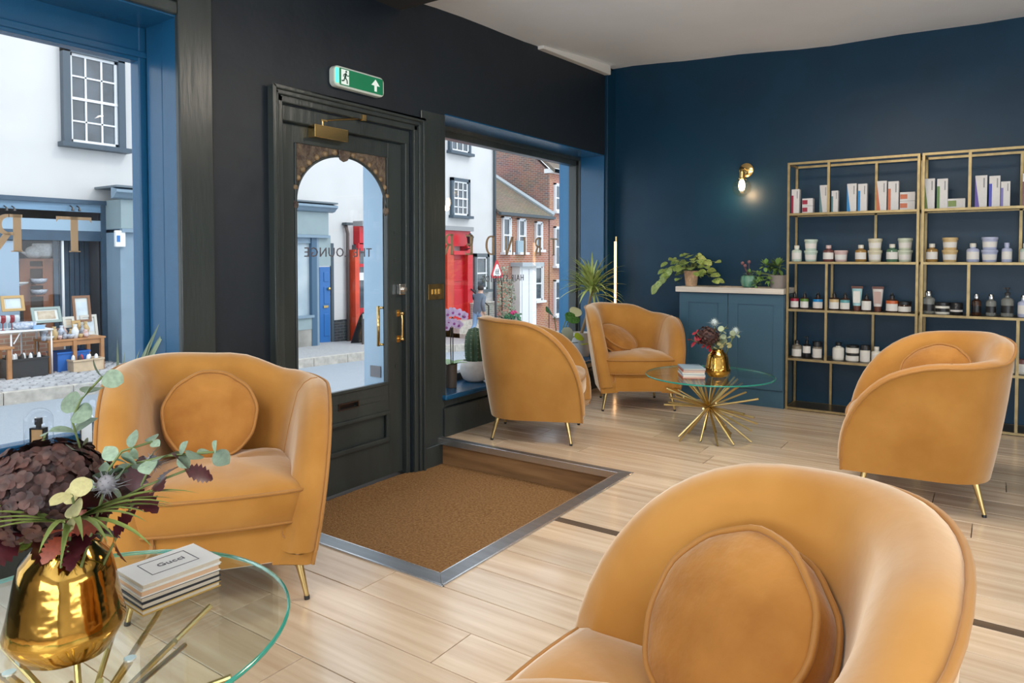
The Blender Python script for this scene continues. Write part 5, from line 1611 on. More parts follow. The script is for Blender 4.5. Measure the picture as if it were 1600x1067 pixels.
B(FX + 0.0, FX + 0.6, Yp(498), Yp(519), gzz, Zp(507, 536, FX)).build('door_step', M_kerb, gs)
ab = empty('alarm_box', (GS, Yp(188, GS + 0.0), Zp(188, 388, GS)))
B(GS - 0.05, GS + 0.03, Yp(180, GS), Yp(196, GS), Zp(188, 386, GS), Zp(188, 360, GS)).build('cover', M_whitep, ab, bevel=0.02)
B(GS + 0.03, GS + 0.035, Yp(180, GS) + 0.02, Yp(187, GS), Zp(188, 378, GS), Zp(188, 368, GS)).build('blue_mark', M_bdoor, ab)
tag(ab, 'white alarm box with a blue mark on the grey shopfront', 'alarm box')
tag(gs, 'grey green shopfront with cornice and bright blue door across the street', 'shopfront')
# leafy plant behind the grey shop's glass is seen as green; black painted plinth and pipes of the white wall
pl = empty('brick_plinth', (FX, Yp(536), gz(13)))
B(FX, FX + 0.05, Yp(520), Yp(553), gz(13.4) - 0.4, Zp(536, 499)).build('brickwork', M_bbrick, pl)
tag(pl, 'black painted brick plinth at the foot of the white wall', 'plinth')
dp = empty('drainpipe', (FX + 0.05, Yp(539.5), gz(13)))
MB().tube([(FX + 0.1, Yp(539.5), gz(13.1) - 0.02), (FX + 0.1, Yp(539.5), Zp(539, 365)), (FX + 0.1, Yp(538), Zp(538, 358)), (FX + 0.08, Yp(537), Zp(537, 350))], 0.045, 8).build('pipe', mat('brown pipe', (0.10, 0.07, 0.065), 0.5), dp, smooth=True)
B(FX + 0.02, FX + 0.2, Yp(534), Yp(544), Zp(539, 352), Zp(539, 348)).build('hopper', M_pipeb, dp)
tag(dp, 'dark drainpipe running down the white wall beside the red shop', 'drainpipe')

# --- red shopfront
RX = FX + 0.25
rs = empty('red_shopfront', (RX, 16, gz(16)))
gr = gz(16) - 0.4
z_t = Zp(640, 357, RX)
B(FX, RX + 0.12, Yp(562, RX), Yp(736, RX), z_t, z_t + 0.14).build('cornice', mat('grey lead cap', (0.28, 0.28, 0.28), 0.6), rs)
B(FX, RX, Yp(562, RX), Yp(735, RX), Zp(640, 383, RX), z_t).build('fascia', M_red, rs)
B(FX, RX + 0.04, Yp(553.5, RX), Yp(560, RX), gr, Zp(556, 390, RX)).build('pilaster', M_redl, rs)
B(FX, RX - 0.02, Yp(560, RX), Yp(694, RX), gr, Zp(570, 486, RX)).build('stall_riser', M_red, rs)
B(FX, RX - 0.1, Yp(560, RX), Yp(694, RX), Zp(570, 486, RX), Zp(570, 383, RX)).build('pane', M_dglass, rs)
for (a, b_) in [(412, 417), (380, 392), (481, 488)]:
    B(RX - 0.1, RX, Yp(560, RX), Yp(694, RX), Zp(570, b_, RX), Zp(570, a, RX)).build('rail', M_red, rs)
for px in (577, 600, 640, 670):
    B(RX - 0.1, RX + 0.01, Yp(px, RX), Yp(px + 4, RX), Zp(570, 486, RX), Zp(570, 390, RX)).build('mullion', M_red, rs)
B(RX - 0.09, RX - 0.07, Yp(561, RX), Yp(571, RX), Zp(566, 438, RX), Zp(566, 426, RX)).build('window_notice', M_whitep, rs)
B(FX, RX + 0.08, Yp(696, RX), Yp(706, RX), gr, Zp(700, 383, RX)).build('pilaster', M_redl, rs)
B(FX, RX + 0.08, Yp(728, RX), Yp(736, RX), gr, Zp(730, 383, RX)).build('pilaster', M_red, rs)
B(FX, RX - 0.08, Yp(706, RX), Yp(728, RX), gr + 0.4, Zp(717, 398, RX)).build('door', M_red, rs)
for (a, b_) in [(405, 440), (452, 488)]:
    B(RX - 0.09, RX - 0.05, Yp(709, RX), Yp(725, RX), Zp(717, b_, RX), Zp(717, a, RX)).build('door_panel', M_red, rs, bevel=0.02)
B(FX, RX + 0.14, Yp(704, RX), Yp(730, RX), Zp(717, 398, RX), Zp(717, 392, RX)).build('door_hood', M_red, rs)
ln = MB(); yq = Yp(723.5, RX)
ln.tube([(RX + 0.08, yq, Zp(723, 390, RX)), (RX + 0.3, yq, Zp(723, 388, RX))], 0.02, 6)
ln.lathe([(0.02, 0), (0.09, 0.06), (0.12, 0.3), (0.14, 0.32), (0.03, 0.44), (1e-5, 0.46)], 6, (RX + 0.3, yq, Zp(723, 386, RX)))
ln.build('lantern', M_black, rs)
for k in range(3):
    B(RX - 0.1, RX + 0.9 - 0.28 * k, Yp(694, RX), Yp(734, RX), gr, gz(17.5) + 0.17 * (k + 1)).build('step', M_kerb, rs)
MB().tube([(RX + 0.8, Yp(733, RX), gz(18) + 0.1), (RX + 0.8, Yp(733, RX), gz(18) + 1.0), (RX + 0.05, Yp(733, RX), gz(18) + 1.55)], 0.025, 6).build('handrail', M_black, rs)
tag(rs, 'bright red shopfront with lantern and steps across the street', 'shopfront')

# white wall end: dark framed window, low brick wall
sash(WB, FX + 0.02, Yp(738), Yp(761), Zp(750, 452), Zp(750, 396), 1, 2, mat('charcoal window surround', (0.10, 0.12, 0.13), 0.5), 0.12, bars=False)
bw = empty('garden_wall', (FX + 1.0, Yp(752, FX + 0.4), gz(19)))
B(FX + 0.02, FX + 0.42, Yp(737, FX + 0.4), Yp(772, FX + 0.4), gz(19.5) - 0.5, Zp(752, 474, FX + 0.4)).build('brickwork', M_gbrick, bw)
B(FX + 0.0, FX + 0.46, Yp(736.5, FX + 0.4), Yp(772.5, FX + 0.4), Zp(752, 474, FX + 0.4), Zp(752, 472, FX + 0.4)).build('coping', M_kerb, bw)
tag(bw, 'low grey brick wall right of the red door', 'wall')

# --- brick houses
BX = FX
bh = empty('brick_cottage', (BX, 22, gz(22)))
ye = Yp(857, BX)
zev = Zp(815, 331, BX)
B(BX - 4.0, BX, YE + 0.02, ye, -2.4, zev).build('wall', M_brick, bh)
def slab(pts, t, mt, nm, parent):
    """thin sloping slab from a planar polygon, thickened downwards"""
    n = len(pts); pts = [Vector(p) for p in pts]
    b = MB(); b.v = pts + [p - Vector((0, 0, t)) for p in pts]
    b.f = [tuple(range(n)), tuple(range(2 * n - 1, n - 1, -1))] + [(i, n + i, n + (i + 1) % n, (i + 1) % n) for i in range(n)]
    return b.build(nm, mt, parent)
M_tile = brick_mat('mossy clay roof tiles', (0.21, 0.17, 0.12), (0.27, 0.20, 0.14), (0.10, 0.095, 0.07), 1.0)
rise = Zp(815, 276, BX - 2.2) - zev
slab([(BX + 0.25, YE + 0.02, zev - 0.10), (BX + 0.25, ye, zev - 0.10), (BX - 2.4, ye - 0.9, zev + rise), (BX - 2.4, YE + 0.02, zev + rise)], 0.12, M_tile, 'roof_slope', bh)
slab([(BX + 0.25, ye, zev - 0.10), (BX - 5.0, ye, zev - 0.10), (BX - 2.4, ye - 0.9, zev + rise)], 0.12, M_tile, 'roof_hip', bh)
B(BX + 0.2, BX + 0.32, YE, ye + 0.02, zev - 0.2, zev - 0.1).build('gutter', M_pipeb, bh)
MB().tube([(BX + 0.25, ye, zev - 0.02), (BX - 2.4, ye - 0.9, zev + rise + 0.05)], 0.10, 6).build('hip_tiles', mat('pale lead hip', (0.42, 0.46, 0.48), 0.6), bh)
MB().tube([(BX - 2.4, YE + 0.05, zev + rise + 0.04), (BX - 2.4, ye - 0.9, zev + rise + 0.04)], 0.10, 6).build('ridge_tiles', mat('pale lead hip', (0.42, 0.46, 0.48), 0.6), bh)
for (a, b_, c, d) in [(783, 796, 394, 338), (807.5, 819, 394, 341), (835, 845, 390, 346)]:
    sash(bh, BX + 0.01, Yp(a, BX), Yp(b_, BX), Zp(a, c, BX), Zp(a, d, BX), 2, 3, M_sashw, 0.05, bars=False, split=True)
sash(bh, BX + 0.01, Yp(833, BX), Yp(846, BX), Zp(840, 469, BX), Zp(840, 414, BX), 2, 3, M_sashw, 0.06, bars=False)
B(BX, BX + 0.35, Yp(800, BX), Yp(826, BX), -2.2, Zp(812, 416, BX)).build('porch', M_whitep, bh)
B(BX, BX + 0.55, Yp(797, BX), Yp(831, BX), Zp(812, 416, BX), Zp(812, 410, BX)).build('porch_roof', mat('grey porch roof', (0.42, 0.46, 0.48), 0.6), bh)
for (a, b_) in [(803, 812), (814, 823)]:
    B(BX + 0.35, BX + 0.38, Yp(a, BX), Yp(b_, BX), -1.8, Zp(812, 420, BX)).build('porch_door', M_sashw, bh, bevel=0.01)
tag(bh, 'low orange brick cottage with a mossy tiled roof across the street', 'house')
th = empty('brick_townhouse', (BX, 26, gz(26)))
yt0, yt1 = ye + 0.03, ye + 9.0
zt_ = Zp(856, 268, BX)
tw = MB(); tw.box(BX - 7.5, BX, yt0, yt1, -3.0, zt_)
# gable on the near end
tw.prism([(BX - 7.5, zt_), (BX, zt_), (BX - 3.75, zt_ + 3.4)], 1, yt0, yt0 + 0.3)
tw.build('wall', M_brick2, th)
B(BX + 0.0, BX + 0.04, yt0, yt1, -3.0, zt_).build('front_wall', M_brick, th)
B(BX - 0.2, BX + 0.30, yt0 - 0.05, yt1, zt_ - 0.05, zt_ + 0.12).build('eaves_board', M_whitep, th)
slab([(BX + 0.3, yt0 - 0.1, zt_ + 0.1), (BX + 0.3, yt1, zt_ + 0.1), (BX - 3.75, yt1, zt_ + 3.5), (BX - 3.75, yt0 - 0.1, zt_ + 3.5)], 0.15, M_tile, 'roof_slope', th)
for (c, d) in [(330, 287), (415, 354), (492, 437)]:
    for kk in range(3):
        a_ = Yp(865, BX + 0.05) + kk * 2.6
        sash(th, BX + 0.05, a_, a_ + 0.72, Zp(868, c, BX), Zp(868, d, BX), 2, 2, M_sashw, 0.06, bars=False)
tag(th, 'tall brick townhouse behind the cottage across the street', 'house')

# --- tree tops beyond the roofs
def blob_tree(x, y, z0, h, r, lab, seed):
    t = empty('tree', (x, y, z0))
    MB().tube([(x, y, z0), (x + 0.1, y, z0 + h * 0.5), (x, y, z0 + h)], [0.35, 0.25, 0.1], 8).build('trunk', mat('bark', (0.10, 0.07, 0.05), 0.9), t, smooth=True)
    b = MB(); rg = random.Random(seed)
    for k in range(1500):
        d = Vector((rg.gauss(0, 1), rg.gauss(0, 1), rg.gauss(0, 1))).normalized() * r * rg.uniform(0.55, 1.0)
        c = Vector((x, y, z0 + h)) + Vector((d.x, d.y, d.z * 0.8))
        u = Vector((rg.gauss(0, 1), rg.gauss(0, 1), rg.gauss(0, 1))).normalized(); w = u.orthogonal().normalized()
        s_ = 0.22
        b.add([c - u * s_, c + w * s_ * 0.5, c + u * s_, c - w * s_ * 0.5], [(0, 1, 2, 3)])
    o = b.build('foliage', mat('tree leaves', (0.16, 0.24, 0.05), 0.7, var=0.3, scale=2), t); o['kind'] = 'stuff'
    tag(t, lab, 'tree')
blob_tree(-19.0, 41.5, -3.0, 9.5, 4.5, 'green tree top showing beyond the townhouse roof', 3)

# --- street furniture
sg = empty('school_sign', (-13.0, 0, 0))
SX = -13.0
ys, zs = Yp(776, SX), Zp(776, 424, SX)
WL[sg.as_pointer()] = Vector((SX, ys, gz(ys))); sg.location = (SX, ys, gz(ys))
MB().tube([(SX - 0.04, ys, gz(ys)), (SX - 0.04, ys, zs + 0.35)], 0.038, 8).build('post', M_pipeb, sg, smooth=True)
def tri(s_, x0, x1, mt, nm):
    hh = s_ * math.sqrt(3) / 2
    pts = []
    for k in range(3):
        a = PI / 2 + k * 2 * PI / 3
        for dd in (-0.35, -0.12, 0.12, 0.35):
            rr = s_ / math.sqrt(3)
            cx_, cz_ = (rr - 0.07) * math.cos(a), (rr - 0.07) * math.sin(a)
            pts.append((ys + cx_ + 0.06 * math.cos(a + dd * 2.9), zs + cz_ + 0.06 * math.sin(a + dd * 2.9)))
    return MB().prism(pts, 0, x0, x1).build(nm, mt, sg)
# sign plate is turned towards the road user and the shop
tri(0.64, SX, SX + 0.015, mat('sign red', (0.55, 0.01, 0.02), 0.4), 'red_border')
tri(0.42, SX + 0.014, SX + 0.02, mat('sign white', (0.80, 0.80, 0.78), 0.4), 'white_field')
fig = MB(); XA, XB_ = SX + 0.02, SX + 0.025
def limb(y1, z1, y2, z2, w):
    d = Vector((y2 - y1, z2 - z1)).normalized(); n_ = Vector((-d.y, d.x)) * w / 2
    fig.prism([(ys + y1 + n_.x, zs + z1 + n_.y), (ys + y2 + n_.x, zs + z2 + n_.y), (ys + y2 - n_.x, zs + z2 - n_.y), (ys + y1 - n_.x, zs + z1 - n_.y)], 0, XA, XB_)
for (oy, s_) in ((-0.055, 0.85), (0.05, 1.0)):
    fig.lathe([(0.022 * s_, 0), (0.022 * s_, 0.005)], 10, mtx=Matrix.Translation((XA, ys + oy, zs + 0.075 * s_ - 0.01)) @ Matrix.Rotation(R(90), 4, 'Y'))
    for (a, b_, c, d, w) in [(0, 0.05, -0.01, -0.03, 0.034), (-0.01, -0.03, -0.05, -0.09, 0.018), (-0.005, -0.03, 0.035, -0.06, 0.018), (0.035, -0.06, 0.03, -0.10, 0.016), (0, 0.035, 0.045, 0.01, 0.014), (0, 0.035, -0.045, 0.0, 0.014)]:
        limb(oy + a * s_, b_ * s_ - 0.01, oy + c * s_, d * s_ - 0.01, w * s_)
fig.build('children_pictogram', M_black, sg)
tag(sg, 'red bordered triangular warning sign with two running children', 'traffic sign')
ub = B(BX + 0.002, BX + 0.12, Yp(805, BX), Yp(818, BX), Zp(811, 397, BX), Zp(811, 376, BX)).build('utility_box', mat('grey blue box', (0.30, 0.40, 0.45), 0.5), bevel=0.02)
tag(ub, 'square grey blue box fixed between the cottage windows', 'box')

# A board by the red shop
ax = -13.75
abd = empty('pavement_board', (ax, Yp(566, ax), gz(13.2)))
y0_, y1_ = Yp(556, ax), Yp(576, ax)
zb0, zb1 = gz(13.0), Zp(570, 486, ax)
for sgn in (1, -1):
    b = MB(); hh = zb1 - zb0
    prof = [(y0_, 0), (y1_, 0), (y1_, hh * 0.82)] + [((y0_ + y1_) / 2 + (y1_ - y0_) / 2 * math.cos(PI * k / 10), hh * 0.82 + hh * 0.18 * math.sin(PI * k / 10)) for k in range(1, 10)] + [(y0_, hh * 0.82)]
    b.prism(prof, 0, -0.012, 0.012)
    tl = 0.22 * sgn
    for v in b.v:
        z_ = v.z; v.x = ax + v.x + tl * (1 - z_ / hh) * 1.0; v.z = zb0 + z_; v.y = v.y + 0.18 * (z_ / hh)
    b.build('board', M_black, abd)
for k, (zz, w) in enumerate([(0.60, 0.5), (0.52, 0.7), (0.45, 0.6)]):
    hh = zb1 - zb0
    B(ax + 0.22 * (1 - zz) + 0.010, ax + 0.22 * (1 - zz) + 0.022, (y0_ + y1_) / 2 - 0.15 * w + 0.18 * zz, (y0_ + y1_) / 2 + 0.15 * w + 0.18 * zz, zb0 + hh * zz - 0.02, zb0 + hh * zz + 0.02).build('chalk_line', M_whitep, abd)
B(ax + 0.032, ax + 0.062, (y0_ + y1_) / 2 - 0.2 + 0.15, (y0_ + y1_) / 2 + 0.2 + 0.15, zb0 + (zb1 - zb0) * 0.72, zb0 + (zb1 - zb0) * 0.92).build('grey_panel', mat('grey board panel', (0.35, 0.36, 0.36), 0.5), abd)
tag(abd, 'black rounded pavement board leaning by the red shopfront', 'pavement sign')

# walking person on the far pavement, seen from the side
PXp = -12.75
yp = Yp(747, PXp)
zp = gz(yp) + 0.0
pe = bpy.data.meshes.new('person')
# joints: x towards the room, y along the street
J = {'pel': (0, 0, 0.86), 'spi': (0, 0.03, 1.10), 'che': (0, 0.07, 1.28), 'nek': (0, 0.11, 1.42), 'hd': (0, 0.135, 1.52), 'hdt': (0, 0.14, 1.62),
     'hl': (0.09, 0, 0.82), 'kl': (0.09, 0.20, 0.46), 'al': (0.09, 0.16, 0.08), 'tl': (0.09, 0.30, 0.03),
     'hr': (-0.09, 0, 0.82), 'kr': (-0.09, -0.06, 0.46), 'ar': (-0.09, -0.36, 0.14), 'tr': (-0.09, -0.27, 0.03),
     'sl': (0.17, 0.07, 1.33), 'el': (0.22, -0.06, 1.08), 'wl': (0.2, 0.05, 0.86), 'fl': (0.2, 0.09, 0.78),
     'sr': (-0.17, 0.07, 1.33), 'er': (-0.22, 0.16, 1.08), 'wr': (-0.2, 0.32, 0.92), 'fr': (-0.2, 0.37, 0.86)}
rad = {'pel': 0.15, 'spi': 0.155, 'che': 0.165, 'nek': 0.06, 'hd': 0.085, 'hdt': 0.075, 'hl': 0.10, 'kl': 0.07, 'al': 0.05, 'tl': 0.04, 'hr': 0.10, 'kr': 0.07, 'ar': 0.05, 'tr': 0.04,
       'sl': 0.075, 'el': 0.06, 'wl': 0.045, 'fl': 0.035, 'sr': 0.075, 'er': 0.06, 'wr': 0.045, 'fr': 0.035}
names = list(J); ed = [('pel', 'spi'), ('spi', 'che'), ('che', 'nek'), ('nek', 'hd'), ('hd', 'hdt'), ('pel', 'hl'), ('hl', 'kl'), ('kl', 'al'), ('al', 'tl'), ('pel', 'hr'), ('hr', 'kr'), ('kr', 'ar'), ('ar', 'tr'), ('che', 'sl'), ('sl', 'el'), ('el', 'wl'), ('wl', 'fl'), ('che', 'sr'), ('sr', 'er'), ('er', 'wr'), ('wr', 'fr')]
pe.from_pydata([J[n_] for n_ in names], [(names.index(a), names.index(b_)) for a, b_ in ed], [])
po = bpy.data.objects.new('person', pe); COL.objects.link(po)
po.modifiers.new('skin', 'SKIN'); sv = pe.skin_vertices[0].data
for i, n_ in enumerate(names): sv[i].radius = (rad[n_],) * 2
sv[0].use_root = True
po.modifiers.new('sub', 'SUBSURF').levels = 2
dg = bpy.context.evaluated_depsgraph_get()
pm_ = bpy.data.meshes.new_from_object(po.evaluated_get(dg)); bpy.data.objects.remove(po)
# clothing by height on the one body mesh: jeans, grey blue jacket, skin
for mt in (mat('blue jeans', (0.20, 0.32, 0.48), 0.8), mat('grey blue jacket', (0.12, 0.15, 0.19), 0.8), mat('skin', (0.55, 0.34, 0.25), 0.6), mat('dark shoes', (0.04, 0.04, 0.045), 0.6)):
    pm_.materials.append(mt)
for f in pm_.polygons:
    f.use_smooth = True
    z_ = f.center.z; far = abs(f.center.x) > 0.13
    f.material_index = 3 if z_ < 0.10 else (2 if (z_ > 1.42 or (far and z_ < 0.88)) else (1 if z_ > 0.84 else 0))
po = bpy.data.objects.new('person', pm_); COL.objects.link(po); po.location = (PXp, yp, zp)
WL[po.as_pointer()] = Vector((PXp, yp, zp))
hr = MB().lathe([(0.088, -0.02), (0.098, 0.03), (0.092, 0.075), (0.06, 0.115), (1e-5, 0.125)], 14, (PXp, yp + 0.125, zp + 1.535)).build('hair', mat('dark brown hair', (0.03, 0.02, 0.015), 0.7), po, smooth=True)
tag(po, 'walking person in a grey blue jacket and jeans on the far pavement', 'person')

# climbing plants and flower pot by the cottage
def leaf_clump(nm, c, sx, sy, sz, n, s_, mt, lab, cat, seed, stem=None, extra=None):
    t = empty(nm, (c[0], c[1], c[2]))
    rg = random.Random(seed)
    b = MB()
    for k in range(n):
        p = Vector((c[0] + rg.uniform(-sx, sx), c[1] + rg.uniform(-sy, sy), c[2] + rg.uniform(0, sz)))
        u = Vector((rg.gauss(0, 1), rg.gauss(0, 1), rg.gauss(0, 1))).normalized(); w = u.orthogonal().normalized()
        b.add([p - u * s_, p + w * s_ * 0.6, p + u * s_, p - w * s_ * 0.6], [(0, 1, 2, 3)])
    o = b.build('leaves', mt, t); o['kind'] = 'stuff'
    MB().tube([(c[0], c[1], c[2]), (c[0], c[1] + 0.02, c[2] + sz * 0.5), (c[0], c[1] - 0.02, c[2] + sz * 0.95)], 0.02, 6).build('stem', mat('bark', (0.1, 0.07, 0.05), 0.9), t)
    if extra: extra(t)
    return tag(t, lab, cat)
CXp = FX + 0.3
leaf_clump('climbing_plant', (CXp, Yp(784, CXp), gz(20.5)), 0.12, 0.28, 2.4, 420, 0.05, mat('silver green leaves', (0.33, 0.36, 0.26), 0.7, var=0.4, scale=4), 'silvery climbing plant on the cottage wall', 'plant', 5)
leaf_clump('climbing_plant', (CXp + 0.35, Yp(797, CXp + .35), gz(20.8)), 0.12, 0.22, 2.0, 300, 0.05, mat('silver green leaves', (0.33, 0.36, 0.26), 0.7), 'leafy climber beside the white cottage porch', 'plant', 6)
def bloom(t):
    o = WL[t.as_pointer()]
    b = MB()
    for k in range(5): b.sphere((o.x + 0.1, o.y - 0.15 + 0.07 * k, o.z + 0.85 + 0.04 * (k % 2)), 0.06, 8, 5)
    b.build('blossoms', mat('magenta blossom', (0.45, 0.02, 0.12), 0.6), t, smooth=True)
leaf_clump('flowering_shrub', (CXp + 0.7, Yp(799, CXp + 0.7), gz(20.9)), 0.25, 0.3, 0.85, 260, 0.07, mat('deep green leaves', (0.06, 0.22, 0.10), 0.6), 'small green shrub with magenta blossoms by the cottage porch', 'plant', 8, extra=bloom)

# ================================================================== VASES, FLOWERS, POT PLANTS
LEAF = {}


def leaf_mesh(kind, m):
    key = (kind, m.name)
    if key in LEAF: return LEAF[key]
    b = MB()
    if kind == 'blade':              # strap leaf 1 long along x, arching down
        n = 9
        for i in range(n):
            t = i / (n - 1)
            w = 0.028 * (1 - t ** 3) * (0.55 + 0.9 * min(1, t * 4) - 0.3 * t)
            x, z = t * (1 - 0.12 * t * t), 0.18 * t - 0.34 * t * t
            b.v += [Vector((x, -w, z + 0.25 * w)), Vector((x, 0, z - 0.1 * w)), Vector((x, w, z + 0.25 * w))]
        for i in range(n - 1):
            for k in range(2):
                a = i * 3 + k; b.f.append((a, a + 1, a + 4, a + 3))
    elif kind == 'stiff':            # upright tapering blade
        n = 7
        for i in range(n):
            t = i / (n - 1); w = 0.055 * (1 - t) ** 0.8 * (1 if t > 0.1 else 0.8)
            x, z = t, -0.10 * t * t
            b.v += [Vector((x, -w, z + 0.4 * w)), Vector((x, 0, z - 0.25 * w)), Vector((x, w, z + 0.4 * w))]
        for i in range(n - 1):
            for k in range(2):
                a = i * 3 + k; b.f.append((a, a + 1, a + 4, a + 3))
    else:
        outl = {'round': lambda t: 0.52 * math.sqrt(max(0, 1 - (2 * t - 1) ** 2)) * (1 - 0.12 * t),
                'heart': lambda t: 0.48 * math.sin(PI * min(1, t * 0.86 + 0.14)) ** 0.75 * (1.0 if t < 0.9 else 0.7),
                'oval': lambda t: 0.30 * math.sin(PI * min(1, t * 0.94 + 0.06)) ** 0.8,
                'oak': lambda t: (0.36 * math.sin(PI * min(1, t * 0.93 + 0.07)) ** 0.7) * (1.0 if int(t * 12) % 2 else 0.66),
                'petal': lambda t: 0.5 * math.sin(PI * min(1, 0.12 + 0.80 * t)) ** 0.6}[kind]
        n = 13 if kind == 'oak' else 8
        for i in range(n + 1):
            t = i / n; w = outl(t) if 0 < i < n else 0.02
            z = 0.10 * t - 0.22 * t * t
            b.v += [Vector((t, -w, z + 0.16 * w)), Vector((t, 0, z)), Vector((t, w, z + 0.16 * w))]
        for i in range(n):
            for k in range(2):
                a = i * 3 + k; b.f.append((a, a + 1, a + 4, a + 3))
    me = b.mesh('leaf_' + kind, True)
    me.materials.append(m); LEAF[key] = me
    return me


def orient(d, nrm=Vector((0, 0, 1))):
    d = Vector(d).normalized(); nrm = Vector(nrm)
    z = nrm - d * nrm.dot(d)
    z = z.normalized() if z.length > 1e-4 else d.orthogonal().normalized()
    y = z.cross(d)
    return Matrix((d, y, z)).transposed().to_quaternion()


def leaf(kind, m, parent, p, d, nrm, L, wide=1.0, nm='leaf'):
    return inst(leaf_mesh(kind, m), nm, parent, p, orient(d, nrm), (L, L * wide, L))


M_gold_v = mat('gold lustre ceramic', (0.50, 0.28, 0.06), 0.10, 1.0, var=0.35, scale=10, bump=0.25, bscale=7)
M_hyd = mat('dried burgundy hydrangea', (0.016, 0.006, 0.007), 0.6, col2=(0.085, 0.032, 0.024), scale=45, objvar=0.0)
M_euc = mat('eucalyptus green', (0.17, 0.24, 0.17), 0.6, var=0.2, scale=5, objvar=0.25)
M_eucy = mat('pale gold eucalyptus', (0.36, 0.33, 0.15), 0.6, objvar=0.2, var=0.1)
M_oak = mat('wine red leaf', (0.060, 0.008, 0.012), 0.35, objvar=0.3, var=0.2)
M_ored = mat('rust red leaf', (0.17, 0.030, 0.014), 0.45, objvar=0.2, var=0.2)
M_palm = mat('palm green', (0.15, 0.20, 0.05), 0.45, objvar=0.25, var=0.15)
M_stem = mat('green stem', (0.12, 0.16, 0.05), 0.6)
M_thi = mat('grey thistle', (0.20, 0.20, 0.22), 0.8, var=0.3, scale=40)
M_sil = mat('silver thistle', (0.38, 0.46, 0.46), 0.7, objvar=0.2, var=0.1)
M_moss = mat('moss green', (0.07, 0.13, 0.015), 0.9, var=0.4, scale=60, bump=0.6)


def vase(c, s, lab):
    v = empty('vase', c)
    prof = [(0.052, 0), (0.074, 0.008), (0.095, 0.045), (0.097, 0.055), (0.092, 0.075), (0.078, 0.150), (0.072, 0.172), (0.050, 0.196), (0.044, 0.204), (0.045, 0.214), (0.040, 0.214), (0.038, 0.203), (0.050, 0.180), (0.060, 0.10), (1e-5, 0.02)]
    MB().lathe([(r * s, z * s) for r, z in prof], 40, c, fn=lambda a, z: 1 + 0.022 * math.sin(3 * a + 1 + 9 * z) + 0.012 * math.sin(7 * a)).build('body', M_gold_v, v, smooth=True)
    return tag(v, lab, 'vase', 'gold lustre vases')


def hydrangea(c, foot, r, n, seed, lab):
    t = empty('hydrangea', foot)
    rg = random.Random(seed)
    MB().tube([foot, (Vector(foot) + Vector(c)) / 2 + Vector((0.004, 0, 0)), c], r * 0.045, 6).build('stem', M_stem, t, smooth=True)
    MB().sphere(c, r * 0.80, 16, 10, 0.82).build('core', M_hyd, t, smooth=True)
    b = MB(); base = leaf_mesh('petal', M_hyd)
    vs0 = [v.co.copy() for v in base.vertices]; fs0 = [tuple(p.vertices) for p in base.polygons]
    for k in range(n):
        zz = 1 - 2 * (k + 0.5) / n; a = k * 2.39996
        d = Vector((math.sqrt(1 - zz * zz) * math.cos(a), math.sqrt(1 - zz * zz) * math.sin(a), zz))
        if d.z < -0.75: continue
        p = Vector(c) + Vector((d.x, d.y, d.z * 0.84)) * r * rg.uniform(0.80, 1.0)
        for j in range(4):
            tdir = d.orthogonal().normalized(); tdir.rotate(Quaternion(d, j * PI / 2 + rg.uniform(0, 1)))
            q = orient(tdir + d * rg.uniform(0.1, 0.6), d)
            L = r * rg.uniform(0.12, 0.18)
            b.add([p + q @ (v * L) for v in vs0], fs0)
    o = b.build('florets', M_hyd, t, smooth=True); o['kind'] = 'stuff'
    return tag(t, lab, 'flower')


def sprig(pts, foot, n, L, mt, kind, lab, seed, cat='foliage', wide=1.0, pair=True, stemr=0.0022, skip=0.2, nm='eucalyptus_sprig', leafn='leaf'):
    t = empty(nm, foot)
    rg = random.Random(seed)
    P = [Vector(p) for p in pts]
    MB().tube(P, stemr, 6).build('stem', M_stem, t, smooth=True)
    lens = [0]
    for i in range(1, len(P)): lens.append(lens[-1] + (P[i] - P[i - 1]).length)
    for k in range(n):
        f = (skip + (1 - skip) * k / max(1, n - 1)) * lens[-1] * 0.999
        for i in range(1, len(P)):
            if lens[i] >= f: break
        u = (f - lens[i - 1]) / (lens[i] - lens[i - 1]); p = P[i - 1].lerp(P[i], u); d = (P[i] - P[i - 1]).normalized()
        side = d.orthogonal().normalized(); side.rotate(Quaternion(d, k * 1.9 + rg.uniform(-0.4, 0.4)))
        for sg_ in ((1, -1) if pair else (1,)):
            dd = side * sg_ + d * rg.uniform(0.1, 0.7)
            nrm = Vector((rg.gauss(0, 0.5), -0.5 + rg.gauss(0, 0.5), 0.8))
            leaf(kind, mt, t, p, dd, nrm, L * rg.uniform(0.75, 1.15) * (1 - 0.35 * k / n), wide, leafn)
    return tag(t, lab, cat)


def thistle(c, foot, r, mt, lab):
    t = empty('thistle', foot)
    MB().tube([foot, c], r * 0.12, 6).build('stem', M_stem, t, smooth=True)
    MB().sphere(c, r * 0.62, 12, 9, 1.15).build('head', mt, t, smooth=True)
    b = MB()
    for k in range(46):
        zz = 1 - 2 * (k + 0.5) / 46; a = k * 2.4
        d = Vector((math.sqrt(1 - zz * zz) * math.cos(a), math.sqrt(1 - zz * zz) * math.sin(a), zz * 1.1))
        p = Vector(c); b.tube([p + d * r * 0.5, p + d * r * 1.05], [r * 0.05, r * 0.008], 4)
    b.build('spines', mt, t)
    for k in range(9):
        a = 2 * PI * k / 9
        leaf('stiff', mt, t, Vector(c) - Vector((0, 0, r * 0.45)), (math.cos(a), math.sin(a), 0.35), (0, 0, 1), r * 1.9, 1.6, 'bract')
    return tag(t, lab, 'flower')


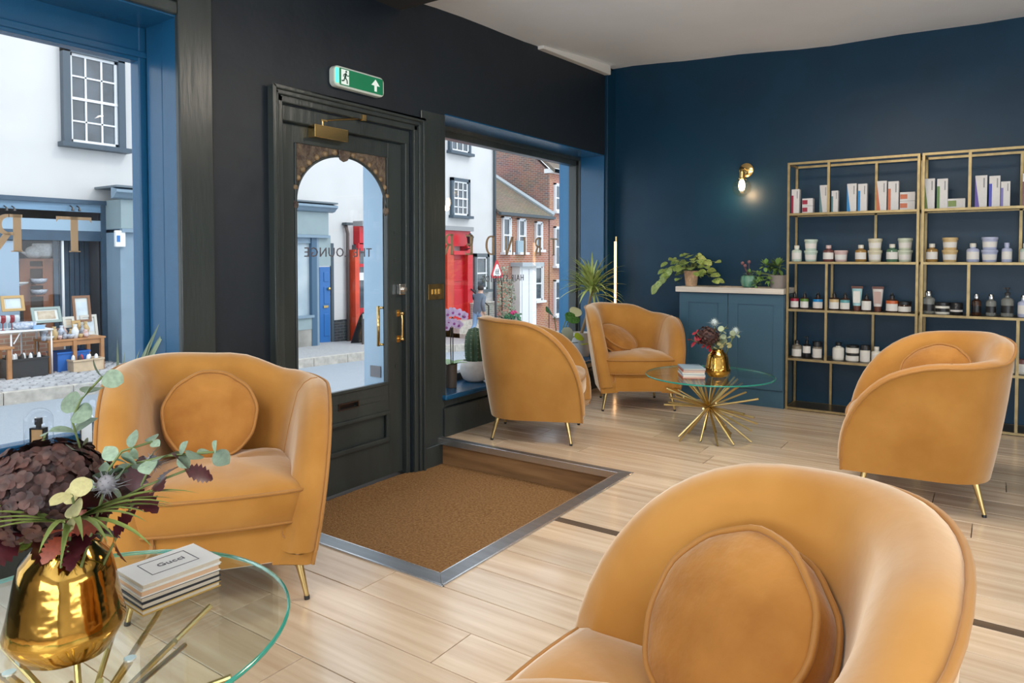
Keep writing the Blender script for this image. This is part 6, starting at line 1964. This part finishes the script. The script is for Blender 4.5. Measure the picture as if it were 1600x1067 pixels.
def strap_fan(c, foot, n, L, a0, a1, mt, lab, seed, rise=0.25, wide=0.75, nm='palm_frond'):
    t = empty(nm, foot); rg = random.Random(seed)
    MB().tube([foot, c], 0.0025, 6).build('stem', M_stem, t, smooth=True)
    for k in range(n):
        a = a0 + (a1 - a0) * (k + rg.uniform(-0.2, 0.2)) / max(1, n - 1)
        leaf('blade', mt, t, c, (math.cos(a), math.sin(a), rise + rg.uniform(-0.12, 0.15)), (0, 0, 1), L * rg.uniform(0.75, 1.1), wide, 'blade')
    return tag(t, lab, 'foliage')


# --- near table
DV = 1.305
def nr(px, py, dd=0.0):
    d = _fw + _rt * ((px - 800) / F_PX) - _up * ((py - PPY) / F_PX)
    return _C + d * (DV + dd)
VN = Vector((-1.432, 0.592, ZG))
vase(VN, 1.04, 'tall gold lustre vase of dried flowers on the near glass table')
mouth = VN + Vector((0, 0, 0.20)); inn = VN + Vector((0, 0, 0.06))
ft_ = lambda k: inn + Vector((0.018 * math.cos(k * 1.7), 0.018 * math.sin(k * 1.7), 0))
hydrangea(nr(72, 768), ft_(0), 0.112, 330, 1, 'large dark burgundy hydrangea head in the near gold vase')
hydrangea(nr(182, 762, 0.06), ft_(1), 0.050, 70, 2, 'small dark hydrangea head right of the large one in the near vase')
_e1 = sprig([ft_(2), mouth + Vector((0.01, 0.0, 0)), nr(125, 700, 0.03), nr(112, 655, 0.03), nr(128, 622, 0.02), nr(160, 588, 0.02)], ft_(2), 6, 0.047, M_euc, 'round', 'tall eucalyptus sprig with round leaves rising above the near hydrangea', 3, skip=0.55)
sprig([ft_(3), mouth, nr(150, 770), nr(205, 725, -0.02), nr(262, 712, -0.04), nr(335, 706, -0.06)], ft_(3), 10, 0.044, M_euc, 'oval', 'long eucalyptus sprig reaching right from the near vase', 4, skip=0.42, wide=1.6)
sprig([ft_(4), mouth, nr(140, 775, -0.05), nr(190, 705, -0.03), nr(238, 690, 0)], ft_(4), 8, 0.042, M_euc, 'oval', 'short eucalyptus sprig behind the thistle in the near vase', 5, skip=0.45, wide=1.4)
sprig([ft_(5), mouth, nr(118, 800, -0.10), nr(112, 772, -0.13)], ft_(5), 3, 0.042, M_eucy, 'round', 'pale gold round leaves in front of the near hydrangea', 6, skip=0.86)
sprig([ft_(6), mouth, nr(60, 720, 0.08), nr(70, 680, 0.08)], ft_(6), 2, 0.032, M_euc, 'round', 'pair of round leaves peeping over the near hydrangea', 7, skip=0.9, pair=False)
thistle(nr(166, 757, -0.07), ft_(7), 0.024, M_thi, 'spiky grey thistle head in the near gold vase')
thistle(nr(238, 722, -0.02), ft_(8), 0.018, M_thi, 'smaller grey thistle among the near eucalyptus')
sprig([ft_(9), mouth, nr(170, 790, -0.02), nr(225, 760, -0.02), nr(290, 735, -0.03)], ft_(9), 5, 0.085, M_oak, 'oak', 'branch of wine red leaves pointing right from the near vase', 8, skip=0.5, pair=True, wide=1.0, nm='leaf_branch')
sprig([ft_(10), mouth, nr(140, 830, -0.03), nr(178, 838, -0.04)], ft_(10), 3, 0.075, M_oak, 'oak', 'dark red leaves hanging over the rim of the near vase', 9, skip=0.7, pair=True, nm='leaf_branch')
sprig([ft_(11), mouth, nr(70, 825, -0.06), nr(30, 850, -0.06)], ft_(11), 3, 0.10, M_oak, 'oak', 'purple red leaves drooping left of the near vase', 10, skip=0.75, pair=True, nm='leaf_branch')
sprig([ft_(12), mouth, nr(100, 835, -0.09), nr(112, 828, -0.10)], ft_(12), 2, 0.055, M_ored, 'oak', 'rust red leaf in front of the near vase mouth', 11, skip=0.85, pair=True, nm='leaf_branch')
strap_fan(nr(112, 815, -0.07), ft_(13), 14, 0.23, R(-35), R(75), M_palm, 'green palm frond spreading right over the near vase', 12)
strap_fan(nr(100, 817, -0.08), ft_(14), 11, 0.19, R(170), R(265), M_palm, 'green palm frond spreading left over the near vase', 13)
o = MB().sphere(nr(28, 828, -0.02), 0.042, 20, 14, 0.9); 
mb_ = o.build('moss_ball', M_moss, None, smooth=True)
st_ = MB().tube([nr(28, 828, -0.02), nr(70, 835, -0.01), mouth, ft_(15)], 0.0022, 6).build('stem', M_stem, mb_, smooth=True)
tag(mb_, 'fuzzy green flower ball left in the near vase', 'flower')

# --- far table
VF = Vector((-1.425, 4.31, ZG))
vase(VF, 0.80, 'gold lustre vase of dried flowers on the far glass table')
def fr_(px, py, dd=0.0):
    D = (VF - _C).dot(_fw)
    d = _fw + _rt * ((px - 800) / F_PX) - _up * ((py - PPY) / F_PX)
    return _C + d * (D + dd)
mf = VF + Vector((0, 0, 0.16)); inf_ = lambda k: VF + Vector((0.015 * math.cos(k * 1.7), 0.015 * math.sin(k * 1.7), 0.05))
hydrangea(fr_(1106, 526), inf_(0), 0.078, 110, 21, 'dark plum hydrangea head in the far gold vase')
M_scar = mat('scarlet leaf', (0.36, 0.02, 0.035), 0.45, objvar=0.3, var=0.1)
sprig([inf_(1), mf, fr_(1097, 537), fr_(1080, 531)], inf_(1), 5, 0.052, M_scar, 'oak', 'branch of scarlet leaves left in the far vase', 22, skip=0.55, nm='leaf_branch')
sprig([inf_(2), mf, fr_(1098, 530, -0.03), fr_(1088, 520, -0.03)], inf_(2), 4, 0.045, M_scar, 'oak', 'short scarlet leaf branch above the other in the far vase', 23, skip=0.6, nm='leaf_branch')
thistle(fr_(1116, 504), inf_(3), 0.030, M_sil, 'silver thistle at the top of the far bouquet')
thistle(fr_(1149, 517), inf_(4), 0.028, M_sil, 'silver thistle at the right end of the far bouquet')
sprig([inf_(5), mf, fr_(1125, 532), fr_(1150, 522)], inf_(5), 6, 0.045, mat('pale green leaf', (0.36, 0.42, 0.27), 0.6, objvar=0.2, var=0.1), 'round', 'pale eucalyptus sprig right in the far vase', 24, skip=0.5)
sprig([inf_(6), mf, fr_(1122, 525), fr_(1134, 512)], inf_(6), 5, 0.045, mat('pale green leaf', (0.36, 0.42, 0.27), 0.6), 'round', 'upright pale eucalyptus sprig in the far vase', 25, skip=0.55)
sprig([inf_(7), mf, fr_(1125, 540, -0.03), fr_(1138, 538, -0.03)], inf_(7), 4, 0.042, M_eucy, 'round', 'golden leaves low on the right of the far bouquet', 26, skip=0.6)

# --- plants on the cabinet
WT = 0.9135
def pot(c, r0, r1, h, mt, nm='pot', o=None, ribs=0):
    return MB().lathe([(r0, 0), (r0 * 1.02, 0.003), (r1, h), (r1 * 0.90, h), (r1 * 0.86, h * 0.85), (1e-5, h * 0.83)], 28, c, fn=(lambda a, z: 1 + 0.05 * abs(math.sin(ribs * a / 2))) if ribs else None).build(nm, mt, o, smooth=True, auto=55)
terra = mat('woven tan pot', (0.50, 0.32, 0.19), 0.8, var=0.2, scale=60, bump=0.4)
c = Vector((aZ(1084, 440, WT).x, 5.60, WT)); c.x = aY(1080, 436, 5.60).x
po_ = empty('potted_pothos', c)
pot(c, 0.045, 0.060, 0.125, terra, 'pot', po_)
B_soil = mat('potting soil', (0.04, 0.03, 0.02), 0.95)
M_poth = mat('variegated pothos leaf', (0.13, 0.25, 0.04), 0.4, col2=(0.42, 0.48, 0.16), scale=6, objvar=0.2)
rg = random.Random(31)
crown = c + Vector((0, 0, 0.12))
for k in range(84):
    a = rg.uniform(0, 2 * PI); rad_ = rg.uniform(0.03, 0.20); drop = rg.uniform(0.0, 0.17) - rad_ * 0.45
    p = crown + Vector((rad_ * math.cos(a) * 1.15, min(0.14, rad_ * math.sin(a)), drop))
    if k % 5 == 0: MB().tube([crown, crown.lerp(p, 0.5) + Vector((0, 0, 0.05)), p], 0.0022, 5).build('stem', M_stem, po_, smooth=True)
    leaf('heart', M_poth, po_, p, (math.cos(a), math.sin(a) - 0.3, rg.uniform(-0.7, 0.2)), (0, -0.5, 0.8), rg.uniform(0.05, 0.08), 0.95)
for k in range(9):      # vine trailing over the left edge
    p = crown + Vector((-0.13 - 0.016 * k, -0.09, 0.02 - 0.018 * k))
    leaf('heart', M_poth, po_, p, (-0.6, rg.uniform(-0.5, 0.2), -0.7), (0, -0.7, 0.6), rg.uniform(0.065, 0.09))
MB().tube([crown, crown + Vector((-0.13, -0.07, 0.03)), crown + Vector((-0.27, -0.09, -0.13))], 0.0025, 5).build('vine', M_stem, po_, smooth=True)
tag(po_, 'trailing variegated pothos in a tan pot on the cabinet top', 'potted plant')
c = Vector((aY(1170, 440, 5.6).x, 5.60, WT))
pc = empty('potted_succulent', c)
MB().lathe([(0.035, 0), (0.05, 0.01), (0.062, 0.05), (0.056, 0.085), (0.046, 0.095), (0.04, 0.085), (1e-5, 0.08)], 40, c, fn=lambda a, z: 1 + 0.05 * abs(math.sin(6 * a))).build('pot', mat('ribbed green glaze', (0.06, 0.20, 0.14), 0.2, col2=(0.20, 0.36, 0.26), scale=12, stretch=(3, 3, 0.3)), pc, smooth=True)
for k in range(7):
    a = 2 * PI * k / 7
    leaf('stiff', mat('grey rosette leaf', (0.22, 0.28, 0.26), 0.5), pc, c + Vector((0, 0, 0.085)), (math.cos(a), math.sin(a), 0.7), (0, 0, 1), 0.06, 2.2)
for k, (dx, dz) in enumerate([(-0.05, 0.19), (-0.03, 0.17), (0.0, 0.20)]):
    MB().tube([c + Vector((0, 0, 0.09)), c + Vector((dx * 0.5, 0, dz * 0.7)), c + Vector((dx, 0, dz))], 0.003, 5).build('flower_stalk', mat('dusky stalk', (0.16, 0.07, 0.08), 0.7), pc, smooth=True)
    MB().sphere(c + Vector((dx, 0, dz)), 0.014, 8, 6).build('bud', mat('dusky bud', (0.22, 0.10, 0.11), 0.7), pc, smooth=True)
tag(pc, 'small succulent in a ribbed green pot on the cabinet top', 'potted plant')
c = Vector((aY(1215, 440, 5.58).x, 5.60, WT))
sd = empty('potted_sedum', c)
pot(c, 0.055, 0.07, 0.10, mat('grey clay pot', (0.25, 0.22, 0.20), 0.8, var=0.1), 'pot', sd)
M_sed = mat('sedum green', (0.16, 0.28, 0.07), 0.5, objvar=0.25, var=0.2)
rg = random.Random(33)
for (dx, dy, dz, r_, n) in [(0.0, -0.02, 0.16, 0.06, 40), (-0.09, -0.02, 0.17, 0.045, 30), (-0.14, -0.03, 0.09, 0.04, 26), (-0.155, -0.04, 0.03, 0.035, 18), (-0.05, -0.06, 0.06, 0.035, 18), (-0.21, -0.01, 0.06, 0.035, 22), (-0.215, -0.01, 0.11, 0.03, 16)]:
    cc = c + Vector((dx, dy, dz))
    MB().tube([c + Vector((0, -0.02, 0.095)), cc + Vector((0.02, 0, 0.02)), cc], 0.004, 5).build('stem', M_stem, sd, smooth=True)
    b = MB(); vs0 = [v.co.copy() for v in leaf_mesh('oval', M_sed).vertices]; fs0 = [tuple(p.vertices) for p in leaf_mesh('oval', M_sed).polygons]
    for k in range(n):
        d = Vector((rg.gauss(0, 1), rg.gauss(0, 1), rg.gauss(0, 1))).normalized()
        q = orient(d, Vector((0, 0, 1)))
        b.add([cc + d * r_ * 0.4 + q @ (v * r_ * 0.95) for v in vs0], fs0)
    o = b.build('leaf_tuft', M_sed, sd, smooth=True); o['kind'] = 'stuff'
tag(sd, 'bushy sedum spilling from a grey clay pot on the cabinet top', 'potted plant')

# --- plants on the right window sill
SZ = 0.2685
c = Vector((-3.06, aX(907, 560, -3.06).y, SZ))
dr = empty('potted_dracaena', c)
pot(c, 0.075, 0.09, 0.21, mat('pale grey pot', (0.55, 0.55, 0.54), 0.6), 'pot', dr)
M_drac = mat('yellow striped dracaena leaf', (0.22, 0.33, 0.06), 0.4, col2=(0.55, 0.58, 0.20), scale=5, stretch=(0.5, 8, 1), objvar=0.2)
head = Vector((-2.98, aX(925, 452, -2.98).y, aX(925, 452, -2.98).z))
MB().tube([c + Vector((0, 0, 0.17)), c.lerp(head, 0.5) + Vector((0, 0, 0.05)), head], [0.016, 0.013, 0.012], 8).build('cane', mat('dracaena cane', (0.25, 0.18, 0.10), 0.8), dr, smooth=True)
rg = random.Random(41)
for k in range(90):
    a = k * 2.4; el = rg.uniform(-0.25, 1.15)
    d = Vector((math.cos(a), math.sin(a), math.tan(min(el, 1.3))))
    p = head + Vector((0, 0, rg.uniform(-0.06, 0.04)))
    if p.x + d.normalized().x * 0.3 < -3.2: d.x = abs(d.x) * 0.3 - 0.25
    if d.normalized().y * 0.34 + p.y > 5.64: d.y *= 0.15
    leaf('blade', M_drac, dr, p, d, (0, 0, 1), rg.uniform(0.27, 0.42), 0.95)
tag(dr, 'spiky dracaena in a pale grey pot in the window corner', 'potted plant')

c = Vector((-3.035, aX(705, 605, -3.035).y, SZ))
oc = empty('potted_orchid', c)
pot(c, 0.036, 0.042, 0.16, mat('brown orchid pot', (0.14, 0.105, 0.08), 0.5), 'pot', oc)
M_orl = mat('orchid leaf', (0.16, 0.36, 0.05), 0.35)
for a in (0.2, 1.4, 2.6, 3.9, 5.2):
    leaf('oval', M_orl, oc, c + Vector((0, 0, 0.15)), (math.cos(a), math.sin(a), 0.3), (0, 0, 1), 0.13, 0.7)
tipz = aX(703, 492, -3.035).z
MB().tube([c + Vector((0, 0, 0.15)), c + Vector((0.004, -0.01, 0.3)), Vector((c.x, c.y + 0.0, tipz - 0.03)), Vector((c.x, c.y + 0.06, tipz + 0.02)), Vector((c.x, c.y + 0.13, tipz - 0.02))], 0.0035, 6).build('flower_stem', mat('dark orchid stem', (0.03, 0.03, 0.02), 0.5), oc, smooth=True)
MB().tube([c + Vector((0.008, 0.01, 0.15)), c + Vector((0.008, 0.01, tipz - SZ))], 0.0035, 6).build('stake', M_black, oc, smooth=True)
M_orf = mat('lilac orchid petal', (0.66, 0.58, 0.84), 0.5, col2=(0.46, 0.34, 0.70), scale=40)
rg = random.Random(51)
for k, (px, py) in enumerate([(699, 490), (707, 487), (717, 489), (725, 493), (700, 503), (709, 504), (716, 507), (697, 510)]):
    p = aX(px, py, c.x + 0.01 * (k % 3)); 
    fl = empty('blossom', p, parent=oc)
    f0 = Vector((0.75, -0.6, 0.1)).normalized()
    for j in range(5):
        u = f0.orthogonal().normalized(); u.rotate(Quaternion(f0, j * 2 * PI / 5 + 0.3 * k))
        leaf('petal', M_orf, fl, p, u + f0 * 0.2, f0, 0.036 if j % 2 else 0.032, 0.9, 'petal')
    inst(leaf_mesh('petal', mat('orchid lip', (0.28, 0.06, 0.32), 0.5)), 'lip', fl, p + f0 * 0.006, orient((0.3, 0, -1), f0), 0.018)
tag(oc, 'lilac orchid on a dark stake in a brown pot on the window sill', 'potted plant')

c = Vector((-3.05, aX(742, 598, -3.05).y, SZ))
cc_ = empty('potted_cactus', c)
MB().lathe([(0.055, 0), (0.085, 0.02), (0.107, 0.07), (0.105, 0.115), (0.092, 0.15), (0.083, 0.15), (0.08, 0.14), (1e-5, 0.135)], 32, c).build('pot', mat('white stone pot', (0.62, 0.60, 0.58), 0.7, var=0.05, scale=40), cc_, smooth=True)
MB().lathe([(0.045, 0.12), (0.062, 0.17), (0.066, 0.25), (0.060, 0.32), (0.040, 0.37), (1e-5, 0.385)], 60, c, fn=lambda a, z: 1 + 0.13 * math.cos(10 * a)).build('cactus_body', mat('cactus green', (0.05, 0.10, 0.055), 0.6, var=0.2, scale=20), cc_, smooth=True)
b = MB()
for j in range(10):
    a = 2 * PI * j / 10
    for k in range(8):
        z_ = 0.15 + 0.03 * k; r_ = 0.070 if z_ < 0.33 else 0.055
        p = c + Vector((r_ * math.cos(a), r_ * math.sin(a), z_))
        for q in (-0.5, 0, 0.5):
            b.tube([p, p + Vector((math.cos(a + q), math.sin(a + q), 0.3)) * 0.014], [0.0012, 0.0004], 3)
b.build('spines', mat('cactus spines', (0.62, 0.58, 0.42), 0.7), cc_)
tag(cc_, 'ribbed green cactus in a round white pot on the window sill', 'potted plant')

c = Vector((-3.06, aX(872, 540, -3.06).y, SZ))
mo = empty('potted_monstera', c)
pot(c, 0.05, 0.065, 0.12, M_dark, 'pot', mo)
M_mon = mat('dark glossy leaf', (0.025, 0.10, 0.02), 0.25, col2=(0.10, 0.24, 0.06), scale=9, objvar=0.2)
for (px, py, L, d, mt) in [(866, 496, 0.17, (0.1, -0.5, 0.25), M_mon), (884, 500, 0.15, (0.3, 0.6, 0.1), M_mon), (880, 512, 0.14, (0.4, 0.1, -0.6), mat('pale grey green leaf', (0.36, 0.46, 0.40), 0.4)), (893, 492, 0.12, (0.2, 0.6, 0.3), mat('pale cream leaf', (0.50, 0.50, 0.30), 0.4)), (897, 526, 0.10, (0.4, 0.5, -0.1), mat('lime leaf', (0.38, 0.50, 0.02), 0.4)), (905, 535, 0.08, (0.5, 0.3, 0.0), mat('lime leaf', (0.38, 0.50, 0.02), 0.4))]:
    p = aX(px, py, -3.04)
    MB().tube([c + Vector((0, 0, 0.11)), c.lerp(p, 0.6) + Vector((0, 0, 0.06)), p], 0.004, 6).build('stalk', M_stem, mo, smooth=True)
    leaf('heart', mt, mo, p, d, (0.6, -0.3, 0.8), L)
tag(mo, 'broad leaved plant with lime and dark leaves on the window sill', 'potted plant')

# --- left window sill: aloe and bell jars
S1Z = 0.3725
c = Vector((-3.08, 1.50, S1Z))
al = empty('potted_aloe', c)
pot(c, 0.055, 0.07, 0.11, M_dark, 'pot', al)
M_aloe = mat('aloe green', (0.12, 0.20, 0.13), 0.45, col2=(0.30, 0.36, 0.24), scale=10, stretch=(0.5, 10, 1), objvar=0.2)
for (px, py) in [(262, 498), (245, 502), (232, 528), (180, 532), (192, 550), (215, 545), (270, 540)]:
    tip = aX(px, py, -3.05)
    b0 = c + Vector((0, 0, 0.10)); d = tip - b0
    leaf('stiff', M_aloe, al, b0, d, (0.6, -0.5, 0.4), d.length, 1.1 if px > 220 else 0.7)
tag(al, 'spiky aloe in a dark pot on the left window sill', 'potted plant')

M_bell = glass_mat('bell jar glass', (0.97, 0.98, 0.99), 1.35)
for k, (px, r_, h_, lab, lab2) in enumerate([(60, 0.050, 0.185, 'small glass bell jar over a perfume bottle on the left window sill', 'tan perfume bottle with black cap under the small bell jar'),
                                             (138, 0.062, 0.265, 'larger glass bell jar behind the left armchair on the window sill', 'pale perfume bottle under the larger bell jar')]):
    c = Vector((-3.09, aX(px, 650, -3.09).y, S1Z))
    bj = empty('bell_jar', c)
    MB().lathe([(r_ * 1.08, 0), (r_ * 1.08, 0.010), (r_ * 1.02, 0.013)], 28, c).build('base', mat('dark turned base', (0.04, 0.03, 0.025), 0.4), bj)
    prof = [(r_, 0.013), (r_, h_ - r_ * 0.9)] + [(r_ * math.cos(a), h_ - r_ * 0.9 + r_ * 0.9 * math.sin(a)) for a in [PI / 2 * i / 9 for i in range(1, 9)]] + [(1e-5, h_)]
    MB().lathe(prof, 32, c).build('glass_dome', M_bell, bj, smooth=True)
    tag(bj, lab, 'bell jar', 'bell jars on the left window sill')
    pb = empty('perfume_bottle', c + Vector((0, 0, 0.0135)))
    q = Matrix.Translation(c + Vector((0, 0, 0.0135))) @ Matrix.Rotation(R(35), 4, 'Z')
    bb = MB(); bb.obox(q @ Matrix.Translation((0, 0, 0.045)), 0.046, 0.022, 0.09); bb.build('bottle_body', mat('tan scent', (0.45, 0.27, 0.12), 0.2) if k == 0 else M_whitep, pb, bevel=0.002)
    bb = MB()
    for (x_, w_) in ((-0.025, 0.006), (0.025, 0.006)): bb.obox(q @ Matrix.Translation((x_, 0, 0.047)), w_, 0.026, 0.094)
    bb.obox(q @ Matrix.Translation((0, 0, 0.092)), 0.056, 0.026, 0.006); bb.build('bottle_edge', M_black if k == 0 else M_chrome, pb)
    bb = MB(); bb.obox(q @ Matrix.Translation((0, 0, 0.100)), 0.014, 0.014, 0.014); bb.obox(q @ Matrix.Translation((0, 0, 0.120)), 0.020, 0.020, 0.026); bb.build('cap', M_black if k == 0 else M_chrome, pb, bevel=0.001)
    tag(pb, lab2, 'perfume bottle')
